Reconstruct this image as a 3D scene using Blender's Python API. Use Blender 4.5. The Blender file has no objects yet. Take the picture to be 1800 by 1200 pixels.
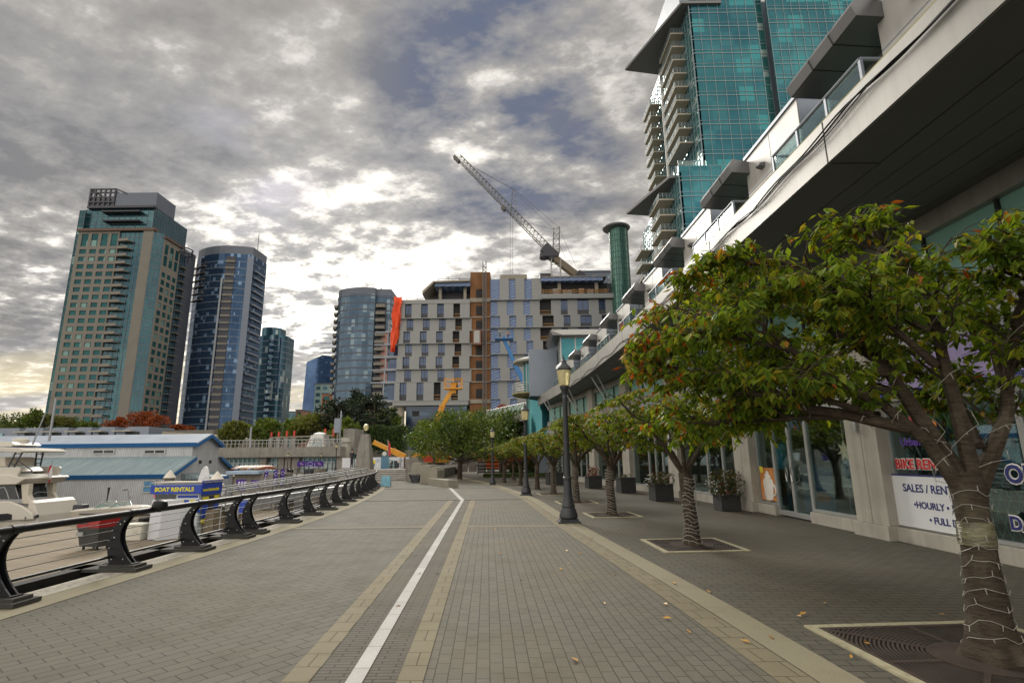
import bpy, math, random
from mathutils import Vector, Matrix, noise as mnoise
R = math.radians
S = bpy.context.scene
COL = S.collection
# ------------------------------------------------------------------ camera
FPX, PITCH, ROLL, EYE = 940.0, R(12.2), R(.67), 1.65
_r0, _f, _u0 = Vector((1, 0, 0)), Vector((0, math.cos(PITCH), math.sin(PITCH))), Vector((0, -math.sin(PITCH), math.cos(PITCH)))
CR = math.cos(ROLL) * _r0 - math.sin(ROLL) * _u0
CU = math.sin(ROLL) * _r0 + math.cos(ROLL) * _u0
EYEV = Vector((0, 0, EYE))
cam = bpy.data.cameras.new("camera"); camo = bpy.data.objects.new("camera", cam); COL.objects.link(camo)
M = Matrix((CR, CU, -_f)).transposed().to_4x4(); M.translation = EYEV
camo.matrix_world = M
cam.sensor_width = 36.0; cam.lens = 36.0 * FPX / 1800.0; cam.clip_start = .05; cam.clip_end = 6000
S.camera = camo
def ray(x, y): return _f * FPX + CR * (x - 900) + CU * (600 - y)
def at(x, y, Y):                      # photo pixel -> point at distance Y north
    d = ray(x, y); return EYEV + d * (Y / d.y)
def gr(x, y, z=0.0):                  # photo pixel -> point at height z
    d = ray(x, y); return EYEV + d * ((z - EYE) / d.z)
# ------------------------------------------------------------------ mesh collector
class MB:
    def __init__(s): s.v = []; s.f = []; s.m = []; s.uv = None
    def add(s, vs, fs, m=0):
        o = len(s.v); s.v.extend([Vector(p) for p in vs])
        for f in fs: s.f.append([i + o for i in f]); s.m.append(m)
        return s
    def box(s, x0, x1, y0, y1, z0, z1, m=0):
        if x0 > x1: x0, x1 = x1, x0
        if y0 > y1: y0, y1 = y1, y0
        if z0 > z1: z0, z1 = z1, z0
        return s.add([(x0,y0,z0),(x1,y0,z0),(x1,y1,z0),(x0,y1,z0),(x0,y0,z1),(x1,y0,z1),(x1,y1,z1),(x0,y1,z1)],
                     [(0,3,2,1),(4,5,6,7),(0,1,5,4),(1,2,6,5),(2,3,7,6),(3,0,4,7)], m)
    def obox(s, o, ax, ay, az, x0, x1, y0, y1, z0, z1, m=0):   # box in a frame (origin and three axes)
        P = [(x0,y0,z0),(x1,y0,z0),(x1,y1,z0),(x0,y1,z0),(x0,y0,z1),(x1,y0,z1),(x1,y1,z1),(x0,y1,z1)]
        F = [(0,3,2,1),(4,5,6,7),(0,1,5,4),(1,2,6,5),(2,3,7,6),(3,0,4,7)]
        if ax.cross(ay).dot(az) < 0: F = [tuple(reversed(f)) for f in F]
        return s.add([o + ax*p[0] + ay*p[1] + az*p[2] for p in P], F, m)
    def poly(s, pts, m=0): return s.add(pts, [tuple(range(len(pts)))], m)
    def ext(s, pts, d, m=0):           # polygon extruded along d
        n = len(pts); pts = [Vector(p) for p in pts]; d = Vector(d)
        nn = Vector((0,0,0))
        for i in range(n): nn += pts[i].cross(pts[(i+1) % n])
        fw = nn.dot(d) > 0
        F = [tuple(range(n-1,-1,-1)), tuple(range(n,2*n))] + [(i,(i+1)%n,n+(i+1)%n,n+i) for i in range(n)]
        if not fw: F = [tuple(reversed(f)) for f in F]
        return s.add(pts + [p + d for p in pts], F, m)
    def prism(s, poly, z0, z1, m=0): return s.ext([(p[0],p[1],z0) for p in poly], (0,0,z1-z0), m)
    def tube(s, pts, r, n=6, m=0, cap=True):
        pts = [Vector(p) for p in pts]; k = len(pts)
        rs = r if isinstance(r, (list, tuple)) else [r]*k
        t0 = (pts[1]-pts[0]).normalized(); a = t0.orthogonal().normalized(); vs = []; fs = []
        for i, p in enumerate(pts):
            t = (pts[min(i+1,k-1)] - pts[max(i-1,0)])
            t = t.normalized() if t.length > 1e-9 else t0
            a = (a - t*a.dot(t)); a = a.normalized() if a.length > 1e-6 else t.orthogonal().normalized()
            b = t.cross(a)
            for j in range(n):
                q = 2*math.pi*j/n; vs.append(p + (a*math.cos(q) + b*math.sin(q))*rs[i])
        for i in range(k-1):
            for j in range(n): fs.append((i*n+j, i*n+(j+1)%n, (i+1)*n+(j+1)%n, (i+1)*n+j))
        if cap: fs += [tuple(range(n-1,-1,-1)), tuple((k-1)*n+j for j in range(n))]
        return s.add(vs, fs, m)
    def bar(s, p, q, r, n=6, m=0): return s.tube([p, q], r, n, m)
    def lathe(s, prof, c=(0,0,0), n=16, m=0):
        vs = []; fs = []; k = len(prof)
        for r, z in prof:
            for j in range(n):
                q = 2*math.pi*j/n; vs.append((c[0]+r*math.cos(q), c[1]+r*math.sin(q), c[2]+z))
        for i in range(k-1):
            for j in range(n): fs.append((i*n+j, i*n+(j+1)%n, (i+1)*n+(j+1)%n, (i+1)*n+j))
        fs += [tuple(range(n-1,-1,-1)), tuple((k-1)*n+j for j in range(n))]
        return s.add(vs, fs, m)
    def build(s, name, mat, parent=None, smooth=False, bevel=0, local=False):
        me = bpy.data.meshes.new(name)
        vs = s.v
        if parent is not None and not local:
            inv = ROOTINV.get(parent.name)
            if inv is not None: vs = [inv @ v for v in vs]
        me.from_pydata([tuple(v) for v in vs], [], s.f)
        for mm in (mat if isinstance(mat, (list, tuple)) else [mat]): me.materials.append(mm)
        if any(s.m): me.polygons.foreach_set("material_index", s.m)
        if s.uv is not None:
            ul = me.uv_layers.new(name="path")
            for i, c in enumerate(s.uv): ul.data[i].uv = c
        me.update()
        if smooth:
            me.shade_smooth(); me.set_sharp_from_angle(angle=R(38))
        o = bpy.data.objects.new(name, me); COL.objects.link(o)
        if parent is not None:
            o.parent = parent
            if parent.name in ROOTINV: ROOTINV[o.name] = ROOTINV[parent.name]
        if bevel:
            b = o.modifiers.new("bevel", 'BEVEL'); b.width = bevel; b.segments = 2; b.limit_method = 'ANGLE'; b.angle_limit = R(40)
        return o
ROOTINV = {}
def tag(o, label=None, cat=None, group=None, kind=None):
    if label: o["label"] = label
    if cat: o["category"] = cat
    if group: o["group"] = group
    if kind: o["kind"] = kind
    return o
def thing(name, label, cat, loc=(0,0,0), rz=0, group=None):
    o = bpy.data.objects.new(name, None); COL.objects.link(o)
    o.empty_display_size = .2
    o.location = loc; o.rotation_euler = (0,0,rz)
    ROOTINV[o.name] = (Matrix.Translation(Vector(loc)) @ Matrix.Rotation(rz, 4, 'Z')).inverted()
    return tag(o, label, cat, group)
def struct(o): o["kind"] = "structure"; return o
def kids(o): return [c for c in COL.objects if c.parent == o]
def clone(o, loc=None, rz=None, label=None, parent=None, scale=None):
    c = o.copy(); COL.objects.link(c); c.parent = parent
    for ch in kids(o): clone(ch, parent=c)
    if loc is not None: c.location = loc
    if rz is not None: c.rotation_euler = (0,0,rz)
    if scale is not None: c.scale = (scale,)*3 if not isinstance(scale, tuple) else scale
    if label: c["label"] = label
    return c
def text_mb(txt, size, o, ax, az, depth=.004, align='CENTER', bold=0.0):
    """letters as solid pieces in the frame (o, ax reading direction, az up)"""
    cu = bpy.data.curves.new("letters", 'FONT'); cu.body = txt; cu.size = size; cu.extrude = depth; cu.align_x = align
    cu.offset = bold; cu.resolution_u = 3
    ob = bpy.data.objects.new("letters", cu); COL.objects.link(ob)
    bpy.context.view_layer.update()
    me = bpy.data.meshes.new_from_object(ob.evaluated_get(bpy.context.evaluated_depsgraph_get()))
    an = ax.cross(az)
    mb = MB(); mb.add([o + ax*v.co.x + az*v.co.y + an*v.co.z for v in me.vertices], [tuple(p.vertices) for p in me.polygons])
    bpy.data.objects.remove(ob); bpy.data.curves.remove(cu); bpy.data.meshes.remove(me)
    return mb
# ------------------------------------------------------------------ materials
class N:
    def __init__(s, name):
        s.mat = bpy.data.materials.new(name); s.mat.use_nodes = True; s.t = s.mat.node_tree; s.t.nodes.clear()
        s.out = s.n('ShaderNodeOutputMaterial')
    def n(s, typ, **kw):
        o = s.t.nodes.new(typ)
        for k, v in kw.items():
            if k[:2] == 'i_':
                o.inputs[int(k[2:]) if k[2:].isdigit() else k[2:].replace('_', ' ')].default_value = v
            else: setattr(o, k, v)
        return o
    def l(s, a, b): s.t.links.new(a, b)
    def coord(s, kind='Object', scale=(1,1,1), rot=(0,0,0)):
        tc = s.n('ShaderNodeTexCoord'); mp = s.n('ShaderNodeMapping'); s.l(tc.outputs[kind], mp.inputs[0])
        mp.inputs['Scale'].default_value = scale; mp.inputs['Rotation'].default_value = rot
        return mp.outputs[0]
    def pos(s, scale=(1,1,1), rot=(0,0,0)):
        g = s.n('ShaderNodeNewGeometry'); mp = s.n('ShaderNodeMapping'); s.l(g.outputs['Position'], mp.inputs[0])
        mp.inputs['Scale'].default_value = scale; mp.inputs['Rotation'].default_value = rot
        return mp.outputs[0]
    def noise(s, vec, scale=5, detail=4, rough=.55):
        o = s.n('ShaderNodeTexNoise'); s.l(vec, o.inputs['Vector']); o.inputs['Scale'].default_value = scale
        o.inputs['Detail'].default_value = detail; o.inputs['Roughness'].default_value = rough; return o.outputs['Fac']
    def ramp(s, fac, stops):
        o = s.n('ShaderNodeValToRGB'); s.l(fac, o.inputs[0]); e = o.color_ramp.elements
        while len(e) < len(stops): e.new(.5)
        for i, (p, c) in enumerate(stops):
            e[i].position = p; e[i].color = (*c, 1) if len(c) == 3 else c
        return o.outputs[0]
    def mix(s, fac, a, b, mode='MIX'):
        o = s.n('ShaderNodeMix', data_type='RGBA', blend_type=mode)
        for v, k in ((fac, 0), (a, 6), (b, 7)):
            if isinstance(v, (int, float)): o.inputs[k].default_value = v
            elif isinstance(v, tuple): o.inputs[k].default_value = (*v, 1)
            else: s.l(v, o.inputs[k])
        return o.outputs[2]
    def math(s, op, a, b=0.0, c=None):
        o = s.n('ShaderNodeMath', operation=op)
        for i, v in enumerate((a, b, c)):
            if v is None: continue
            if isinstance(v, (int, float)): o.inputs[i].default_value = v
            else: s.l(v, o.inputs[i])
        return o.outputs[0]
    def bsdf(s, col, rough=.6, metal=0.0, spec=.5, bump=None, bstr=.3, bdist=.01, **kw):
        b = s.n('ShaderNodeBsdfPrincipled')
        for v, k in ((col, 'Base Color'), (rough, 'Roughness'), (metal, 'Metallic'), (spec, 'Specular IOR Level')):
            if isinstance(v, tuple): b.inputs[k].default_value = (*v, 1)
            elif isinstance(v, (int, float)): b.inputs[k].default_value = v
            else: s.l(v, b.inputs[k])
        if bump is not None:
            bn = s.n('ShaderNodeBump'); bn.inputs['Strength'].default_value = bstr; bn.inputs['Distance'].default_value = bdist
            s.l(bump, bn.inputs['Height']); s.l(bn.outputs[0], b.inputs['Normal'])
        for k, v in kw.items(): b.inputs[k.replace('_', ' ')].default_value = v
        s.l(b.outputs[0], s.out.inputs[0]); return b
def vary(c, k): return tuple(min(1, max(0, x*k)) for x in c)
def pm(name, col, rough=.6, metal=0.0, spec=.5, ns=3.0, amt=.25, bs=None, bstr=.25, bdist=.01, streak=0.0):
    """painted / cast surface: base colour with a little wear and grime"""
    m = N(name); v = m.coord('Object')
    f = m.noise(v, ns, 5, .6)
    c = m.ramp(f, [(.25, vary(col, 1-amt)), (.5, col), (.78, vary(col, 1+amt*.7))])
    if streak:
        f2 = m.noise(m.coord('Object', (2.5, 2.5, .18)), 2.2, 4, .6)
        c = m.mix(m.math('MULTIPLY', m.ramp(f2, [(.45, (0,0,0)), (.75, (1,1,1))]), streak), c, vary(col, .45))
    bump = m.noise(v, bs, 4, .6) if bs else None
    rr = m.math('ADD', m.math('MULTIPLY', f, .2), rough - .1)
    m.bsdf(c, rr, metal, spec, bump, bstr, bdist)
    return m.mat
def flat(name, col, rough=.5, metal=0.0, spec=.5):
    return pm(name, col, rough, metal, spec, 8.0, .1)
def glazing(name, ca, cb, cell=(1.3,1.3,2.9), rough=.07, metal=.55, blind=None, spec=.6, dens=.12):
    """curtain-wall glass; each pane takes its own tint, some have blinds behind"""
    m = N(name); tc = m.n('ShaderNodeNewGeometry')
    d = m.n('ShaderNodeVectorMath', operation='DIVIDE'); m.l(tc.outputs['Position'], d.inputs[0]); d.inputs[1].default_value = cell
    fl = m.n('ShaderNodeVectorMath', operation='FLOOR'); m.l(d.outputs[0], fl.inputs[0])
    w = m.n('ShaderNodeTexWhiteNoise', noise_dimensions='3D'); m.l(fl.outputs[0], w.inputs['Vector'])
    big = m.noise(m.pos((.02,.02,.03)), 1.6, 3, .6)
    f = m.math('ADD', m.math('MULTIPLY', w.outputs['Value'], .45), m.math('MULTIPLY', m.ramp(big, [(.3,(0,0,0)),(.7,(1,1,1))]), .55))
    c = m.mix(f, ca, cb)
    r = rough
    if blind:
        k = m.math('GREATER_THAN', w.outputs['Value'], 1-dens)
        c = m.mix(k, c, blind)
        r = m.math('ADD', m.math('MULTIPLY', k, .3), rough)
    wob = m.noise(m.pos((.5,.5,.5)), 1.3, 2, .5)
    m.bsdf(c, r, metal, spec, wob, .05, .2)
    return m.mat
def clear_glass(name, tint=(.75,.85,.85), gloss=.35):
    m = N(name)
    tr = m.n('ShaderNodeBsdfTransparent'); tr.inputs[0].default_value = (*tint, 1)
    gl = m.n('ShaderNodeBsdfGlossy'); gl.inputs[0].default_value = (.9,.95,.95,1); gl.inputs['Roughness'].default_value = .02
    lw = m.n('ShaderNodeFresnel'); lw.inputs[0].default_value = 1.42
    f = m.math('ADD', m.math('MULTIPLY', lw.outputs[0], .6), gloss*.1)
    mx = m.n('ShaderNodeMixShader'); m.l(f, mx.inputs[0]); m.l(tr.outputs[0], mx.inputs[1]); m.l(gl.outputs[0], mx.inputs[2])
    m.l(mx.outputs[0], m.out.inputs[0]); return m.mat
def leaf_mat(name, stops, trans=.35, rough=.5):
    m = N(name); g = m.n('ShaderNodeNewGeometry')
    f = g.outputs['Random Per Island']
    c = m.ramp(f, stops)
    big = m.noise(m.coord('Object'), .9, 3, .6)
    c = m.mix(m.math('MULTIPLY', m.ramp(big, [(.35,(0,0,0)),(.7,(1,1,1))]), .35), c, vary(stops[len(stops)//2][1], 1.5))
    b = m.n('ShaderNodeBsdfPrincipled'); m.l(c, b.inputs['Base Color']); b.inputs['Roughness'].default_value = rough
    b.inputs['Specular IOR Level'].default_value = .35
    t = m.n('ShaderNodeBsdfTranslucent'); m.l(m.mix(1.0, c, (1.6,1.5,.7), 'MULTIPLY'), t.inputs[0])
    mx = m.n('ShaderNodeMixShader'); mx.inputs[0].default_value = trans
    m.l(b.outputs[0], mx.inputs[1]); m.l(t.outputs[0], mx.inputs[2]); m.l(mx.outputs[0], m.out.inputs[0])
    return m.mat
# ------------------------------------------------------------------ world and light
SUN_AZ, SUN_EL = R(-17), R(30)       # ahead and a little left, behind cloud
def make_world():
    w = bpy.data.worlds.new("World"); S.world = w; w.use_nodes = True; t = w.node_tree; t.nodes.clear()
    m = N.__new__(N); m.t = t; m.mat = None
    out = m.n('ShaderNodeOutputWorld'); bg = m.n('ShaderNodeBackground'); m.l(bg.outputs[0], out.inputs[0])
    bg.inputs[1].default_value = .1
    sky = m.n('ShaderNodeTexSky', sky_type='NISHITA'); sky.sun_disc = False
    sky.sun_elevation = SUN_EL; sky.sun_rotation = SUN_AZ; sky.air_density = 1.2; sky.dust_density = 1.5
    tc = m.n('ShaderNodeTexCoord'); d = tc.outputs['Generated']
    sep = m.n('ShaderNodeSeparateXYZ'); m.l(d, sep.inputs[0])
    z = m.math('MAXIMUM', sep.outputs[2], 0.0)
    den = m.math('ADD', z, .16)
    cx = m.math('DIVIDE', sep.outputs[0], den); cy = m.math('DIVIDE', sep.outputs[1], den)
    cb = m.n('ShaderNodeCombineXYZ'); m.l(cx, cb.inputs[0]); m.l(cy, cb.inputs[1])
    P = cb.outputs[0]
    def mp(scale, loc=(0,0,0), rot=0):
        o = m.n('ShaderNodeMapping'); m.l(P, o.inputs[0]); o.inputs['Scale'].default_value = scale; o.inputs['Location'].default_value = loc
        o.inputs['Rotation'].default_value = (0,0,rot); return o.outputs[0]
    big = m.noise(mp((.55,.8,1), (3.1,1.2,0), .5), 1.0, 3, .5)
    med = m.noise(mp((1.5,2.1,1), (0.4,7.7,0), .6), 1.5, 7, .6)
    fine = m.noise(mp((5.2,6.4,1), (2,2,0), .7), 1.7, 6, .62)
    dens = m.math('ADD', m.math('MULTIPLY', big, .40), m.math('ADD', m.math('MULTIPLY', med, .42), m.math('ADD', m.math('MULTIPLY', m.math('SUBTRACT', fine, .5), m.ramp(z, [(.12,(.75,.75,.75)),(.5,(.2,.2,.2))])), .10)))
    # one heavier blue-grey bank high ahead
    bd = ray(905, 165).normalized(); bt = m.n('ShaderNodeVectorMath', operation='DOT_PRODUCT'); m.l(d, bt.inputs[0]); bt.inputs[1].default_value = tuple(bd)
    bank = m.math('MULTIPLY', m.ramp(bt.outputs['Value'], [(.955,(0,0,0)),(.993,(1,1,1))]), m.ramp(med, [(.36,(0,0,0)),(.6,(1,1,1))]))
    dens = m.math('ADD', dens, m.math('MULTIPLY', bank, .12))
    # closeness to the veiled sun
    sd = (math.sin(R(-20))*math.cos(R(13)), math.cos(R(-20))*math.cos(R(13)), math.sin(R(13)))
    dt = m.n('ShaderNodeVectorMath', operation='DOT_PRODUCT'); nv = m.n('ShaderNodeVectorMath', operation='NORMALIZE'); m.l(d, nv.inputs[0])
    m.l(nv.outputs[0], dt.inputs[0]); dt.inputs[1].default_value = sd
    g = m.math('MAXIMUM', dt.outputs['Value'], 0.0)
    near = m.math('POWER', g, 22.0)
    wide = m.math('POWER', g, 5.0)
    # thickness: 0 = thin, lit from behind; 1 = thick and grey
    th = m.ramp(m.math('SUBTRACT', dens, m.math('MULTIPLY', near, .05)), [(.405,(0,0,0)),(.452,(.36,.36,.36)),(.515,(.74,.74,.74)),(.60,(1,1,1))])
    thin = m.mix(wide, (6.0,5.75,5.3), (11.0,10.5,9.7))
    thin = m.mix(near, thin, (17,16,14))
    mid = m.mix(near, m.mix(wide, (3.7,3.5,3.22), (5.2,5.0,4.75)), (5.6,5.4,5.1))
    thick = m.mix(m.ramp(big, [(.4,(0,0,0)),(.62,(1,1,1))]), (2.4,2.24,2.05), (1.9,1.9,2.0))
    thick = m.mix(near, thick, (2.9,2.9,3.05))
    thick = m.mix(bank, thick, (1.15,1.4,2.1))
    a = m.mix(m.ramp(th, [(0,(0,0,0)),(.55,(1,1,1))]), thin, mid)
    c = m.mix(m.ramp(th, [(.45,(0,0,0)),(1,(1,1,1))]), a, thick)
    # blue breaks
    gap = m.ramp(m.noise(mp((1.1,1.6,1), (9.3,4.4,0), .4), 1.2, 4, .55), [(.6,(0,0,0)),(.72,(.7,.7,.7))])
    c = m.mix(m.math('MULTIPLY', gap, .55), c, m.mix(1.0, sky.outputs[0], (.35,.38,.5), 'MULTIPLY'))
    # low band: warm light under the cloud deck, bluish streaks
    low = m.ramp(z, [(.0,(1,1,1)),(.09,(.8,.8,.8)),(.19,(0,0,0))])
    st = m.noise(mp((.35,1.6,1), (1,3,0), .1), 1.2, 5, .6)
    warm = m.mix(m.ramp(st, [(.42,(0,0,0)),(.6,(1,1,1))]), (11.5,9.8,6.2), (5.2,4.9,4.6))
    warm = m.mix(m.math('MULTIPLY', m.math('SUBTRACT', 1.0, m.math('POWER', wide, .35)), .9), warm, (3.4,3.3,3.2))
    c = m.mix(m.math('MULTIPLY', low, .8), c, warm)
    # below the horizon
    c = m.mix(m.ramp(sep.outputs[2], [(.0,(1,1,1)),(.004,(0,0,0))]), c, (1.2,1.15,1.0))
    # the unseen sky behind is boosted as added fill on camera-facing sides
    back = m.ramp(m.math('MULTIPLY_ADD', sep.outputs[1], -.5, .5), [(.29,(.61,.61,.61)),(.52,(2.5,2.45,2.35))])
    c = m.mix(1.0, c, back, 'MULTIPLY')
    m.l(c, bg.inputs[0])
    w.cycles.sampling_method = 'MANUAL'; w.cycles.sample_map_resolution = 1024
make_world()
sl = bpy.data.lights.new("sun", 'SUN'); sl.energy = 1.5; sl.angle = R(24); sl.color = (1.0,.95,.86)
so = bpy.data.objects.new("sun", sl); COL.objects.link(so)
so.rotation_euler = Vector((-math.sin(SUN_AZ)*math.cos(SUN_EL), -math.cos(SUN_AZ)*math.cos(SUN_EL), -math.sin(SUN_EL))).to_track_quat('-Z','Y').to_euler()
so.location = (0,0,60)
S.view_settings.view_transform = 'Standard'; S.view_settings.look = 'None'; S.view_settings.gamma = 1.0
S.view_settings.exposure = 1.0
S.render.engine = 'CYCLES'
S.cycles.max_bounces = 6; S.cycles.transparent_max_bounces = 16; S.cycles.use_denoising = True; S.cycles.caustics_reflective = False; S.cycles.caustics_refractive = False
# ================================================================== ground, water, paving
def lerp_curve(pts):
    def f(t):
        if t <= pts[0][0]: a, b = pts[0], pts[1]
        elif t >= pts[-1][0]: a, b = pts[-2], pts[-1]
        else:
            for i in range(len(pts)-1):
                if pts[i][0] <= t <= pts[i+1][0]: a, b = pts[i], pts[i+1]; break
        k = (t-a[0])/(b[0]-a[0]); return a[1] + (b[1]-a[1])*k
    return f
def smooth_curve(pts):
    g = lerp_curve(pts)
    return lambda t: sum(g(t+o)*w for o, w in ((-3,.15),(-1.5,.2),(0,.3),(1.5,.2),(3,.15)))
curbX = smooth_curve([(-8,2.9),(4.4,2.62),(9.4,2.12),(13.5,1.66),(23.5,.86),(33,-.78),(37,-1.64),(46,-4.2)])
edgeX = smooth_curve([(-8,-5.62),(6,-5.55),(13,-5.4),(18,-5.55),(22.4,-6.0),(30,-7.0),(36,-8.3),(39,-9.4)])
facX = smooth_curve([(-8,7.3),(11,7.22),(17,7.08),(22.6,6.55),(26.7,6.0),(33,4.95),(41,3.45),(48,1.9)])
whiteX = lerp_curve([(-8,-.65),(4.48,-1.22),(13,-1.62),(22.1,-2.04)])
def brick_mat(name, cA, cB, mortar, bw, rh, rot=0.0, ms=.006, stain=(.12,.09,.05), stain_amt=.5, bump=.5, rough=.85, uvdriven=False, grime=.35):
    m = N(name)
    v = m.coord('UV', (1,1,1), (0,0,rot)) if uvdriven else m.pos((1,1,1), (0,0,rot))
    j = m.noise(m.pos(), 9.0, 2, .5)
    vv = m.n('ShaderNodeVectorMath', operation='ADD'); m.l(v, vv.inputs[0])
    js = m.n('ShaderNodeVectorMath', operation='SCALE'); 
    cj = m.n('ShaderNodeCombineXYZ'); m.l(j, cj.inputs[0]); m.l(j, cj.inputs[1]); m.l(cj.outputs[0], js.inputs[0]); js.inputs['Scale'].default_value = .006
    m.l(js.outputs[0], vv.inputs[1])
    b = m.n('ShaderNodeTexBrick'); m.l(vv.outputs[0], b.inputs['Vector'])
    b.inputs['Color1'].default_value = (*cA,1); b.inputs['Color2'].default_value = (*cB,1); b.inputs['Mortar'].default_value = (*mortar,1)
    b.inputs['Scale'].default_value = 1; b.inputs['Mortar Size'].default_value = ms; b.inputs['Mortar Smooth'].default_value = .25
    b.inputs['Brick Width'].default_value = bw; b.inputs['Row Height'].default_value = rh; b.offset = .5
    g = m.noise(m.pos(), 160, 3, .7)
    c = m.mix(.45, b.outputs['Color'], m.mix(1.0, b.outputs['Color'], m.ramp(g, [(.3,(.45,.45,.45)),(.7,(1.5,1.5,1.5))]), 'MULTIPLY'))
    big = m.noise(m.pos(), .35, 6, .65)
    c = m.mix(m.math('MULTIPLY', m.ramp(big, [(.46,(0,0,0)),(.72,(1,1,1))]), stain_amt), c, m.mix(.55, c, stain))
    md = m.noise(m.pos(), 1.7, 6, .7)
    c = m.mix(m.math('MULTIPLY', m.ramp(md, [(.5,(0,0,0)),(.75,(1,1,1))]), grime), c, m.mix(1.0, c, (.62,.6,.55), 'MULTIPLY'))
    vo = m.n('ShaderNodeTexVoronoi', feature='F1'); m.l(m.pos(), vo.inputs['Vector']); vo.inputs['Scale'].default_value = 2.3
    c = m.mix(m.math('MULTIPLY', m.math('LESS_THAN', vo.outputs['Distance'], m.math('MULTIPLY', big, .075)), .55), c, vary(cB, .4))
    sp = m.noise(m.pos(), 26, 2, .5)
    c = m.mix(m.ramp(sp, [(.74,(0,0,0)),(.77,(.35,.35,.35))]), c, vary(cA, 1.7))
    h = m.math('ADD', m.math('MULTIPLY', m.math('SUBTRACT', 1.0, b.outputs['Fac']), 1.0), m.math('MULTIPLY', g, .3))
    m.bsdf(c, m.math('ADD', rough-.1, m.math('MULTIPLY', md, .2)), 0, .3, h, bump, .006)
    return m.mat
M_base = brick_mat("large_setts", (0.112,0.105,0.084), (0.098,0.092,0.073), (0.04,0.037,0.029), .27, .135, R(-52), .006, (.10,.08,.045), .55, .6)
M_lane = brick_mat("small_setts", (0.122,0.115,0.092), (0.108,0.102,0.081), (0.038,0.035,0.027), .215, .108, R(0), .005, (.17,.12,.05), uvdriven=True)
M_rib = brick_mat("ribbed_setts", (0.1,0.092,0.072), (0.09,0.082,0.064), (0.034,0.03,0.023), .25, .062, R(0), .007, (.17,.12,.05), uvdriven=True)
M_tan = brick_mat("tan_setts", (.19,.166,.108), (.172,.15,.096), (.07,.058,.032), .22, .3, R(0), .006, (.22,.16,.06), uvdriven=True)
M_tan2 = pm("band_concrete", (.165,.15,.112), .9, 0, .3, 2.0, .2, 60, .3)
M_kerb = brick_mat("kerb_stone", (.235,.212,.145), (.215,.195,.13), (.15,.13,.08), 6.0, 3.0, R(0), .004, (.25,.2,.1), .35, uvdriven=True)
M_white = brick_mat("white_stone", (.44,.44,.42), (.38,.38,.365), (.2,.19,.17), .5, .45, R(0), .006, (.4,.38,.33), .5, uvdriven=True)
M_shop = brick_mat("shaded_setts", (0.1,0.093,0.072), (0.086,0.08,0.061), (0.034,0.031,0.024), .24, .12, R(2), .007, (.12,.09,.045), .6)  # shop-side setts coloured darker for the shade of canopy and trees
M_land = pm("rough_ground", (.16,.15,.13), .9, 0, .3, .3, .3, 4, .4)
def ribbon(name, fa, fb, y0, y1, z, mat, step=.75, u0=None):
    mb = MB(); ys = []; y = y0
    while y < y1 - 1e-6: ys.append(y); y += step
    ys.append(y1); vs = []; L = 0; Ls = [0]
    for i, y in enumerate(ys):
        vs += [(fa(y), y, z), (fb(y), y, z)]
        if i: L += math.hypot(y-ys[i-1], fb(y)-fb(ys[i-1])); Ls.append(L)
    fs = [(2*i, 2*i+1, 2*i+3, 2*i+2) for i in range(len(ys)-1)]
    mb.add(vs, fs); uv = []
    for i in range(len(ys)-1):
        for (k, side) in ((i,0),(i,1),(i+1,1),(i+1,0)):
            w = fb(ys[k]) - fa(ys[k])
            uv.append((Ls[k], (0 if side == 0 else w)))       # u along the path, v across
    mb.uv = uv
    return mb.build(name, mat)
def ribbon_x(*a, **k):                                         # same, v along: rows run across the path
    o = ribbon(*a, **k)
    for d in o.data.uv_layers[0].data: d.uv = (d.uv[1], d.uv[0])
    return o
# land: one solid sheet to the horizon, with the quay as its edge to the water
quay = [(edgeX(y)-.80, y) for y in range(-40, 38, 2)]
land = quay + [(-10.2, 38.5), (-13.0, 43.0), (-13.5, 58), (-60, 60), (-90, 72), (-1500, 80), (-1500, 2500), (2000, 2500), (2000, -40)]
struct(MB().prism(list(reversed(land)), -5.0, -.012).build("ground", [M_land]))
mw = N("harbour_water"); wv = mw.noise(mw.pos((1,1.4,1)), 1.3, 5, .6)
mw.bsdf((.018,.03,.032), .06, 0, .5, wv, .35, .1)
struct(MB().poly([(-2000,-300,-2.75),(20,-300,-2.75),(20,200,-2.75),(-2000,200,-2.75)]).build("water", mw.mat))
# promenade base sheet
struct(ribbon("promenade", lambda y: edgeX(y)-.02, curbX, -6, 39, 0.0, M_base))
struct(ribbon("plaza_paving", lambda y: -13.4+ (y-39)*.02, lambda y: curbX(y), 39, 60, 0.0, M_base, 3))
struct(ribbon("shop_pavement", curbX, lambda y: facX(y)+.9, -6, 60, 0.002, M_shop))
struct(ribbon("paving_lane", lambda y: whiteX(y)+.38, lambda y: curbX(y)-.02, -6, 22, .004, M_lane))
struct(ribbon("paving_lane", lambda y: curbX(y)-3.4, lambda y: curbX(y)-.02, 22.3, 46, .004, M_lane))
struct(ribbon_x("ribbed_band", lambda y: whiteX(y)-.36, lambda y: whiteX(y)+.42, -6, 22, .008, M_rib))
struct(ribbon_x("tan_band", lambda y: whiteX(y)-.56, lambda y: whiteX(y)-.34, -6, 22, .012, M_tan))
struct(ribbon_x("tan_band", lambda y: whiteX(y)+.32, lambda y: whiteX(y)+.52, -6, 22, .012, M_tan))
struct(ribbon("white_line", lambda y: whiteX(y)-.065, lambda y: whiteX(y)+.065, -6, 22.1, .016, M_white))
wk = lerp_curve([(22.0,-2.04),(31.2,-3.6)])
struct(ribbon("white_line", lambda y: wk(y)-.09, lambda y: wk(y)+.09, 22.1, 31.0, .016, M_white))
struct(ribbon("kerb_strip", lambda y: curbX(y)-.33, curbX, -6, 46, .010, M_kerb))
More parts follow.
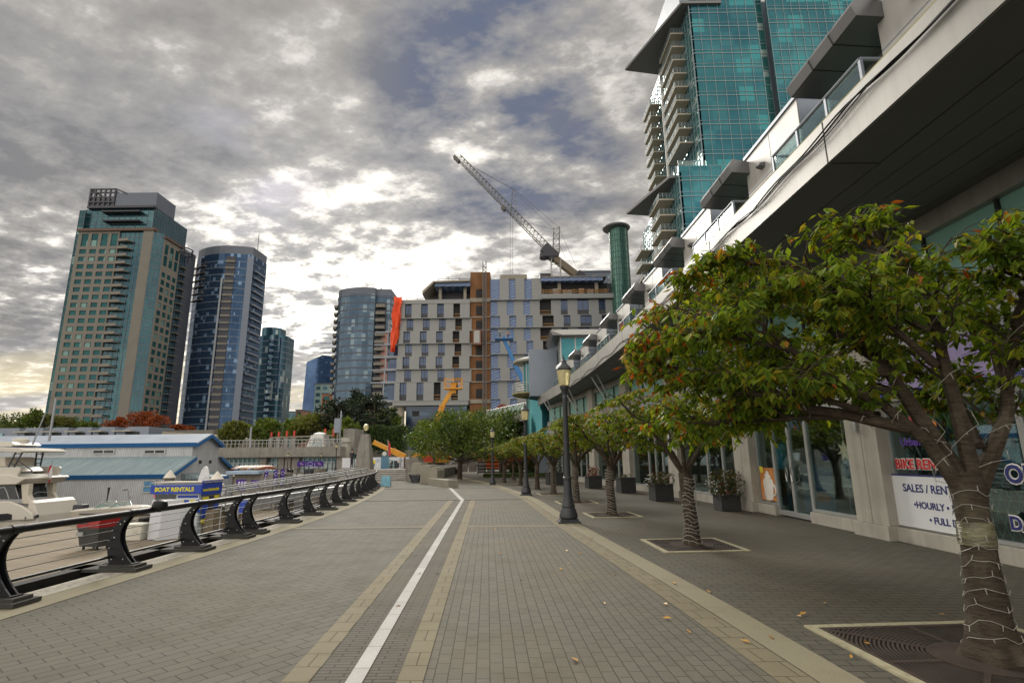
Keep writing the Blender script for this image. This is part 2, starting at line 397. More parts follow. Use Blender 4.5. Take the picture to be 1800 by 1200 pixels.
struct(ribbon_x("stained_band", lambda y: curbX(y)-.62, lambda y: curbX(y)-.34, -6, 46, .0085, M_tan))
for yb in (13.6, 22.2, 30.6):
    struct(ribbon("cross_band", lambda y: edgeX(y)+.02, lambda y: curbX(y)-.35, yb, yb+.32, .014 if yb > 20 else .0065, M_tan2, .1))
struct(ribbon("edge_strip", lambda y: edgeX(y)-.42, edgeX, -6, 38.4, .006, M_kerb))
M_pebble = pm("pebbled_concrete", (.36,.34,.29), .9, 0, .3, 14, .5, 40, .6)
struct(ribbon("quay_coping", lambda y: edgeX(y)-.80, lambda y: edgeX(y)-.41, -6, 38.4, .009, M_pebble))
# ================================================================== fallen leaves
M_fl = leaf_mat("fallen_leaf", [(0,(.45,.2,.03)),(.35,(.42,.12,.02)),(.65,(.5,.3,.07)),(1,(.28,.14,.04))], .1)
rnd = random.Random(5)
def leaf_mesh(L=.085, W=.045):
    mb = MB()
    mb.add([(0,-L/2,.003),(W/2,-.08*L,.012),(0,L/2,.014),(0,0,.004),(-W/2,-.05*L,.016)], [(0,1,2,3),(0,3,2,4)])
    return mb
fl0 = None; leaf_px = [(1412,1079),(1210,1110),(1496,1154),(1655,1080),(1020,973),(1000,990),(996,968),(1185,1025),(1170,1062),(1173,1087),(915,1018),(878,973),(737,1008),(768,1007),(1063,1060),(1245,1040),(1105,965),(1137,925),(1128,962),(1010,1160),(985,1000),(1310,1128),(1405,1083),(1524,1131),(1522,1127),(1080,1010),(960,955),(1055,938),(1088,930),(1355,1120),(700,1065),(870,930),(1450,1060),(1040,945),(1340,1010)]
for i, (px, py) in enumerate(leaf_px):
    p = gr(px, py, .012)
    if fl0 is None:
        fl0 = leaf_mesh().build("fallen_leaf", M_fl); o = fl0
        tag(o, "small orange and yellow fallen leaf lying on the paving blocks", "leaf", "fallen leaves on the promenade")
    else: o = clone(fl0)
    # a copy of the mesh per colour island
    o.location = (p.x, p.y, .014); o.rotation_euler = (rnd.uniform(-.2,.2), rnd.uniform(-.2,.2), rnd.uniform(0,6.28)); s = rnd.uniform(.6,1.15); o.scale = (s,s,s)
# ================================================================== quayside railing
M_black = pm("black_painted_steel", (.007,.0075,.009), .5, .0, .35, 6, .3, 30, .06)
M_bolt = flat("galvanised_bolt", (.45,.45,.44), .4, .8)
M_galv = pm("galvanised_steel", (.30,.31,.31), .45, .55, .5, 8, .25)
M_cable = flat("dark_wire_rope", (.09,.09,.085), .5, .4)
M_plinth = pm("dark_concrete", (.055,.053,.048), .85, 0, .3, 5, .35, 30, .4)
rail = thing("quay_railing", "long black steel quayside railing with curved posts and thin cables", "railing", (edgeX(8)-.5, 8, 0))
postY = [4.9, 6.85, 8.85, 10.65, 12.25, 12.95, 15.0, 16.9, 18.6, 20.3, 22.0, 23.7, 25.4, 27.1, 28.8, 30.4, 31.9, 33.4, 34.8, 36.1]
def railpt(y): return Vector((edgeX(y)-.62, y, 0))
def frame_at(y):
    t = (railpt(y+.4)-railpt(y-.4)).normalized(); n = Vector((t.y, -t.x, 0)); return railpt(y), t, n    # n points to the promenade
def bez(p, q, r, k=8): return [(1-t)**2*Vector(p)+2*t*(1-t)*Vector(q)+t*t*Vector(r) for t in [i/k for i in range(k+1)]]
# profile in (n, z): foot broad, waist outwards over the water, head leaning back in
outer = bez((-.16,.10,0), (-.34,.52,0), (-.02,.83,0), 8)
inner = bez((.06,.80,0), (-.22,.50,0), (.20,.10,0), 8)
prof = [(p.x,p.y) for p in outer] + [(p.x,p.y) for p in inner]
handrail = MB(); HR = []
for i, y in enumerate(postY):
    o, t, n = frame_at(y); up = Vector((0,0,1))
    pl = MB(); pl.obox(o, t, n, up, -.19,.19, -.80,.36, .012,.06); pl.obox(o, t, n, up, -.13,.13, -.26,.30, .06,.1)
    post = MB()
    for s in (-.062, .038):
        post.ext([o + t*s + n*a + up*b for a, b in prof], t*.024)
    # web between the two cheeks
    web = bez((-.10,.10,0), (-.25,.50,0), (.02,.80,0), 8)
    for a, b in zip(web[:-1], web[1:]):
        post.obox(o + n*a.x + up*a.y, t, (n*(b.x-a.x)+up*(b.y-a.y)).normalized(), (up*(b.x-a.x)*-1+n*(b.y-a.y)).normalized(), -.038,.038, 0,(b-a).length+.004, -.012,.012)
    post.obox(o, t, n, up, -.08,.08, -.18,.22, .1,.115)
    p = post.build("post", M_black, rail)
    pl.build("base_plate", M_plinth, p)
    if y < 20:
        bt = MB()
        for (a, b) in ((-.13,.18),(.05,.18),(-.19,.34),(-.21,.46),(-.17,.6),(-.13,.5),(-.06,.70),(0,.74)):
            c = o + n*a + up*b; bt.tube([c - t*.072, c - t*.062], .011, 6)
        bt.build("bolt", M_bolt, p)
ys = [3.0 + .5*i for i in range(68)]
HR = [Vector((edgeX(y)-.56, y, .86)) for y in ys]
hr = MB(); hr.tube(HR, .05, 10)
for y in postY[:10]:
    c = Vector((edgeX(y)-.56, y, .86)); t = (railpt(y+.2)-railpt(y-.2)).normalized(); hr.tube([c-t*.07, c+t*.07], .058, 10)
hr.build("handrail", M_black, rail, smooth=True)
for k, (dx, z) in enumerate(((-.69,.73),(-.77,.6),(-.80,.47),(-.78,.34))):
    MB().tube([Vector((edgeX(y)+dx, y, z)) for y in ys], .006 if k < 4 else .02, 5).build("cable", M_cable, rail)
MB().tube([Vector((edgeX(y)-.77, y, .215)) for y in ys], .021, 7).build("bottom_rail", M_black, rail, smooth=True)
bm_ = MB()
for i in range(0, len(ys)-1):
    a, b = ys[i], ys[i+1]; pa, pb = Vector((edgeX(a)-1.2, a, 0)), Vector((edgeX(b)-1.2, b, 0)); t = (pb-pa).normalized(); n = Vector((t.y,-t.x,0))
    bm_.obox(pa, t, n, Vector((0,0,1)), 0, (pb-pa).length+.01, -.12, .10, -.42, .06)
    bm_.obox(pa, t, n, Vector((0,0,1)), 0, (pb-pa).length+.01, -.6, -.5, -.75, -.1)
    bm_.obox(pa, t, n, Vector((0,0,1)), .1, .19, -.5, .3, -.34, -.24)
M_wharf = pm("tarred_timber", (.022,.02,.018), .7, 0, .3, 9, .4, 20, .4)
tag(bm_.build("wharf_beam", M_wharf), "dark tarred timber beams along the quay edge outside the railing", "beam")
# ================================================================== lamp posts
M_lampgrey = pm("lamp_paint", (.028,.032,.037), .45, 0, .5, 6, .35, 25, .12)
m = N("lamp_glass"); f = m.noise(m.coord('Object'), 9, 3, .6)
m.bsdf(m.ramp(f, [(.3,(.60,.52,.25)),(.7,(.78,.70,.40))]), .35, 0, .5, None, 0, 0, Transmission_Weight=.25)
M_lampglass = m.mat
def make_lamp(label):
    t = thing("lamp_post", label, "lamp post", (0,0,0), 0, "promenade lamp posts")
    b = MB(); b.box(-.28,.28,-.28,.28,0,.05); b.box(-.235,.235,-.235,.235,.05,.1)
    b.lathe([(.2,.1),(.235,.13),(.235,.2),(.215,.24),(.2,.3),(.185,.34),(.165,.37),(.175,.4),(.165,.43),(.125,.56),(.107,.8),(.098,1.06),(.115,1.08),(.115,1.12),(.095,1.14)], n=20)
    b.build("base", M_lampgrey, t, smooth=True)
    p = MB(); p.lathe([(.088,1.14),(.062,3.15),(.075,3.2),(.06,3.24),(.06,3.28),(.10,3.4),(.13,3.46),(.13,3.5)], n=16); p.build("pole", M_lampgrey, t, smooth=True)
    g = MB(); g.lathe([(.09,3.5),(.13,3.52),(.155,3.6),(.185,3.86),(.2,3.92),(.2,3.94)], n=20); g.build("lamp_globe", M_lampglass, t, smooth=True)
    c = MB(); c.lathe([(.205,3.93),(.215,3.96),(.20,4.0),(.12,4.08),(.07,4.13),(.06,4.17),(.065,4.2),(.03,4.23),(.028,4.28),(.014,4.31),(.012,4.36)], n=20); c.build("cap", M_lampgrey, t, smooth=True)
    return t
lamp0 = make_lamp("tall black lamp post with cream globe, nearest one on the kerb strip"); lamp0.location = (1.4,14.36,0)
LAMPS = [((.55,24.57,0), .94, "black lamp post second along the kerb, its globe among orange leaves"),
         ((-1.29,33.93,0), .82, "black lamp post beyond the rows of cherry trees, in front of dense green tree")]
for loc, s, lb in LAMPS: clone(lamp0, loc, label=lb, scale=s)
# ================================================================== cherry trees along the shops
def bark_mat(name, a, b, s=1.0):
    m = N(name); v = m.coord('Object', (6*s,6*s,20*s)); f = m.noise(v, 1.6, 6, .65)
    w = m.noise(m.coord('Object'), 3.0*s, 4, .6)
    c = m.mix(f, a, b); c = m.mix(m.ramp(w, [(.5,(0,0,0)),(.72,(.75,.75,.75))]), c, (b[0]*1.5,b[1]*1.6,b[2]*1.6)); w2 = m.noise(m.coord('Object',(3,3,70)), 2.0, 3, .6); c = m.mix(m.ramp(w2, [(.56,(0,0,0)),(.66,(.6,.6,.6))]), c, vary(a, .8)); f = m.math('ADD', f, m.math('MULTIPLY', w2, .6))
    m.bsdf(c, .9, 0, .25, f, .9, .03); return m.mat
M_bark = bark_mat("cherry_bark", (.018,.013,.009), (.12,.094,.068))
GREEN = [(0,(.05,.10,.014)),(.3,(.105,.18,.018)),(.6,(.165,.235,.022)),(.85,(.25,.275,.03)),(1,(.30,.22,.022))]
M_leaf = leaf_mat("cherry_leaf", GREEN, .48)
M_leaf_a = leaf_mat("autumn_leaf", [(0,(.33,.045,.012)),(.35,(.38,.1,.015)),(.65,(.33,.17,.02)),(1,(.22,.2,.03))])
M_leaf_d = leaf_mat("dense_leaf", [(0,(.025,.055,.012)),(.4,(.045,.085,.014)),(.75,(.07,.115,.018)),(1,(.10,.13,.022))], .3)
def add_leaf(mb, p, a, wdir, L, W, mi):
    u = a.cross(wdir); u = u.normalized() if u.length > 1e-5 else Vector((0,0,1))
    c = p + a*(L*.5) + u*(L*.10); t = p + a*L - u*(L*.06)
    mb.add([p, p + a*(L*.42) + wdir*W*.5 - u*L*.05, t, c, p + a*(L*.42) - wdir*W*.5 - u*L*.05], [(0,1,2,3),(0,3,2,4)], mi)
def vrand(r, s=1.0): return Vector((r.uniform(-s,s), r.uniform(-s,s), r.uniform(-s,s)))
def limb_path(r, p0, p1, k=7, sag=.25, wob=.07):
    mid = (p0+p1)*.5 + Vector((0,0,sag)); out = []
    for i in range(k+1):
        t = i/k; q = (1-t)**2*p0 + 2*t*(1-t)*mid + t*t*p1
        if 0 < i < k: q = q + vrand(r, wob)
        out.append(q)
    return out
def grow(r, wood, leaves, limbs, leafL, autumn, n_sub, n_twig, n_leaf, sublen=(.5,1.1), twlen=(.25,.5), zcap=None, zmin=None, start=.3, ok=None):
    """limbs: list of (path, radii). sub-branches fan out, droop; leaves hang along the twigs"""
    for path, r0, r1 in limbs:
        k = len(path); rad = [r0 + (r1-r0)*(i/(k-1)) for i in range(k)]
        wood.tube(path, rad, 7)
        main = (path[-1]-path[0]).normalized()
        for s in range(n_sub):
            t = start + (1-start)*(s + r.random())/n_sub; i = min(int(t*(k-1)), k-2); q = path[i].lerp(path[i+1], t*(k-1)-i)
            ang = r.uniform(0, 6.283); side = Vector((math.cos(ang), math.sin(ang), r.uniform(-.15,.55)))
            d = (side + main*.9).normalized(); L = r.uniform(*sublen)*(1.1-.45*t)
            e = q + d*L
            if zcap and e.z > zcap(e): e.z = zcap(e) - r.uniform(0,.15)
            if zmin and e.z < zmin(e): e.z = zmin(e) + r.uniform(0,.2)
            if ok and not ok(e): continue
            sp = limb_path(r, q, e, 4, .08, .04); wood.tube(sp, [.016,.013,.01,.007,.004], 4, cap=False)
            for w in range(n_twig):
                tt = r.uniform(.15,1.0); ii = min(int(tt*4), 3); g = sp[ii].lerp(sp[ii+1], tt*4-ii)
                a2 = r.uniform(0, 6.283); td = (Vector((math.cos(a2), math.sin(a2), r.uniform(-.35,.5))) + d*.7).normalized(); TL = r.uniform(*twlen)
                h = g + td*TL - Vector((0,0,TL*.18))
                if zcap and h.z > zcap(h): h.z = zcap(h)
                if ok and not ok(h): continue
                wood.tube([g, g.lerp(h,.5)+Vector((0,0,.03)), h], [.005,.004,.002], 3, cap=False)
                for l in range(n_leaf):
                    lt = .15 + .9*(l + r.random())/n_leaf; p = g.lerp(h, min(lt,1)) + vrand(r,.02)
                    a3 = r.uniform(0,6.283)
                    if ok and not ok(p): continue
                    ax = (Vector((math.cos(a3)*.55, math.sin(a3)*.55, -r.uniform(.35,1.1))) + td*.35).normalized()
                    wd = Vector((math.sin(a3+r.uniform(-.5,.5)), -math.cos(a3), r.uniform(-.3,.3))); wd = (wd - ax*wd.dot(ax)).normalized()
                    sc = r.uniform(.65,1.15)*leafL
                    add_leaf(leaves, p, ax, wd, sc, sc*.46, 1 if r.random() < autumn(p) else 0)
# ---- the near tree, its limbs set out as in the photograph
T1C = Vector((3.90, 4.80, 0))
near = thing("cherry_tree", "big wide leafy cherry tree nearest the camera, trunk standing in a rusty grate", "tree", T1C, 0, "cherry trees along the shopfronts")
r = random.Random(11)
wood = MB(); leaves = MB()
trunk = [T1C+Vector(p) for p in ((.0,0,-.02),(.0,.0,.12),(.01,.0,.3),(.02,.0,.7),(.03,0,1.05),(.03,0,1.36),(.03,.0,1.48))]
tf = lerp_curve([(-.02,.25),(.06,.225),(.12,.19),(.3,.152),(.7,.125),(1.05,.116),(1.25,.124),(1.36,.135),(1.48,.10)]); px_ = lerp_curve([(0,0),(.3,.01),(.7,.02),(1.05,.03),(1.5,.03)])
tz = [-.02+.03*i for i in range(51)]
wood.tube([T1C+Vector((px_(z)+.008*mnoise.noise((z*3,1,2)), .008*mnoise.noise((z*3,5,2)), z)) for z in tz], [tf(z) for z in tz], 28)
for i_, v_ in enumerate(wood.v):
    c_ = T1C + Vector((px_(v_.z), 0, v_.z)); d_ = Vector((v_.x-c_.x, v_.y-c_.y, 0)); an = math.atan2(d_.y, d_.x)
    k_ = 1 + .06*mnoise.noise((math.cos(an)*1.5, math.sin(an)*1.5, v_.z*3)) + .035*mnoise.noise((math.cos(an)*4, math.sin(an)*4, v_.z*16)) + (.12*max(0,.25-v_.z)*math.sin(an*5)*4 if v_.z < .25 else 0)
    v_.x = c_.x + d_.x*k_; v_.y = c_.y + d_.y*k_
def seg(pts): return [Vector(p) for p in pts]
F1 = Vector((3.92,4.8,1.38))
limbs = [
 (seg([F1+Vector((-.02,.0,-.12)),(3.68,4.83,1.74),(3.36,4.9,2.1),(3.0,5.1,2.35),(2.68,5.35,2.8),(2.3,5.6,3.1),(1.85,5.9,3.25)]), .064, .009),
 (seg([(3.56,4.86,1.86),(3.1,5.1,2.02),(2.7,5.3,2.12),(2.2,5.6,2.35),(1.9,5.9,2.6),(1.6,6.1,2.5)]), .06, .008),
 (seg([F1+Vector((.05,.03,-.05)),(3.74,4.95,1.95),(3.58,5.1,2.5),(3.2,5.5,3.05),(2.8,6.0,3.45),(2.3,6.4,3.55)]), .08, .012),
 (seg([F1+Vector((.08,0,.0)),(3.9,4.72,2.0),(3.8,4.65,2.45),(3.7,4.55,2.95),(3.45,4.5,3.4),(3.1,4.45,3.6)]), .07, .012),
 (seg([F1+Vector((.07,-.02,-.06)),(4.18,4.76,1.66),(4.3,4.7,1.95),(4.36,4.64,2.4),(4.5,4.55,2.85),(4.9,4.4,3.4)]), .08, .015),
 (seg([(4.32,4.66,2.2),(4.5,4.9,2.7),(4.4,5.4,3.2),(4.3,6.0,3.55)]), .06, .015),
 (seg([(3.7,4.6,2.7),(3.4,4.9,3.1),(2.9,5.1,3.5),(2.2,5.3,3.62),(1.7,5.6,3.5)]), .05, .012),
 (seg([(3.5,5.0,2.4),(3.9,5.6,2.9),(4.1,6.3,3.3)]), .05, .012),
 (seg([(2.5,5.45,2.9),(2.1,5.8,2.95),(1.75,6.1,2.75),(1.5,6.2,2.62)]), .035, .008),
 (seg([(4.45,4.6,2.75),(4.3,4.25,3.0),(4.0,4.0,3.2)]), .045, .012),
 (seg([(3.3,4.95,2.0),(2.9,5.0,2.15),(2.5,5.2,2.2),(2.0,5.4,2.3)]), .035, .01),
 (seg([(3.1,5.05,2.3),(2.6,4.9,2.6),(2.1,5.0,2.75),(1.75,5.2,2.7)]), .035, .01),
 (seg([(3.55,5.0,2.2),(3.3,5.7,2.4),(2.9,6.3,2.5),(2.4,6.8,2.55)]), .04, .01),
 (seg([(3.3,5.0,1.98),(2.8,5.4,2.0),(2.3,5.8,1.98),(1.85,6.1,1.95)]), .03, .008),
 (seg([(3.4,5.0,2.0),(3.0,5.8,2.05),(2.6,6.4,2.0)]), .03, .008),
 (seg([(4.1,4.8,1.7),(4.5,5.4,2.2),(4.6,6.2,2.7)]), .04, .01),
 (seg([(3.72,4.65,2.4),(3.3,4.55,2.75),(2.8,4.7,3.1)]), .04, .01),
 (seg([(4.4,4.65,2.4),(4.75,4.9,2.5),(5.1,5.1,2.6)]), .04, .01),
]
axis = lambda p: (p.x-T1C.x)**2 + ((p.y-T1C.y)*.9)**2
zc = lambda p: min(3.93 - .08*axis(p), 1.62+.5*p.y)
zm = lambda p: 2.13 - .075*min(axis(p), 5)
aut = lambda p: .015 + (.65 if p.x < 1.25 else .22 if p.x < 1.75 else 0) + (.05 if p.z > 3.4 else 0)
grow(r, wood, leaves, limbs, .118, aut, 13, 8, 9, (.4,.95), (.2,.4), zc, zm, .25, lambda p: p.x > .205*p.y)
wood.build("trunk", M_bark, near, smooth=True)
leaves.build("crown", [M_leaf, M_leaf_a], near)
# ---- smaller trees in the row: two grown, the rest copied
def small_tree(seed, label, H=3.05, RAD=1.95, nl=7, ns=10, nt=7, nlf=10, LL=.12, autumn=.06):
    r = random.Random(seed); t = thing("cherry_tree", label, "tree", (0,0,0), 0, "cherry trees along the shopfronts")
    w = MB(); lf = MB(); fk = Vector((r.uniform(-.06,.06), 0, 1.32))
    w.tube([Vector((0,0,-.02)), Vector((.0,0,.1)), Vector((.02,0,.35)), Vector((-.02,.01,.8)), fk], [.19,.155,.125,.12,.125], 12)
    lim = []
    for i in range(nl):
        a = 6.283*i/nl + r.uniform(-.3,.3); rr = RAD*r.uniform(.6,.85)
        e = Vector((math.cos(a)*rr, math.sin(a)*rr, r.uniform(H*.72, H*.93)))
        k = fk + Vector((math.cos(a)*.28, math.sin(a)*.28, .38))
        p = [fk - Vector((0,0,.08)), k] + limb_path(r, k, e, 5, .14, .06)[1:]
        lim.append((p, .045, .008))
    zc = lambda p: H - .16*(p.x**2+p.y**2)
    zm = lambda p: 1.62 - .06*(p.x**2+p.y**2)
    grow(r, w, lf, lim, LL, lambda p: autumn + (.12 if p.z > H-.3 else 0), ns, nt, nlf, (.4,.85), (.22,.42), zc, zm, .18)
    w.build("trunk", M_bark, t, smooth=True); lf.build("crown", [M_leaf, M_leaf_a], t); return t
ta = small_tree(21, "cherry tree with wired trunk in front of the coffee poster shop", LL=.115, nlf=11); ta.location = (3.32,10.55,0)
tb = small_tree(22, "cherry tree just beyond the nearest lamp post, vase of bare forks", H=3.1); tb.location = (2.79,16.0,0)
tc = small_tree(23, "third cherry tree from the camera half behind the lamp pole", H=3.0, RAD=1.9, autumn=.12)
tc.location = (2.28,20.4,0)
for src, loc, rz, sc, lb in ((ta,(1.8,25.1,0),2.0,.95,"cherry tree fifth down the row, short trunk between planters"),
                             (tb,(1.22,28.7,0),1.1,.93,"cherry tree sixth down the row behind second lamp post"),
                             (tc,(.42,32.9,0),3.9,.9,"small cherry tree near the far end of the row"),
                             (ta,(-.62,36.6,0),4.4,.88,"last small cherry tree of the row beside the third lamp"),
                             (tb,(.0,40.6,0),2.9,.9,"cherry tree crown peeping over the far end of the row")):
    clone(src, loc, rz, lb, scale=sc)
# ---- string lights wound round the trunks
M_wire = flat("white_wire", (.36,.345,.31), .5)
def lights(label, loc, rad, z0, z1, turns, sd, rz=0, extra=(), bulbs=True, wr=.0026):
    r = random.Random(sd); mb = MB(); n = int(turns*14); pts = []
    for i in range(n+1):
        t = i/n; z = z0 + (z1-z0)*t + .035*math.sin(i*.9) + r.uniform(-.02,.02); c, R_ = rad(z); a = turns*6.283*t
        pts.append(c + Vector((math.cos(a)*R_, math.sin(a)*R_, 0)) + Vector((0,0,z)))
    mb.tube(pts, wr, 4)
    if bulbs:
        for p in pts[::3]:
            o = Vector((r.uniform(-.3,.3), r.uniform(-.3,.3), r.choice((-1,-.8,.9)))).normalized(); mb.tube([p, p + o*.045], [.004,.0025], 4)
    for path in extra:
        q = []
        for i in range(len(path)-1):
            for k in range(6):
                t = k/6; c = path[i].lerp(path[i+1], t); a = (i*6+k)*1.05; ta_ = 1-(i+t)/(len(path)-1)
                rr = .035 + .105*ta_; q.append(c + Vector((math.cos(a)*rr, math.sin(a)*rr, .02*math.sin(a*2))))
        mb.tube(q, wr, 4)
        if bulbs:
            for p in q[::2]: mb.tube([p, p + vrand(r,.03) + Vector((0,0,-.03))], [.004,.0025], 4)
    return tag(mb.build("string_lights", M_wire, None), label, "fairy lights", "white fairy lights wound round trunks")
tr = lerp_curve([(0,.25),(.12,.205),(.3,.166),(.7,.138),(1.05,.128),(1.4,.144)]); tx = lerp_curve([(0,0),(.3,.01),(.7,.02),(1.05,.03),(1.4,.03)])
lights("white fairy lights wound round the trunk of the biggest nearest tree", None, lambda z: (Vector((T1C.x+tx(z), T1C.y, 0)), tr(z)), .1, 1.35, 11, 3, extra=[l[0] for l in limbs[:5]])
sr = lerp_curve([(0,.2),(.1,.165),(.35,.135),(.8,.13),(1.3,.135)])
for (x, y), lb, sd in (((3.32,10.55),"white fairy lights thick round the trunk before the poster shop",4), ((2.79,16.0),"white fairy lights on the trunk just beyond the lamp post",5), ((2.28,20.4),"white fairy lights on the trunk behind the lamp pole",6), ((1.8,25.1),"white fairy lights on the fifth trunk of the row",7)):
    lights(lb, None, lambda z, x=x, y=y: (Vector((x,y,0)), sr(z)+.006), .04, 1.25, 17, sd, bulbs=y < 12, wr=.006)
# clear wrap on the near trunk
M_wrap = N("plastic_wrap"); f = M_wrap.noise(M_wrap.coord('Object',(1,1,6)), 5, 5, .7)
M_wrap.bsdf(M_wrap.ramp(f, [(.4,(.08,.07,.045)),(.62,(.2,.19,.10)),(.75,(.38,.37,.28))]), .25, 0, .7, f, .6, .03)
tw = MB(); tw.tube([T1C+Vector((tx(z),0,z)) for z in (.88,.93,1.0,1.07)], [.131,.134,.132,.131], 14, cap=False)
tag(tw.build("plastic_wrap", M_wrap.mat, None, smooth=True), "yellowish clear plastic wrap round the nearest tree trunk", "wrap")
# ---- tree grates
M_rust = pm("rusty_iron", (.052,.036,.027), .8, .2, .4, 5, .45, 30, .3)
M_pit = flat("dark_soil", (.02,.016,.012), .95)
M_frame = pm("grate_frame_concrete", (.36,.33,.22), .85, 0, .3, 12, .3, 50, .4)
def grate(label, cx, cy, h, n, rz=0.0):
    t = thing("tree_grate", label, "tree grate", (cx,cy,0), rz, "iron tree grates")
    fr = MB(); w = .085
    for a, b, c, d in ((-h-w,h+w,-h-w,-h),(-h-w,h+w,h,h+w),(-h-w,-h,-h,h),(h,h+w,-h,h)): fr.box(a,b,c,d,-.05,.02)
    fr.build("frame", M_frame, t, local=True)
    MB().poly([(-h,-h,.0045),(h,-h,.0045),(h,h,.0045),(-h,h,.0045)]).build("soil", M_pit, t, local=True)
    g = MB(); cl = lambda v: max(-h, min(h, v)); r = .36; step = .034 if n else .06; seg_ = 88
    while r < h*1.45:
        r2 = r + step*.55
        for j in range(seg_):
            a, b = 6.283*j/seg_, 6.283*(j+1)/seg_
            P = [(r*math.cos(a), r*math.sin(a)), (r2*math.cos(a), r2*math.sin(a)), (r2*math.cos(b), r2*math.sin(b)), (r*math.cos(b), r*math.sin(b))]
            if all(abs(p[0]) >= h or abs(p[1]) >= h for p in P): continue
            P = [(cl(x), cl(y)) for x, y in P]; g.poly([(x,y,.016) for x,y in P])
        r += step
    for k in range(8):
        a = k*math.pi/4; L = h*1.38 if k % 2 else h; c, s = math.cos(a), math.sin(a)
        g.obox(Vector((0,0,0)), Vector((c,s,0)), Vector((-s,c,0)), Vector((0,0,1)), .36, L, -.022,.022, .008,.018)
    g.box(-h,h,-h,-h+.05,.008,.0175); g.box(-h,h,h-.05,h,.008,.0175); g.box(-h,-h+.05,-h+.05,h-.05,.008,.0175); g.box(h-.05,h,-h+.05,h-.05,.008,.0175)
    pl = [(.30,.0),(.37,.0),(.37,.019),(.30,.019)]; g.lathe([(.36,.006),(.40,.006),(.40,.019),(.36,.019)], n=40)
    g.build("grille", M_rust, t, local=True); return t
grate("square rusty iron grate of concentric slots round nearest tree", 3.83, 4.78, .88, True, R(3))
grate("rusty square grate at the foot of the tree by the poster shop", 3.32, 10.6, .68, False, R(3))
for (x,y), lb in (((2.79,16.0),"rusty grate under the tree beyond the lamp post"),((2.28,20.4),"rusty grate under the tree behind the lamp pole"),((1.8,25.1),"rusty grate under the fifth tree of the row")):
    grate(lb, x, y, .62, False, R(5))
# ================================================================== shops under the long canopy
M_conc = pm("cast_concrete", (.40,.38,.33), .85, 0, .3, 1.6, .22, 18, .35, .01, .35)
M_conc_d = pm("old_concrete", (.24,.225,.2), .9, 0, .3, 1.2, .3, 14, .4, .01, .5)
M_alu = flat("window_aluminium", (.42,.43,.42), .4, .5)
M_fascia = pm("fascia_metal", (.32,.312,.29), .45, .15, .5, .8, .14, None, 0, 0, .35)
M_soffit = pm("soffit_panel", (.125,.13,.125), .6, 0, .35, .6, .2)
M_seam = flat("dark_joint", (.02,.02,.02), .8)
M_panel_w = pm("white_panel", (.45,.44,.42), .45, .1, .5, .7, .1, None, 0, 0, .2)
M_panel_g = pm("bluegrey_panel", (.20,.23,.28), .45, .2, .5, .7, .15)
M_awn = pm("awning_metal", (.15,.15,.155), .35, .5, .5, .5, .2)
M_moss = pm("mossy_edge", (.34,.31,.17), .9, 0, .2, 2.5, .4, 30, .3)
M_band = pm("shop_band_panel", (.36,.37,.38), .6, 0, .4, 1.0, .12)
M_glass = clear_glass("shop_glass")
M_clere = glazing("clerestory_glass", (.20,.42,.38), (.32,.55,.50), (9,5.6,9), .12, .1)
M_pent = glazing("penthouse_glass", (.28,.50,.45), (.42,.66,.6), (3,1.1,3), .06, .3)
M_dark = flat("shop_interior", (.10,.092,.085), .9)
M_bal = clear_glass("balustrade_glass", (.70,.82,.82), .5)
shop = thing("shop_building", "long concrete shop building with deep canopy, glass shopfronts and flats above", "building", (9,14,0))
UP = Vector((0,0,1))
def bayframe(y0, y1):
    a, b = Vector((facX(y0), y0, 0)), Vector((facX(y1), y1, 0)); u = (b-a).normalized(); return a, u, Vector((u.y, -u.x, 0)), (b-a).length
COLY = [-.4, 5.2, 10.8, 16.4, 22.0, 27.6, 33.2, 38.8, 44.4]
M_pinkred = flat("red_letters", (.55,.03,.03), .5); M_navy = flat("navy_letters", (.02,.025,.16), .5); M_whitel = flat("white_letters", (.8,.8,.78), .5)
M_purple = flat("purple_letters", (.09,.03,.30), .5); M_orange = flat("orange_letters", (.75,.25,.03), .5)
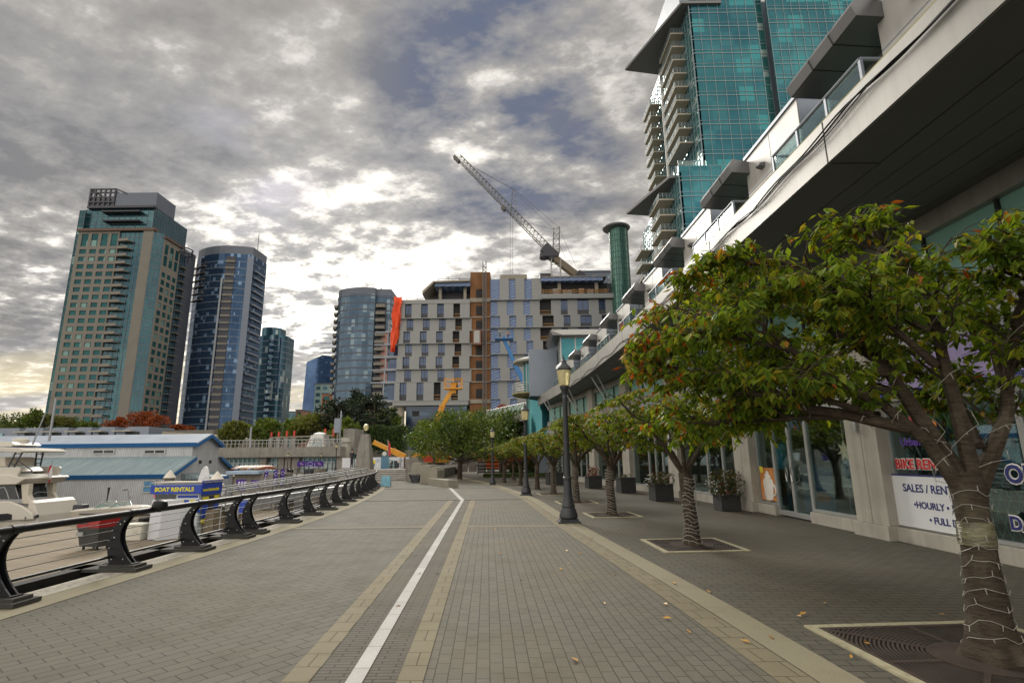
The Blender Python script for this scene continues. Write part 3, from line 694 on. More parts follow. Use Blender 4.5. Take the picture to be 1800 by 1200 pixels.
for i, y0 in enumerate(COLY[:-1]):
    y1 = COLY[i+1]; o, u, v, L = bayframe(y0, y1)
    c = MB(); c.obox(o, u, v, UP, 0,.46, 0,.5, .27,5.79); c.obox(o, u, v, UP, .475,.95, .0,.5, .27,5.79); c.obox(o, u, v, UP, .46,.475, .02,.5, .27,5.79)
    col = c.build("column", M_conc, shop, bevel=.012)
    pb = MB(); pb.obox(o, u, v, UP, -.03,1.0, -.06,.5, 0,.268); pb.build("plinth", M_conc, col, bevel=.01)
    if i >= 2:
        wl = MB(); q = o + u*.5 + v*-.075; wl.lathe([(.045,2.08),(.05,2.1),(.05,2.62),(.045,2.64)], (q.x,q.y,0), 10); wl.obox(q, u, v, UP, -.03,.03, .04,.075, 2.2,2.5)
        wl.build("wall_lamp", M_alu, shop, smooth=True)
    doors = {2: [(2.9,4.6)], 1: [(1.7,2.75)], 4: [(2.0,3.6)]}.get(i, [])
    x = .95
    for a, b in doors + [(L, L)]:
        if a > x: kb = MB(); kb.obox(o, u, v, UP, x,a, .12,.5, 0,.262); kb.build("base_wall", M_conc, shop, bevel=.01)
        x = b
    # glazing
    if i == 1: cuts = [.95,1.7,2.75,3.72,L]           # nearest bay: lattice windows, then the sign window
    elif i == 2: cuts = [.95,2.9,3.75,4.6,L]
    elif i == 4: cuts = [.95,2.0,2.8,3.6,L]
    else: cuts = [.95,2.2,3.4,L]
    for a, b in zip(cuts[:-1], cuts[1:]):
        isdoor = any(da-.01 <= a and b <= db+.01 for da, db in doors); zb = .04 if isdoor else .27
        f = MB(); w = .055
        for (p, q, z0, z1) in ((a,a+w,zb,2.62),(b-w,b,zb,2.62),(a+w,b-w,2.52,2.62),(a+w,b-w,zb,zb+(.12 if isdoor else .06))): f.obox(o, u, v, UP, p,q, .22,.30, z0,z1)
        fr = f.build("shop_door" if isdoor else "shop_window", M_alu, shop)
        MB().obox(o, u, v, UP, a+w,b-w, .255,.265, zb+.06,2.52).build("pane", M_glass, fr)
        if isdoor and i == 2:
            h = MB(); hx = b-.13 if b < 4 else a+.13; cc = o + u*hx + v*.17 + UP*1.12
            h.tube([cc + u*(.045*math.cos(t)) + UP*(.16*math.sin(t)*(1.2 if abs(math.sin(t))>.7 else 1)) for t in [k*math.pi/8 for k in range(17)]], .011, 6)
            h.bar(cc+UP*.16, cc+UP*.16+v*.05, .008); h.bar(cc-UP*.16, cc-UP*.16+v*.05, .008); h.build("handle", flat("chrome", (.6,.6,.6), .2, 1.0), fr)
    b_ = MB(); b_.obox(o, u, v, UP, .95,L, .1,.5, 2.62,4.2); b_.build("sign_band", M_band, shop)
    b_ = MB(); b_.obox(o, u, v, UP, .95,L, .14,.5, 4.2,4.45); b_.obox(o, u, v, UP, .95,L, .14,.5, 5.45,5.79); b_.build("beam", M_fascia, shop, bevel=.01)
    cg = MB(); cg.obox(o, u, v, UP, .95,L, .3,.34, 4.45,5.45)
    cw = cg.build("upper_window", M_clere, shop); fm = MB()
    for q in (1.0, 2.4, 3.9, L-.06): fm.obox(o, u, v, UP, q,q+.05, .24,.3, 4.45,5.45)
    fm.build("frame", M_seam, cw)
    # the room behind: floor, back wall, ceiling
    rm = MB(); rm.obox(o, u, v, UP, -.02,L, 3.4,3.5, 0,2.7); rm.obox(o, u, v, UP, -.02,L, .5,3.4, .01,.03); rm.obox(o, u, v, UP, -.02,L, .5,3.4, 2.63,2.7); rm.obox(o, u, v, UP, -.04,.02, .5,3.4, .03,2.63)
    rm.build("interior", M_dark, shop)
    if i >= 4:
        st = MB(); q = o + u*.48; rr = random.Random(i)
        for k in (-.5,.45): st.bar(q + UP*2.9 + v*.05, q - v*(1.5) + u*k + UP*5.79, .035, 8)
        st.build("canopy_strut", M_alu, shop, smooth=True)
# ---- shop contents seen through the glass
def lambda_bay(i): return bayframe(COLY[i], COLY[i+1])
o2, u2, v2, L2 = lambda_bay(2)
def inbay(fr, a, b, c): o, u, v, L = fr; return o + u*a + v*b + UP*c
B2, B1 = (o2,u2,v2,L2), lambda_bay(1)
rdir = -u2                                                        # reading direction on the shopfront
pt = thing("window_poster", "orange coffee poster with a white mug standing in the shop window", "poster", inbay(B2,4.9,.24,.33))
pb = MB(); pb.obox(o2,u2,v2,UP, 4.68,5.53, .236,.246, .36,1.27); pb.build("sheet", pm("poster_orange", (.55,.22,.06), .5, 0, .4, 1.5, .35), pt)
mug = MB(); mc = inbay(B2, 4.98, .232, .38)
prof = [(.12,.0),(.14,.05),(.2,.46),(.19,.5),(.17,.56),(.1,.6),(.12,.66),(.05,.7),(.05,.76),(-.02,.82),(-.05,.75),(-.12,.68),(-.1,.61),(-.17,.57),(-.2,.5),(-.2,.46),(-.14,.05),(-.12,0)]
mug.ext([mc + rdir*(x*1.45-.07) + UP*z for x, z in prof], v2*-.012)
hd = [mc + rdir*(.19+.15*math.sin(t)) + UP*(.28+.15*-math.cos(t)) - v2*.008 for t in [k*math.pi/10 for k in range(11)]]; mug.tube(hd, .026, 6)
mug.build("mug", flat("mug_white", (.75,.72,.66), .5), pt)
sc_ = MB(); sc_.ext([inbay(B2, 5.15, .233, .42) + rdir*(.26*math.cos(t)) + UP*(.17*math.sin(t)+.08) for t in [k*math.pi/8 for k in range(16)]], v2*-.006); sc_.build("saucer", pm("saucer", (.5,.33,.22), .5), pt)
yn = MB(); yn.obox(o2,u2,v2,UP, 5.3,5.5, .226,.234, 1.13,1.3); tag(yn.build("sticky_note", flat("note_yellow", (.7,.6,.06), .6), None), "small yellow note stuck at the corner of the coffee poster", "note")
# blue gift-like roll
bc = inbay(B2, 4.98, .75, 0); r_ = MB(); r_.lathe([(.16,1.3),(.2,1.32),(.21,1.6),(.2,1.93),(.17,1.95),(.05,1.96)], (bc.x,bc.y,0), 14)
r_.lathe([(.02,1.96),(.035,2.0),(.015,2.1)], (bc.x,bc.y,0), 8); r_.lathe([(.3,1.24),(.3,1.3),(.17,1.3)], (bc.x,bc.y,0), 14); r_.lathe([(.3,.03),(.3,.06),(.05,.08),(.05,1.24)], (bc.x,bc.y,0), 14)
tag(r_.build("display_drum", flat("bright_blue", (.03,.36,.52), .4), None, smooth=True), "bright blue drum display on a stand above the coffee poster", "display")
# star lantern
sl_ = inbay(B2, 1.62, .36, 1.70); st = MB(); rim = []
for k in range(14):
    a = math.pi/2 + k*math.pi/7; rr = .27 if k % 2 == 0 else .11; rim.append(sl_ + rdir*(rr*math.cos(a)) + UP*(rr*math.sin(a)))
for s in (-1,1):
    ap = sl_ + v2*(.07*s)
    for k in range(14):
        f = [rim[k], rim[(k+1)%14], ap]; st.poly(f if s < 0 else f[::-1])
st.bar(sl_+UP*.27, sl_+UP*.9, .005, 4)
mm = N("star_paper"); mm.bsdf((.75,.62,.46), .7, 0, .2, None, 0, 0, Emission_Color=(1,.72,.42,1), Emission_Strength=.16); tag(st.build("star_lantern", mm.mat, None), "pale paper star lantern hanging in the shop window", "lantern")
gb = thing("gelato_board", "blue board with red GELATO oval seen through the glass door", "sign", inbay(B2,3.2,.8,0))
g = MB(); g.obox(o2,u2,v2,UP, 2.95,4.3, .8,.84, .1,1.35); g.build("board", pm("deep_blue", (.02,.10,.22), .5), gb)
ov = MB(); ov.ext([inbay(B2,3.5,.795,.55) + rdir*(.42*math.cos(t)) + UP*(.12*math.sin(t)) for t in [k*math.pi/12 for k in range(24)]], v2*-.008); ov.build("oval", flat("dull_red", (.35,.05,.03), .5), gb)
text_mb("GELATO", .17, inbay(B2,3.5,.783,.49), rdir, UP, .003).build("lettering", flat("gold_letters", (.5,.35,.12), .5), gb)
rug = MB(); a = inbay(B2,1.75,1.7,0); rug.obox(a,u2,v2,UP, -.35,.4, 0,.03, .9,2.5); tag(rug.build("wall_hanging", pm("red_cloth", (.16,.02,.015), .9), None), "dark red cloth hanging behind the star lantern", "cloth")
ct = MB(); ct.obox(o2,u2,v2,UP, 1.1,2.2, 1.2,1.7, .03,.95); ct.obox(o2,u2,v2,UP, 1.05,2.25, 1.15,1.75, .95,1.0); tag(ct.build("shop_counter", pm("counter_grey", (.10,.10,.10), .4), None), "grey counter inside the poster shop behind the glass", "counter")
gbx = MB(); gbx.obox(o2,u2,v2,UP, 1.0,1.45, .36,.62, .29,.42, 0); gbx.obox(o2,u2,v2,UP, 1.02,1.43, .38,.6, .42,.78, 1)
tag(gbx.build("green_crate", [flat("pale_box", (.5,.62,.56), .6), flat("dark_green", (.03,.09,.03), .7)], None), "dark green planter on a pale box inside window corner", "box")
# sign letters over the poster shop (blue, mostly behind leaves)
sg = text_mb("un", .62, inbay(B2, 4.9, .06, 2.86), rdir, UP, .02, bold=.02).build("shop_lettering", flat("sky_blue_letters", (.05,.32,.6), .4), None)
tag(sg, "rounded blue shop letters on the grey band above the poster window", "lettering")
# ---- bike shop window
B = B1; o1, u1, v1, L1 = B1; rd1 = -u1
sb = thing("rental_sign", "white window board reading SALES / RENTALS, HOURLY, HALF DAY, FULL DAY", "sign", inbay(B1,4.6,.2,.3))
s = MB(); s.obox(o1,u1,v1,UP, 3.79,L1+.1, .19,.215, .3,1.22); s.build("board", pm("sign_white", (.72,.74,.76), .4, 0, .5, 1.2, .06), sb)
s = MB(); s.obox(o1,u1,v1,UP, 3.79,L1+.1, .186,.2135, 1.222,1.25); s.build("blue_edge", M_navy, sb)
lt = MB()
for txt, z, sz, a in (("SALES / RENTALS", .94, .20, 5.34), ("•HOURLY • ½ DAY", .66, .165, 5.12), ("• FULL DAY", .42, .165, 4.8)):
    t_ = text_mb(txt, sz, inbay(B1, a, .187, z), rd1, UP, .002, 'LEFT', .004); lt.add(t_.v, t_.f)
lt.build("lettering", M_navy, sb)
def letters(name, label, txt, size, a, z, mat, vo=.18, fr=B1, bold=.006, back=None):
    rd = -fr[1]
    if back:
        t = thing(name, label, "lettering", inbay(fr,a,vo,z))
        text_mb(txt, size, inbay(fr,a,vo+.012,z), rd, UP, .002, 'LEFT', bold*3.2).build("outline", back, t)
        text_mb(txt, size, inbay(fr,a,vo,z), rd, UP, .003, 'LEFT', bold).build("letters", mat, t)
    else: tag(text_mb(txt, size, inbay(fr,a,vo,z), rd, UP, .002, 'LEFT', bold).build(name, mat, None), label, "lettering")
letters("window_lettering", "red BIKE RENTALS letters outlined white on the shop window", "BIKE RENTALS", .245, 5.43, 1.36, M_pinkred, back=M_whitel)
letters("window_lettering", "purple script letters high on the bike rental window", "Urban", .2, 5.2, 1.78, M_purple)
letters("window_lettering", "big blue OPEN letters outlined white on the lattice window", "OPEN", .36, 3.12, 1.2, M_navy, back=M_whitel, bold=.01)
letters("window_lettering", "blue DAYS letters outlined white below the OPEN letters", "DAYS", .27, 3.2, .52, M_navy, back=M_whitel, bold=.008)
fl = MB(); fc = inbay(B1, 4.85, .19, 2.18)
for k in range(5): a = k*1.257+.4; fl.tube([fc, fc+rd1*(.16*math.cos(a))+UP*(.16*math.sin(a))], [.03,.012], 5)
tag(fl.build("window_emblem", M_pinkred, None), "red splash emblem on the bike shop glass behind the branches", "emblem")
for a, z, mt, lb in ((4.35,2.12,M_orange,"orange ring emblem on the bike shop glass"),(4.28,1.72,M_orange,"lower small orange ring emblem on the bike shop glass")):
    q = inbay(B1,a,.19,z); rg = MB(); rg.tube([q+rd1*(.06*math.cos(t))+UP*(.06*math.sin(t)) for t in [k*math.pi/8 for k in range(17)]], .022, 5); tag(rg.build("window_emblem", mt, None), lb, "emblem")
q = inbay(B1,4.3,.19,1.95); rg = MB(); rg.tube([q+rd1*.02+UP*.14, q+rd1*.06+UP*.02, q+rd1*.02-UP*.1, q-rd1*.04-UP*.16], .022, 5); tag(rg.build("window_emblem", M_navy, None), "blue curved stroke emblem on the bike shop glass", "emblem")
# shop sign on the band over the bike shop
bs = thing("fascia_sign", "violet and orange shop sign band over the bike rental windows", "sign", inbay(B1,3,.05,2.8))
q = MB(); q.obox(o1,u1,v1,UP, 1.0,5.4, .04,.098, 2.78,3.5); q.build("board", pm("violet_board", (.33,.28,.50), .5, 0, .4, .8, .2), bs)
q = MB(); q.obox(o1,u1,v1,UP, 1.0,5.4, .03,.096, 2.70,2.778); q.build("blue_trim", pm("blue_trim", (.03,.05,.35), .5), bs)
q = MB(); q.obox(o1,u1,v1,UP, 1.0,2.4, .028,.039, 2.82,3.1); q.build("orange_patch", pm("orange_patch", (.6,.35,.12), .5, 0, .4, 3, .4), bs)
# lattice grille behind the glass
M_lat = flat("teal_lattice", (.22,.42,.40), .5, .2)
for a0, a1, lb in ((1.02,3.66,"teal folding security lattice behind the OPEN window"), (3.8,5.55,"teal folding security lattice behind the BIKE RENTALS window")):
    lm = MB(); z0, z1 = .3, 2.45; p = .17; H_ = z1-z0; n = int((a1-a0)/p)
    for s in (1,-1):
        for k in range(-12, n+12):
            xa = a0 + k*p; xb = xa + s*H_*.42; za, zb = z0, z1
            if xb == xa: continue
            def cut(xa, za, xb, zb):
                ts = sorted(((a0-xa)/(xb-xa), (a1-xa)/(xb-xa))); t0, t1 = max(0,ts[0]), min(1,ts[1])
                return None if t0 >= t1 else ((xa+(xb-xa)*t0, za+(zb-za)*t0), (xa+(xb-xa)*t1, za+(zb-za)*t1))
            c = cut(xa,za,xb,zb)
            if c: lm.bar(inbay(B1,c[0][0],.36+.012*s,c[0][1]), inbay(B1,c[1][0],.36+.012*s,c[1][1]), .007, 4)
    tag(lm.build("security_lattice", M_lat, None), lb, "lattice")
# garments on a rail in the poster shop
gr_ = thing("clothes_rail", "clothes rail with white and pink garments under the star lantern", "rail", inbay(B2,2.30,1.3,0)); q = MB()
q.bar(inbay(B2,1.85,1.05,1.5), inbay(B2,2.75,1.05,1.5), .012, 6); q.bar(inbay(B2,1.85,1.05,.03), inbay(B2,1.85,1.05,1.5), .012, 6); q.bar(inbay(B2,2.75,1.05,.03), inbay(B2,2.75,1.05,1.5), .012, 6); q.build("rail", M_alu, gr_)
for k, (a, c_) in enumerate(((1.55,(.5,.2,.25)),(1.72,(.55,.5,.5)),(1.9,(.5,.52,.55)),(2.1,(.15,.2,.3)),(2.25,(.5,.48,.44)))):
    q = MB(); q.ext([inbay(B2,a+.4-.02,1.0,1.48), inbay(B2,a+.4-.16,.98,1.36), inbay(B2,a+.4-.2,.97,.85), inbay(B2,a+.4+.2,.97,.83), inbay(B2,a+.4+.15,.98,1.36), inbay(B2,a+.4+.02,1.0,1.48)], v2*.05); q.build("garment", flat("garment_%d" % k, c_, .8), gr_)
# orange lamps in the farther shops
for (i, a, z, lb) in ((3,4.3,2.05,"orange glowing lampshade in the shop third bay from the bike shop"),(4,3.2,1.9,"orange hanging lampshade in the fourth shop bay"),(5,2.6,1.85,"orange hanging lampshade in the fifth shop bay")):
    fr = lambda_bay(i); q = inbay(fr, a, 1.1, z); d = MB(); d.lathe([(.09,.2),(.22,.12),(.32,0),(.3,0),(.2,.1)], (q.x,q.y,q.z), 14); d.bar(q+UP*.2, Vector((q.x,q.y,2.63)), .008, 4)
    mm = N("lampshade"); mm.bsdf((.6,.22,.03), .5, 0, .4, None, 0, 0, Emission_Color=(1,.4,.08,1), Emission_Strength=.35); tag(d.build("pendant_lamp", mm.mat, None), lb, "lamp")
for (i, a, wz, colr, lb) in ((3,2.2,1.2,(.25,.22,.2),"pale shelf of goods inside the third shop bay"),(4,4.2,1.25,(.16,.2,.22),"grey shelf inside the fourth shop bay")):
    fr = lambda_bay(i); sh = MB()
    for k in range(4): sh.obox(fr[0],fr[1],fr[2],UP, a-.6,a+.6, 1.6,1.95, .3+.42*k,.34+.42*k)
    for k in range(14): sh.obox(fr[0],fr[1],fr[2],UP, a-.55+.17*(k%7),a-.45+.17*(k%7), 1.65,1.85, .341+.42*(k//7)+.42,.341+.42*(k//7)+.42+.12+.05*(k%3))
    sh.obox(fr[0],fr[1],fr[2],UP, a-.65,a-.6, 1.6,1.95, .03,1.65); sh.obox(fr[0],fr[1],fr[2],UP, a+.6,a+.65, 1.6,1.95, .03,1.65)
    tag(sh.build("shop_shelf", pm("shelf_paint", colr, .6), None), lb, "shelf")
# ---- canopy
canX = smooth_curve([(-8,4.72),(4,4.70),(8,4.63),(14,4.55),(19,4.4),(27,3.95),(34,3.4),(44.5,2.1)])
ZS, ZF = 5.80, 6.46
CY = [-4 + 1.0*i for i in range(49)]
def strip(f0, f1, z0, z1, y0=-4, y1=44.5, step=1.0):
    mb = MB(); ys = []; y = y0
    while y < y1-1e-6: ys.append(y); y += step
    ys.append(y1)
    vs = []
    for y in ys: vs += [(f0(y),y,z0),(f1(y),y,z0),(f1(y),y,z1),(f0(y),y,z1)]
    n = len(ys); fs = []
    for i in range(n-1):
        for k in range(4): fs.append((4*i+k, 4*i+(k+1)%4, 4*i+4+(k+1)%4, 4*i+4+k)[::-1])
    fs += [(0,1,2,3), (4*n-1,4*n-2,4*n-3,4*n-4)]
    return mb.add(vs, fs)
strip(canX, lambda y: canX(y)+.3, ZS, ZF).build("canopy_fascia", M_fascia, shop)
sm = MB()
for y in (-1.5, 2.6, 7.1, 11.6, 16, 20.4, 24.8, 29.2, 33.6, 38, 42): sm.obox(Vector((canX(y),y,0)), Vector((0,1,0)), Vector((1,0,0)), UP, -.012,.012, -.003,.01, ZS,ZF)
sm.build("fascia_joint", M_seam, shop)
strip(lambda y: canX(y)+.03, lambda y: canX(y)+.32, ZF, ZF+.05).build("mossy_coping", M_moss, shop)
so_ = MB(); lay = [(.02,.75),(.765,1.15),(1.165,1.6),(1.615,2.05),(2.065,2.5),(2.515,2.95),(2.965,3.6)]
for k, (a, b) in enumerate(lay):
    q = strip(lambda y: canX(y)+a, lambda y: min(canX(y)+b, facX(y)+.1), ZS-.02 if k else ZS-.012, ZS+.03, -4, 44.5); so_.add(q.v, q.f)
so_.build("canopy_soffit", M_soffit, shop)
so2 = MB()
for y in (2.6,7.1,11.6,16,20.4,24.8,29.2,33.6,38,42): so2.obox(Vector((canX(y)+.05,y,0)), Vector((1,0,0)), Vector((0,1,0)), UP, 0,.7, -.01,.01, ZS-.016,ZS-.0125)
so2.build("soffit_joint", M_seam, shop)
bk = strip(lambda y: canX(y)+.3, lambda y: facX(y)+1.2, ZS+.035, ZF); bk.build("canopy_slab", M_conc_d, shop)
# ---- flats above the canopy: white boxes, glass between them, tilted metal awnings, glass balustrade
for k in range(9):
    yn, yf = .2 + 4.3*k, 2.35 + 4.3*k
    yf2 = .2 + 4.3*(k+1)
    o, u, v = Vector((canX(yn)+.72, yn, 0)), (Vector((canX(yf2)-canX(yn), yf2-yn, 0))).normalized(), None
    v = Vector((u.y,-u.x,0)); Lb = (yf-yn); Lt = (yf2-yn)
    t = MB(); t.obox(o,u,v,UP, 0,Lb, 0,3.6, ZF,8.12); blk = t.build("roof_unit", [M_panel_w], shop)
    e = MB(); e.obox(o,u,v,UP, -.012,0, .02,3.6, ZF,8.12); e.build("end_panel", M_panel_g, blk)
    j = MB(); j.obox(o,u,v,UP, 0,Lb, -.004,0, 7.28,7.295); j.obox(o,u,v,UP, Lb*.5,Lb*.5+.014, -.004,0, ZF,8.12); j.obox(o,u,v,UP, -.03,Lb+.03, -.03,3.6, 8.12,8.19); j.build("trim", M_panel_g, blk)
    wl = MB(); c = o + u*(Lb*.62) - v*.003 + UP*7.62; wl.ext([c, c-v*.12-UP*.03, c-v*.12-UP*.07, c-UP*.11], u*.16); wl.build("wall_lamp", M_awn, blk)
    gl = MB(); gl.obox(o,u,v,UP, Lb,Lt-.012, .5,.56, ZF,7.85); w = gl.build("window", M_pent, shop)
    f = MB()
    for q in (Lb+.02, Lb+.7, Lb+1.35, Lt-.09): f.obox(o,u,v,UP, q,q+.06, .42,.5, ZF,7.85)
    f.obox(o,u,v,UP, Lb,Lt-.02, .42,.5, 7.68,7.85); f.build("frame", M_alu, w)
    rf = MB(); rf.obox(o,u,v,UP, Lb,Lt-.02, .57,3.6, 7.86,8.05); rf.build("roof", M_panel_g, shop)
    aw = MB(); A = o + u*(Lb-.15); p = [(.55,7.70),(.55,7.9),(-.36,8.08),(-.46,7.92),(-.40,7.76)]
    aw.ext([A + v*a + UP*b for a, b in p], u*(Lt-Lb-.35)); an = aw.build("awning", M_awn, shop)
    sj = MB()
    for q in (.55,1.1):
        s0 = A + u*q; sj.ext([s0 + v*a + UP*b for a, b in [(.55,7.904),(-.361,8.084),(-.465,7.92),(-.403,7.756),(.55,7.696),(.5,7.72),(-.38,7.79),(-.44,7.92),(-.35,8.06),(.5,7.88)]], u*.018)
    sj.build("joint", M_seam, an)
for k in range(8):
    ya, yb = 6.55 + 4.3*k, 6.55 + 4.3*k + 2.5
    a, b = Vector((canX(ya)+.3,ya,0)), Vector((canX(yb)+.3,yb,0)); u = (b-a).normalized(); v = Vector((u.y,-u.x,0)); L = (b-a).length
    f = MB(); n = 3
    for q in range(n+1): f.obox(a,u,v,UP, L*q/n-.025,L*q/n+.025, -.02,.02, ZF+.05,7.06)
    f.bar(a+UP*7.08, b+UP*7.08, .028, 8); f.bar(a+UP*6.62, b+UP*6.62, .016, 6); f.bar(a+UP*7.08, a+UP*7.08+v*.5, .028, 8); f.bar(b+UP*7.08, b+UP*7.08+v*.5, .028, 8)
    fr = f.build("balustrade", M_panel_g, shop, smooth=True); g = MB()
    for q in range(n): g.obox(a,u,v,UP, L*q/n+.04,L*(q+1)/n-.04, -.006,.006, 6.66,7.03)
    g.build("glass_panel", M_bal, fr)
bd = MB(); bd.prism([(facX(y)+.5+.35, y) for y in range(-4, 49, 4)] + [(40,48),(40,-4)], 5.9, 6.44); bd.box(9.2,30,-4,46,ZF,8.1); bd.build("roof_slab", M_conc_d, shop)
# cable looping along the fascia
r = random.Random(8); cb = MB()
for k in range(3):
    pts = []
    for i in range(0, 70):
        y = 3.0 + i*.22; pts.append(Vector((canX(y)-.03-.012*k, y, ZF-.14 - .02*y*.55*(1 if y < 13 else 1) + .045*math.sin(y*1.15+k*.8) - .03*k + (.03*math.sin(y*3.1+k)))))
    cb.tube(pts, .014 if k < 2 else .009, 5)
for i in range(8):
    y = 15.2+.2*i; c = Vector((canX(y)-.05, y, ZF-.33-.1*r.random())); cb.tube([c+vrand(r,.03), c+Vector((-.06,.05,-.16)), c+Vector((-.03,.3,-.22-.2*r.random())), c+Vector((0,.5,-.05))], .009, 4)
cb.tube([Vector((canX(y)-.02, y, ZF-.38+.06*math.sin(y*1.9)-.006*y)) for y in [18.3+.3*i for i in range(55)]], .012, 4)
tag(cb.build("black_cable", M_black, None, smooth=True), "tangled black cable looped along the canopy fascia", "cable")
# ---- end of the flats: glass bay with curved roof, and the round balcony bay
M_teal = glazing("teal_bay_glass", (.02,.13,.16), (.05,.23,.25), (1.2,1.2,2.6), .05, .5)
pv = thing("glass_pavilion", "glazed corner flat with curved metal roof at the end of the canopy", "building", (6,41,6.5))
a = at(985,668,41); b = at(1092,668,41); t_ = at(985,592,41).z; zb = 6.47
MB().box(a.x+.1,b.x,41,45.5,zb,t_).build("glass_wall", M_teal, pv); f = MB()
n = 4
for k in range(n+1): x = a.x+.1+(b.x-a.x-.1)*k/n; f.box(x-.05,x+.05,40.93,41,zb,t_)
for z in (zb+.1, zb+1.35, t_-.06): f.box(a.x+.1,b.x,40.95,41,z-.04,z+.04)
for y in (42.2,43.8): f.box(a.x+.02,a.x+.1,y,y+.08,zb,t_)
f.build("mullion", M_panel_w, pv)
rp = [(a.x-.75, t_+.35)] + [(a.x-.75+(b.x-a.x+1.0)*k/8, t_+.02+.32*(1-(k/8-.35)**2)*1.3) for k in range(9)] + [(b.x+.3,t_+.01),(a.x+.2,t_+.01)]
rf = MB(); rf.ext([(x,40.3,z) for x, z in rp[1:]], (0,5.6,0)); rf.build("roof", M_panel_w, pv)
rf = MB(); rf.ext([(a.x-.76,40.25,t_+.34),(a.x+.2,40.25,t_+.005),(a.x+.2,40.25,t_-.02),(a.x-.55,40.25,t_-.02)], (0,5.6,0)); rf.build("eaves", M_awn, pv)
w = MB(); w.box(a.x-2.3,a.x+.0,43.2,46,6.47,t_-.55); w.build("side_wall", M_panel_g, pv)
rb = thing("round_bay", "round glazed bay with disc roof and curved railed balcony", "building", (2.6,46.5,5.5))
c = at(945,690,46.5); zt = at(945,640,46.5).z; zf = at(945,692,46.5).z; ztop = at(945,630,46.5).z
MB().lathe([(1.25,zf),(1.25,zt)], (c.x,c.y,0), 24).build("glass_drum", M_teal, rb, smooth=True); f = MB()
for k in range(12): q = k*math.pi/6+.2; f.box(c.x+1.27*math.cos(q)-.04,c.x+1.27*math.cos(q)+.04,c.y+1.27*math.sin(q)-.04,c.y+1.27*math.sin(q)+.04,zf,zt)
f.build("mullion", M_alu, rb)
MB().lathe([(1.2,zt),(1.95,zt+.05),(2.0,zt+.22),(1.85,zt+.28),(1.2,zt+.5),(.2,zt+.55)], (c.x-.15,c.y,0), 28).build("roof", pm("roof_disc", (.42,.41,.36), .6), rb, smooth=True)
MB().lathe([(1.1,zf-.35),(1.9,zf-.2),(2.05,zf-.1),(2.05,zf)], (c.x-.2,c.y,0), 28).build("balcony", M_moss, rb, smooth=True); f = MB()
for z in (.2,.4,.6,.8): f.tube([(c.x-.2+1.98*math.cos(q), c.y+1.98*math.sin(q), zf+z) for q in [math.pi*.75+k*math.pi/14 for k in range(18)]], .022, 5)
for k in range(0,18,2): q = math.pi*.75+k*math.pi/14; f.bar((c.x-.2+1.98*math.cos(q), c.y+1.98*math.sin(q), zf), (c.x-.2+1.98*math.cos(q), c.y+1.98*math.sin(q), zf+.82), .025, 5)
f.build("railing", M_alu, rb)
MB().lathe([(1.3,3.0),(1.3,zf-.35)], (c.x+.3,c.y+.6,0), 20).build("lower_drum", M_teal, rb, smooth=True)
w = MB(); w.box(c.x+1.1,c.x+2.5,c.y-.6,c.y+3,4.5,zt+.9); w.build("side_wall", M_panel_g, rb)
# lower canopy beyond
lc = thing("lower_canopy", "lower grey canopy with glass railing beyond the prow of the big canopy", "canopy", (2,52,0))
e0, e1 = at(853,744,57), at(928,716,49); z0 = e0.z
pl = [(e0.x,57),(e1.x,48.5),(e1.x+7,47.5),(e1.x+7,60),(e0.x+2,60)]
MB().prism(pl, z0-.25, z0+.4).build("slab", M_conc, lc)
f = MB(); d = Vector((e1.x-e0.x, -8.5, 0)); n = 8; s0 = Vector((e0.x+.15,57,z0+.4)); s1 = s0 + d
for k in range(n+1): f.bar(s0+d*(k/n), s0+d*(k/n)+UP*.95, .03, 5)
f.bar(s0+UP*.95, s1+UP*.95, .03, 6); f.build("railing", M_alu, lc)
g = MB(); u = d.normalized(); g.obox(s0,u,Vector((-u.y,u.x,0)),UP, 0,d.length,-.01,.01,.1,.88); g.build("glass_panel", M_bal, lc)
w = MB(); w.box(e1.x+.8,e1.x+7,48.3,59,0,z0-.26); w.build("wall", M_panel_g, lc)
f = MB()
for k in range(4): f.bar((e0.x+1.5+k*.9,56-k*1.5,0.8),(e0.x+1.2+k*.9,56.4-k*1.5,z0-.26),.06,6)
f.build("strut", M_alu, lc)
w = MB()
for k in range(3): w.ext([(3.0+k*1.2,46.2-k*.3,ZS-.5)]*1+[(3.1+k*1.2,46.2-k*.3,ZS-.5),(3.1+k*1.2,46.0,2.6),(3.0+k*1.2,46.0,2.6)], (0,.08,0))
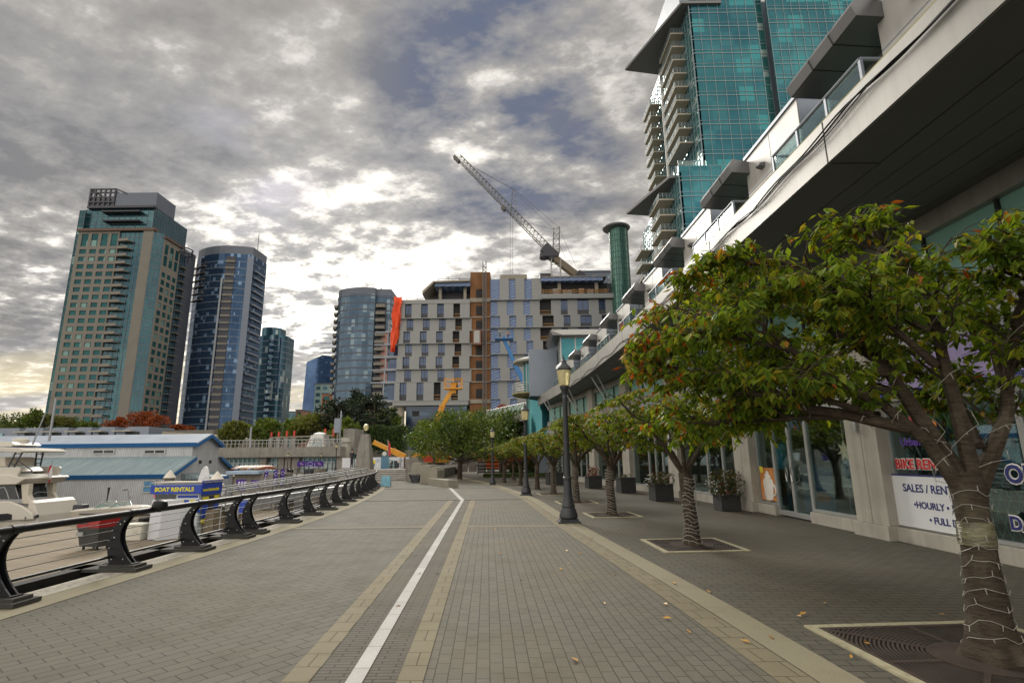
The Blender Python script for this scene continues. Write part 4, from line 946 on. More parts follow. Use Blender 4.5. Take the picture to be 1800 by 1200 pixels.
# ---- planters along the shops
M_plbox = pm("planter_box", (.035,.036,.036), .6, 0, .4, 4, .3, 20, .2)
M_shrub = leaf_mat("shrub_leaf", [(0,(.03,.06,.015)),(.4,(.05,.085,.02)),(.7,(.09,.06,.02)),(1,(.17,.06,.025))], .2)
M_shrub_r = leaf_mat("red_shrub_leaf", [(0,(.12,.03,.015)),(.5,(.2,.06,.02)),(1,(.1,.08,.02))], .2)
def planter(label, px, py, w, h, sw, sh, mat, sd, dens=420):
    p = gr(px, py); r = random.Random(sd); o, u, v, L = bayframe(p.y-1, p.y+1)
    t = thing("planter", label, "planter", (p.x,p.y,0), 0, "planters along the shopfronts"); b = MB()
    b.obox(p,u,v,UP, -w/2,w/2, 0,w, .015,h); b.obox(p,u,v,UP, -w/2-.02,w/2+.02, -.02,.05, h,h+.035); b.obox(p,u,v,UP, -w/2-.02,w/2+.02, w-.05,w+.02, h,h+.035)
    b.obox(p,u,v,UP, -w/2-.02,-w/2+.05, .05,w-.05, h,h+.035); b.obox(p,u,v,UP, w/2-.05,w/2+.02, .05,w-.05, h,h+.035); b.build("box", M_plbox, t)
    l = MB(); c = p + v*(w/2) + UP*(h+sh*.42)
    for k in range(dens):
        d = vrand(r).normalized()*(r.random()**.4); q = c + u*(d.x*sw) + v*(d.y*sw) + UP*(d.z*sh*.62)
        ax = (d + vrand(r,.7) - UP*.2).normalized(); wd = ax.orthogonal().normalized(); add_leaf(l, q, ax, wd, r.uniform(.07,.13), .055, 0)
    for k in range(12): e = vrand(r,1); l.bar(p+v*(w/2)+UP*h, c+u*(e.x*sw*.7)+v*(e.y*sw*.7)+UP*(abs(e.z)*sh*.5), .006, 3)
    l.build("shrub", mat, t)
planter("dark planter spilling a big reddish green shrub beside poster shop", 1262, 897, .6, .45, .62, .75, M_shrub, 1, 700)
planter("square black planter with low green shrub between shop columns", 1147, 880, .7, .58, .62, .45, M_shrub, 2)
planter("plain black planter box behind the tree beyond the lamp", 1088, 866, .7, .65, .3, .2, M_shrub, 3, 60)
planter("black planter with bare reddish plant near the lamp pole", 1032, 858, .72, .6, .42, .55, M_shrub_r, 4, 260)
planter("far black planter with dark bush behind small tree trunks", 962, 852, .9, .7, .6, .9, M_shrub, 5, 300)
# ================================================================== glass tower over the shops
M_tw = glazing("teal_tower_glass", (.015,.075,.11), (.05,.165,.185), (2.6,2.6,2.9), .05, .45, (.05,.22,.24), .06)
M_tw2 = glazing("teal_side_glass", (.02,.12,.13), (.08,.26,.25), (2.0,2.0,1.45), .06, .4, (.3,.4,.38), .2)
M_mull = flat("mullion_grey", (.2,.27,.295), .5, .2)
M_balc = pm("balcony_concrete", (.42,.39,.32), .8, 0, .3, .3, .15)
M_eave = pm("eave_metal", (.17,.17,.175), .5, .2, .4, .2, .1)
def curtain(nm, o, u, W, z0, z1, parent, gm, mm, cw, fh, sp=.8, dpt=.09, out=None, thick=.4, bars=.075):
    """glass face with mullion grid; out = outward normal"""
    v = -out; g = MB(); g.obox(o,u,v,UP, 0,W, 0,thick, z0,z1); gp = g.build(nm, gm, parent); m_ = MB(); n = max(1, round(W/cw))
    for k in range(n+1): q = W*k/n; m_.obox(o,u,v,UP, q-bars/2,q+bars/2, -dpt,-.002, z0,z1)
    z = z0; 
    while z < z1-.2:
        m_.obox(o,u,v,UP, 0,W, -dpt*.8,-.003, z,z+bars*1.7)
        if sp and z+sp < z1: m_.obox(o,u,v,UP, 0,W, -dpt*.7,-.003, z+sp,z+sp+bars)
        z += fh
    m_.build("mullion", mm, gp); return gp
tw = thing("glass_tower", "tall teal glass apartment tower with stacked concrete balconies", "tower", (45,95,6))
XC, YC, FH = 33.9, 85.0, 2.92
X_, Y_ = Vector((1,0,0)), Vector((0,1,0))
top = 87.0
curtain("glass_facade", Vector((XC,YC,0)), X_, 12.4, 6.5, top, tw, M_tw, M_mull, 1.75, FH, .75, .1, -Y_)
curtain("glass_facade", Vector((XC+12.4,YC+1.2,0)), X_, 1.9, 6.5, top, tw, M_tw2, M_mull, 1.9, FH, .75, .1, -Y_)
curtain("glass_facade", Vector((XC+14.3,YC-.6,0)), X_, 16.5, 6.5, top+2, tw, M_tw, M_mull, 1.5, FH, .75, .1, -Y_)
curtain("side_facade", Vector((XC,YC+28,0)), -Y_, 28, 6.5, top-2, tw, M_tw2, M_mull, 1.4, FH, 1.0, .12, -X_, bars=.09)
cr = MB(); cr.box(XC+.41,XC+30,YC+1.7,YC+28,6.5,top-.5); cr.build("core", M_panel_g, tw)
hb = MB(); hb.box(XC-.9,XC+9,YC+2,YC+20,top-.4,top+8); hb.build("roof_housing", M_panel_g, tw)
ev = MB(); ev.prism([(XC-1.4,YC-.5),(XC+6,YC-.5),(XC+6,YC+20),(XC-8.4,YC+17.2)], 84.2, 84.75); ev.build("eave", M_eave, tw)
pi = MB(); pi.bar((XC-.75,YC+16.8,50),(XC-.75,YC+16.8,84.2),.38,10); pi.bar((XC-.75,YC+16.8,20),(XC-.75,YC+16.8,48),.38,10); pi.build("pipe_column", M_panel_w, tw, smooth=True)
def balcony(x0, x1, y0, y1, z, par):
    b = MB(); b.box(x0,x1,y0,y1,z-.28,z); o = b.build("balcony", M_balc, par); f = MB()
    for zz in (.3,.55,.8,1.05): f.bar((x0+.06,y0+.06,z+zz),(x1,y0+.06,z+zz),.035,4); f.bar((x0+.06,y0+.06,z+zz),(x0+.06,y1-.06,z+zz),.035,4)
    n = 4
    for k in range(n+1): f.bar((x0+.06,y0+(y1-y0-.12)*k/n+.06,z),(x0+.06,y0+(y1-y0-.12)*k/n+.06,z+1.08),.03,4)
    for k in range(5): f.bar((x0+.06+(x1-x0-.06)*k/4,y0+.06,z),(x0+.06+(x1-x0-.06)*k/4,y0+.06,z+1.08),.03,4)
    f.build("rail", M_mull, o)
for k in range(10): balcony(XC-2.6, XC-.13, YC+3.4, YC+11.4, 81.3-FH*k, tw) if k < 9 else None
for k in range(9): balcony(XC-2.5, XC-.13, YC+20.5, YC+27, 78.3-FH*k, tw)
# lower wing of the tower, set forward on the water side
lw = 5.0
curtain("glass_facade", Vector((XC-lw,YC-1.5,0)), X_, 11, 6.5, 50.2, tw, M_tw, M_mull, 1.75, FH, .75, .1, -Y_)
curtain("side_facade", Vector((XC-lw,YC+24,0)), -Y_, 25.5, 6.5, 49, tw, M_tw2, M_mull, 1.4, FH, 1.0, .12, -X_, bars=.09)
cr = MB(); cr.box(XC-lw+.41,XC-.15,YC-1.09,YC+24,6.5,50); cr.build("core", M_panel_g, tw)
ev = MB(); ev.prism([(XC-lw-1.2,YC-.2),(XC-.2,YC-.2),(XC-.2,YC+16),(XC-lw-5.8,YC+14)], 48.7, 49.2); ev.build("eave", M_eave, tw)
pi = MB(); pi.bar((XC-lw-.75,YC+12.6,8),(XC-lw-.75,YC+12.6,48.7),.38,10); pi.build("pipe_column", M_panel_w, tw, smooth=True)
for k in range(6): balcony(XC-lw-2.8, XC-lw-.13, YC+1.6, YC+8.6, 45.7-FH*k, tw)
for k in range(6): balcony(XC-lw-2.4, XC-lw-.13, YC+17.5, YC+23.6, 42.6-FH*k, tw)
tr_ = MB(); tr_.box(XC-lw,XC-.15,YC-1.45,YC-1.4,50.2,51.2); tr_.build("terrace_rail", M_bal, tw)
# green cylinder behind
cy = thing("round_glass_tower", "green glass cylinder tower with a disc roof behind the teal tower", "tower", (30,125,0))
pc = at(1092,470,125); zt = at(1090,404,125).z
M_gcyl = glazing("green_cylinder_glass", (.03,.10,.085), (.06,.16,.13), (1.8,1.8,1.5), .1, .35)
MB().lathe([(2.3,0),(2.3,zt)], (pc.x-.3,125,0), 32).build("glass_drum", M_gcyl, cy, smooth=True); f = MB()
for k in range(26): q = k*6.283/26; f.box(pc.x-.3+2.31*math.cos(q)-.05,pc.x-.3+2.31*math.cos(q)+.05,125+2.31*math.sin(q)-.05,125+2.31*math.sin(q)+.05,0,zt)
z = 4
while z < zt: f.lathe([(2.3,z),(2.37,z),(2.37,z+.12),(2.3,z+.12)], (pc.x-.3,125,0), 32); z += 1.45
f.build("mullion", flat("green_mullion", (.05,.12,.09), .5), cy)
MB().lathe([(2.0,zt),(3.3,zt+.15),(3.45,zt+.4),(3.2,zt+.7),(.5,zt+1.0)], (pc.x-.7,125,0), 32).build("roof", M_eave, cy, smooth=True)
# ================================================================== far towers
M_stone = pm("beige_stone", (.18,.166,.145), .8, 0, .3, .25, .12)
M_stone2 = pm("brown_cornice", (.12,.08,.06), .7, 0, .3, .3, .15)
M_win = glazing("green_window_glass", (.01,.05,.06), (.03,.115,.115), (3.75,3,3.0), .08, .35, (.16,.26,.24), .15)
M_cw1 = glazing("teal_curtain_glass", (.012,.05,.07), (.03,.11,.13), (1.5,1.5,3.0), .07, .45)
M_grey = pm("grey_metal_cladding", (.11,.125,.155), .5, .2, .4, .15, .12)
M_steel = flat("dark_steel", (.05,.05,.06), .5, .4)
M_balg = pm("tower_balcony", (.19,.175,.15), .7, 0, .3, .3, .15)
t1 = thing("beige_tower", "tall beige stone and green glass tower with a steel lattice crown", "tower", (-150,198,-3))
Y0 = 190.0; FL = 3.0; ZT = 87.5; ZB = -2.0; nf = 27
WX = [-163.2 + 3.75*i for i in range(4)]
wall = MB(); wall.box(-164.6,-148.9,Y0+.35,Y0+.8,ZB,ZT)                       # backing
xs = [-164.6] + [x for w in WX for x in (w, w+2.55)] + [-148.9]
for a, b in zip(xs[0::2], xs[1::2]): wall.box(a,b,Y0,Y0+.35,ZB,ZT)
levels = []
for k in range(nf):
    zt = ZT - 1.0 - (6.2 if k else 0) - (k-1)*FL if k else ZT - 1.0
    h = 5.0 if k == 0 else 1.75
    levels.append((zt-h, zt))
for w in WX:
    z = ZT
    for (a, b) in levels: wall.box(w,w+2.55,Y0+.003,Y0+.35,b,z); z = a
    wall.box(w,w+2.55,Y0+.003,Y0+.35,ZB,z)
wall.box(-139.7,-135.9,Y0-.3,Y0+.8,ZB,ZT)                                     # broad stone pier
wall.box(-133.6,-133.2,192.4,202.3,ZB,ZT-2.2)
SY = [193.0, 196.2, 199.4]
side = MB()
ys = [192.4] + [y for w in SY for y in (w, w+2.1)] + [202.3]
for a, b in zip(ys[0::2], ys[1::2]): side.box(-133.2,-132.9,a,b,ZB,ZT-2.2)
slev = []
for k in range(nf): 
    if k < 2: slev.append((ZT-4.2-4.6*(k+1)+.6, ZT-4.2-4.6*k)) 
    else: slev.append((ZT-15.4-FL*(k-2)-1.9, ZT-15.4-FL*(k-2)))
for w in SY:
    z = ZT-2.2
    for (a, b) in slev:
        side.box(-133.2,-132.903,w,w+2.1,b,z); z = a
    side.box(-133.2,-132.903,w,w+2.1,ZB,z)
wall.add(side.v, side.f)
wo = wall.build("wall", M_stone, t1)
cnt = 0; rest = MB()
for (a, b) in levels[:25]:
    for w in WX:
        cnt += 1
        if cnt <= 96:
            m_ = MB(); m_.box(w,w+2.55,Y0+.27,Y0+.345,a,b); fr = MB(); fr.box(w+1.24,w+1.32,Y0+.2,Y0+.268,a,b); fr.box(w,w+2.55,Y0+.2,Y0+.268,b-.1,b); wv_ = m_.build("window", M_win, t1)
        else: rest.box(w,w+2.55,Y0+.27,Y0+.345,a,b)
for (a, b) in levels[25:]:
    for w in WX: rest.box(w,w+2.55,Y0+.27,Y0+.345,a,b)
for (a, b) in slev:
    for w in SY: rest.box(-133.19,-133.02,w,w+2.1,a,b)
tag(rest.build("remaining_windows", M_win, t1), kind="stuff")
c = MB(); c.box(-164.9,-135.4,Y0-.7,Y0+2,ZT,ZT+1.0); c.box(-133.3,-132.3,192,203.2,ZT-2.19,ZT-1.4); c.build("cornice", M_stone2, t1)
curtain("glass_bay", Vector((-148.9,Y0+.5,0)), X_, 9.2, ZB, ZT-.2, t1, M_cw1, M_grey, 1.84, FL, 0, .1, -Y_, bars=.12)
for k in range(26):
    b = MB(); z = ZT-4.5-FL*k; b.ext([(-149.0,Y0+.3,z),(-148.2,Y0-1.2,z),(-144.2,Y0-1.6,z),(-143.2,Y0+.3,z)], (0,0,.28)); b.ext([(-148.1,Y0-1.1,z+.29),(-144.3,Y0-1.5,z+.29),(-144.3,Y0-1.42,z+.29),(-148.1,Y0-1.02,z+.29)], (0,0,.8)); b.build("balcony", M_balg, t1)
u = Vector((2.7,2.4,0)).normalized(); curtain("corner_glass", Vector((-135.9,Y0,0)), u, 3.5, ZB, ZT-.5, t1, M_cw1, M_grey, 1.2, FL, 1, .1, Vector((u.y,-u.x,0)), bars=.12)
curtain("back_glass", Vector((-133.1,206.5,0)), -Y_, 4.2, ZB, ZT-4, t1, M_cw1, M_grey, 1.4, FL, 1, .1, X_, bars=.12)
for k in range(24): b = MB(); b.box(-133.05,-131.6,202.8,206.6,ZT-10-FL*k,ZT-9.75-FL*k); b.build("side_balcony", M_balg, t1)
curtain("edge_glass", Vector((-166.8,Y0+1.5,0)), X_, 2.2, ZB, 97, t1, M_win, M_grey, 1.1, FL, 1, .1, -Y_, bars=.12)
curtain("upper_glass", Vector((-165.5,Y0+3,0)), X_, 26.5, ZT+1, 98, t1, M_cw1, M_grey, 2.2, 3.2, 1, .1, -Y_, bars=.1)
curtain("upper_side_glass", Vector((-139,214,0)), -Y_, 20.9, ZT-3, 98.8, t1, M_cw1, M_grey, 1.6, 3.2, 1, .1, X_, bars=.12)
for z, x0, x1 in ((ZT+4.6,-157,-143),(ZT+8.4,-158,-143)): b = MB(); b.box(x0,x1,Y0+.6,Y0+3.2,z,z+.5); b.build("canopy_slab", M_steel, t1)
b = MB(); b.box(-164.5,-138.4,Y0+1.6,Y0+3.4,98,98.9); b.build("eave", M_steel, t1)
b = MB(); b.ext([(-155,Y0+3.3,98.95),(-139,Y0+3.3,98.95),(-139,Y0+15,98.95),(-155,Y0+15,98.95)], (0,0,6.2)); b.box(-156,-155.01,Y0+3.4,Y0+15,98.95,106); b.build("plant_room", M_grey, t1)
b = MB()
for i in range(6): x = -165.6+1.95*i; b.box(x,x+.55,Y0+3,Y0+3.5,98.95,107)
for z in (98.95,101,103,105,106.5): b.box(-165.6,-155.3,Y0+2.95,Y0+3.45,z,z+.5)
for i in range(5): y = Y0+3.5+2.4*i; b.box(-165.6,-165.1,y,y+.5,98.95,107)
for z in (103,106.5): b.box(-165.55,-165.15,Y0+3.5,Y0+14,z,z+.5)
b.ext([(-155.3,Y0+3.1,107.0),(-155.3,Y0+3.1,106.4),(-151,Y0+3.1,104.6),(-151,Y0+3.1,105.1)], (0,.4,0)); b.build("lattice_crown", M_steel, t1)
b = MB(); b.box(-165.4,-155.6,Y0+3.6,Y0+4.2,98.95,102.9); b.build("crown_wall", M_grey, t1)
b = MB(); cx, cy_ = -133.0, 204.5
for z in (85.5,83.6): b.tube([(cx+3.2*math.cos(a), cy_+3.2*math.sin(a), z) for a in [k*math.pi/10 for k in range(-12,9)]], .25, 5)
for k in range(-11,9,4): a = k*math.pi/10; b.bar((cx+3.2*math.cos(a),cy_+3.2*math.sin(a),81),(cx+3.2*math.cos(a),cy_+3.2*math.sin(a),85.5),.2,4)
b.build("ring_crown", M_steel, t1)
b = MB(); b.box(-164.4,-135,Y0+.85,216,ZB,ZT-.01); b.box(-164.8,-139.45,Y0+3.45,214,ZT+.01,98.85); b.build("core", M_grey, t1)
# ---- blue curved tower
M_blue = glazing("blue_curtain_glass", (.02,.04,.08), (.05,.09,.155), (1.3,1.3,1.5), .07, .55, (.16,.24,.36), .12)
M_blue2 = glazing("deep_blue_glass", (.02,.045,.11), (.05,.10,.20), (2.2,2.2,3.0), .06, .6)
M_lite = pm("pale_slab_edge", (.28,.30,.33), .6, .1, .4, .2, .1)
M_edge = pm("slab_edge_grey", (.17,.20,.25), .6, .1, .4, .2, .1)
M_teal2 = glazing("grey_teal_glass", (.02,.055,.08), (.06,.12,.16), (1.3,1.3,3.0), .08, .45, (.28,.34,.34), .18)
def arc_tower(name, label, pts, z0, z1, fh, gm, bandm, roofm, capz=3.0, band=.35, proud=.25, parts=None, bandgap=()):
    """pts: plan outline seen from above, anticlockwise; a glass skin, slab edges floor by floor, roof parapet"""
    c = sum((Vector((p[0],p[1],0)) for p in pts), Vector())/len(pts)
    t = thing(name, label, "tower", (c.x,c.y,z0)); MB().prism(pts, z0, z1).build("glass_skin", gm, t)
    b = MB(); z = z0+fh
    big = [(c.x+(p[0]-c.x)*(1+proud/12), c.y+(p[1]-c.y)*(1+proud/12)) for p in pts]
    while z < z1-.5: b.prism(big, z, z+band); z += fh
    b.build("slab_edge", bandm, t)
    if capz: MB().prism([(c.x+(p[0]-c.x)*.985, c.y+(p[1]-c.y)*.985) for p in pts], z1+.01, z1+capz).build("parapet", roofm, t)
    return t
def bulge(xa, ya, xb, yb, sag, n=10):
    d = Vector((xb-xa, yb-ya, 0)); nn = Vector((d.y,-d.x,0)).normalized(); return [tuple((Vector((xa,ya,0))+d*(k/n)+nn*(sag*4*(k/n)*(1-k/n)))[:2]) for k in range(n+1)]
xl = at(322,600,215).x; xr = at(431,600,215).x
fr = bulge(xl, 218, xr, 215, 4.0)
t2 = arc_tower("blue_tower", "tall curved blue glass tower with pale floor lines beside the beige tower", fr + [(xr+.8,226),(xl,232)], -2, 87.0, 2.95, M_blue, M_edge, M_grey, 3.6, .22, .1)
def arcpt(k, off=0): 
    i = min(int(k*10), 9); f = k*10-i; a, b = Vector((*fr[i],0)), Vector((*fr[i+1],0)); d = (b-a).normalized(); return a.lerp(b,f) + Vector((d.y,-d.x,0))*off
b = MB(); p = arcpt(.60,.55); b.bar((p.x,p.y,-2),(p.x,p.y,76),.4,8); b.build("white_pipe", M_lite, t2, smooth=True)
for k in range(29):
    z = 83-2.95*k; p, q = arcpt(.63,.1), arcpt(.77,.1); d = (q-p).normalized(); n = Vector((d.y,-d.x,0)); b = MB(); b.obox(p,d,n,UP, 0,(q-p).length, 0,.5, z,z+.9); b.obox(p,d,n,UP, 0,(q-p).length, -.02,.06, z+1.0,z+2.7, 1); b.build("balcony", [M_balg, M_steel], t2)
for k in range(6):
    z = 82-2.95*k; p, q = arcpt(.0,.05), arcpt(.27,.05); d = (q-p).normalized(); n = Vector((d.y,-d.x,0)); b = MB(); b.obox(p,d,n,UP, -1.6 if k<3 else -.2,(q-p).length, -.05,.9, z,z+.3); b.obox(p,d,n,UP, 0,(q-p).length, -.02,.05, z+.4,z+2.6, 1); b.build("corner_balcony", [M_balg, M_steel], t2)
p, q = arcpt(.93,.0), arcpt(1.0,.0); d = (q-p).normalized(); n = Vector((d.y,-d.x,0)); b = MB(); b.obox(p,d,n,UP, 0,(q-p).length+.3, -.1,.5, -2,86); b.build("corner_pier", M_edge, t2)
for k in range(28):
    z = 80-2.95*k; b = MB(); b.box(xr+.3,xr+1.2,216.5,225,z,z+.8); b.build("side_balcony", M_edge, t2)
b = MB(); b.bar((xr-3,224,90.5),(xr-3,224,101),.12,5); b.bar((xr-14,222,90.5),(xr-14,222,93),.2,5); b.build("antenna", M_steel, t2)
# ---- tower behind it
a = at(444,660,262).x; bb = at(497,660,262).x; zt = at(470,590,262).z
t3 = arc_tower("bluegrey_tower", "blue grey rounded apartment tower half hidden behind the curved blue tower", bulge(a-6,266,a+7,262,1.2,4) + bulge(a+7.5,261,bb,264,3,8) + [(bb+.3,272),(a-6,276)], -2, zt, 2.95, M_teal2, M_edge, M_edge, 0, .3, .2)
arcp = bulge(a+2,263.4,bb-4,265,2,8) + [(bb-4,271),(a+2,271)]
MB().prism(arcp, zt+.01, zt+4.5).build("upper_storey", M_teal2, t3); 
for k in range(27):
    x = at(478,650,262).x; b = MB(); z = zt-4-2.95*k
    if z < 0: break
    b.box(x-1.2,x+1.0,258.9,261.5,z,z+1.2); b.build("balcony", M_blue, t3)
b = MB(); b.box(at(478,650,262).x,at(493,650,262).x,260.1,262,zt*.52,zt-1.5); b.build("blue_bay", M_blue2, t3)
# ---- far blue tower with a curved roof
xa, xb = at(531,690,330).x, at(590,690,330).x; zl, zp, zr = at(540,636,330).z, at(563,624,330).z, at(590,632,330).z
t4 = thing("blue_slab_tower", "far plain blue glass tower with a sloping curved top", "tower", ((xa+xb)/2,340,-2))
xm = at(563,690,330).x
MB().ext([(xa,330,-2),(xb,330,-2),(xb,330,zr),((xm+xb)/2,330,zp-.5),(xm,330,zp),((xa+xm)/2+2,330,zl+(zp-zl)*.62),(xa+1.5,330,zl)], (0,20,0)).build("glass_skin", M_blue2, t4); b = MB()
for k in range(24): z = 8+3.1*k; b.box(xm-2,xb,329.85,329.98,z,z+.35)
b.build("slab_edge", M_blue, t4)
# ---- round glass tower next to the hotel
xa, xb = at(578,640,200).x, at(682,640,200).x; zt = at(640,506,200).z
M_t5 = glazing("slate_curtain_glass", (.045,.075,.11), (.10,.15,.2), (1.4,1.4,2.85), .08, .4, (.2,.26,.3), .2)
pts = bulge(xa,207,xa+4.5,200.5,1.2,5) + bulge(xa+5,200.2,xb-6,200,1.2,6) + [(xb-5.5,201.5),(xb,202),(xb,222),(xa,224)]
t5 = arc_tower("slate_tower", "slate grey glass apartment tower with balconies left of the hotel", pts, -2, zt-2.6, 2.85, M_t5, pm("slate_slab", (.07,.08,.10), .5, .1), M_grey, 2.6, .5, .15)
for k in range(21):
    z = zt-8-2.85*k; b = MB(); b.box(xb-5.4,xb-1.8,199.3,201.4,z,z+.25); b.box(xb-5.4,xb-1.8,199.3,199.4,z+.25,z+1.2); b.box(xb-5.3,xb-1.9,201.3,201.47,z+.3,z+2.5,1); b.build("balcony", [M_balg, M_steel], t5)
for k in range(19):
    z = zt-7-2.85*k; b = MB(); b.ext([(xa-1.3,207.5,z),(xa-.4,203.2,z),(xa+.8,203.2,z),(xa+.3,207.5,z)], (0,0,.9)); b.build("edge_balcony", M_balg, t5)
b = MB(); b.box(xb-10.5,xb-5.6,199.55,200.1,-2,zt-45); b.build("tan_panel", pm("tan_panel", (.33,.25,.19), .7), t5)
b = MB(); b.box(xb-3.2,xb-.6,201.2,201.9,30,zt-18); b.build("pink_panel", pm("pink_panel", (.40,.20,.17), .7), t5)
for k in range(5): x = xa+8+3*k; b = MB(); b.box(x,x+.8,205,206,zt+.01,zt+1.0+.3*(k%2)); b.build("roof_vent", M_steel, t5)
# ---- smaller far buildings
def block(name, label, px0, px1, py, Y, mat, dep=15, fh=3.0, wm=None, ww=1.6, z0=-2, cat="building"):
    a, b_ = at(px0,py,Y), at(px1,py,Y); zt = (a.z+b_.z)/2; t = thing(name, label, cat, ((a.x+b_.x)/2,Y+dep/2,z0))
    MB().box(a.x,b_.x,Y,Y+dep,z0,zt).build("wall", mat, t); n = max(1,int((b_.x-a.x)/(ww*1.9))); k = 0; z = zt-fh*.85
    st = (b_.x-a.x)/n; c = 0
    while z > max(z0+1, 3) and c < 60:
        for i in range(n):
            m_ = MB(); m_.box(a.x+st*i+.2*st,a.x+st*i+.8*st,Y-.08,Y-.004,z,z+fh*.5); m_.build("window", wm or M_win, t); c += 1
        z -= fh
    r_ = MB(); r_.box(a.x-.3,b_.x+.3,Y-.3,Y+dep,zt+.004,zt+.5); r_.build("roof", M_grey, t); return t
block("green_glass_block", "pale green glass office block before the far blue tower", 554,590,675,260, pm("green_glass_block", (.20,.30,.28), .4, .2), 14, 3.2, M_teal2)
block("brick_block", "terracotta brick apartment block with rounded balconies below slate tower", 566,600,692,230, pm("terracotta_brick", (.33,.15,.08), .85), 12, 3.0)
block("small_glass_block", "low green glass block far off between two towers", 503,522,724,320, pm("pale_teal_block", (.14,.24,.25), .4, .2), 14, 3.2, M_teal2)
block("small_brick_block", "low brown brick block far off beside the far blue tower", 520,531,721,300, pm("brown_brick", (.22,.12,.08), .85), 14, 3.2)
block("rooftop_tower", "grey glass building top peeping over the hotel roof behind the crane", 1013,1075,478,185, M_grey, 14, 3.0, M_t5)
# ================================================================== hotel under construction
HY = 125.0
def hx(px, py=620): return at(px,py,HY).x
def hz(py, px=800): return at(px,py,HY).z
M_hpanel = pm("white_cladding_panel", (.275,.28,.275), .6, .05, .4, .4, .06)
M_hwin = glazing("hotel_window", (.03,.05,.10), (.06,.09,.16), (2,2,3), .1, .35)
M_hsp = flat("hotel_spandrel", (.05,.052,.06), .5, .2)
M_wood = pm("fresh_timber", (.36,.20,.08), .8, 0, .3, 2, .3)
M_ply = pm("orange_plywood", (.215,.10,.042), .8, 0, .3, .35, .35, None, 0, 0, .3)
M_slab = pm("raw_slab", (.30,.27,.22), .9, 0, .3, .6, .25)
m = N("blue_house_wrap"); v = m.pos((1,1,1),(0,R(20),0)); wvt = m.n('ShaderNodeTexWave', wave_type='BANDS', bands_direction='Z'); m.l(v, wvt.inputs[0]); wvt.inputs['Scale'].default_value = .55; wvt.inputs['Distortion'].default_value = 3.5; wvt.inputs['Detail'].default_value = 2; wvt.inputs['Detail Scale'].default_value = 1.2
m.bsdf(m.ramp(wvt.outputs['Fac'], [(.35,(.09,.15,.31)),(.55,(.12,.19,.36)),(.8,(.26,.32,.45))]), .45, 0, .4); M_wrapb = m.mat
ho = thing("hotel_building", "white panelled hotel under construction with blue wrap and plywood shaft", "building", (0,135,0))
core = MB(); core.box(hx(699),hx(826),HY+.9,HY+16,hz(712),hz(528)); core.box(hx(826),hx(1092),HY+1.6,HY+22,.5,hz(497)); core.build("core", M_hsp, ho)
def row(y0, y1, cells, xl_, xr_, dep, wallmb):
    """cells: (x0, x1, kind) openings along a storey; panels fill the rest"""
    z1, z0 = hz(y0), hz(y1); x = hx(xl_)
    for a, b, kd in cells + [(xr_, xr_, None)]:
        A, B_ = hx(a), hx(b)
        if A - x > .15: wallmb.box(x,A,HY-dep,HY+.6,z0+.12,z1)
        if kd == 'w':
            m_ = MB(); m_.box(A,B_,HY+.3,HY+.4,z0+(z1-z0)*.36,z1); w = m_.build("window", M_hwin, ho); s = MB(); s.box(A,B_,HY+.28,HY+.4,z0+.12,z0+(z1-z0)*.355); s.box((A*.5+B_*.5)-.03,(A*.5+B_*.5)+.03,HY+.2,HY+.3,z0+(z1-z0)*.36,z1); s.build("spandrel", M_hsp, w)
        elif kd == 'o':
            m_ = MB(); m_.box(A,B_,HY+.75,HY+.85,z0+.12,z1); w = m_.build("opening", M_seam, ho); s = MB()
            for f in (.1,.28): s.box(A,B_,HY+.3,HY+.36,z0+.12+(z1-z0)*f,z0+.12+(z1-z0)*f+.16)
            s.build("timber_guard", M_wood, w)
        elif kd == 'b':
            m_ = MB(); m_.box(A,B_,HY+.2,HY+.45,z0+.12,z1); m_.build("house_wrap", M_wrapb, ho)
        x = max(x, B_)
    wallmb.box(hx(xl_)-.1,hx(xr_)+.1,HY-dep-.25,HY+.5,z0-.06,z0+.1)
zx = lambda v: 660 + v/4.443
zy = lambda v: 470 + v/4.443
wl_ = MB()
rows = [(252,398),(400,496),(498,594),(596,694),(696,793),(795,893),(897,1040)]
for i, (a, b) in enumerate(rows):
    s = 15 if i % 2 else 0; base = [222+s-(i>1)*6, 350+s-(i>1)*5, 477+s-(i>1)*4, 605+s-(i>1)*3]
    kd = ['w','w','w','o'] if i < 5 else ['w','w','w','w'] if i == 5 else ['w','w','o','o']
    if i == 6: base = [200,330,462,595]
    row(zy(a+(34 if i == 0 else 0)), zy(b), [(zx(x), zx(x+53), k) for x, k in zip(base, kd)], zx(190-i*5), zx(735 if i % 2 == 0 else 750), .0 if i % 2 else .35, wl_)
wl_.box(hx(702),hx(826),HY-.4,HY+16,hz(zy(284)),hz(zy(252))); wl_.box(hx(694),hx(824),HY-.5,HY+16,hz(zy(1075)),hz(zy(1042))); 
ux = lambda v: 840 + v/4.446
uy = lambda v: 470 + v/4.446
R2 = [(95,262),(264,383),(385,478),(480,580),(582,684),(686,790),(792,890),(892,1030),(1032,1120)]
for i, (a, b) in enumerate(R2):
    s = 18 if i % 2 else 0
    if i == 0: cells = [(100,172,'b'),(247,300,'b'),(372,430,'b')]; xr_ = 508
    else:
        s = 0 if i % 2 else 18
        cells = [(100,156+s,'b'),(230+s,285+s,'b'),(362+s,415+s,'b'),(492+s,582+s,'o')]
        if i < 4: cells += [(660+s,714+s,'w'),(792+s,882+s,'w'),(962+s,1016+s,'w')]
        xr_ = 1092
    row(uy(a), uy(b), [(ux(p), ux(q), k) for p, q, k in cells], 862, ux(xr_), .0 if i % 2 else .35, wl_)
wl_.box(hx(ux(500)),hx(ux(1130)),HY-.8,HY+12,hz(uy(258)),hz(uy(222)))
wl_.build("cladding", M_hpanel, ho)
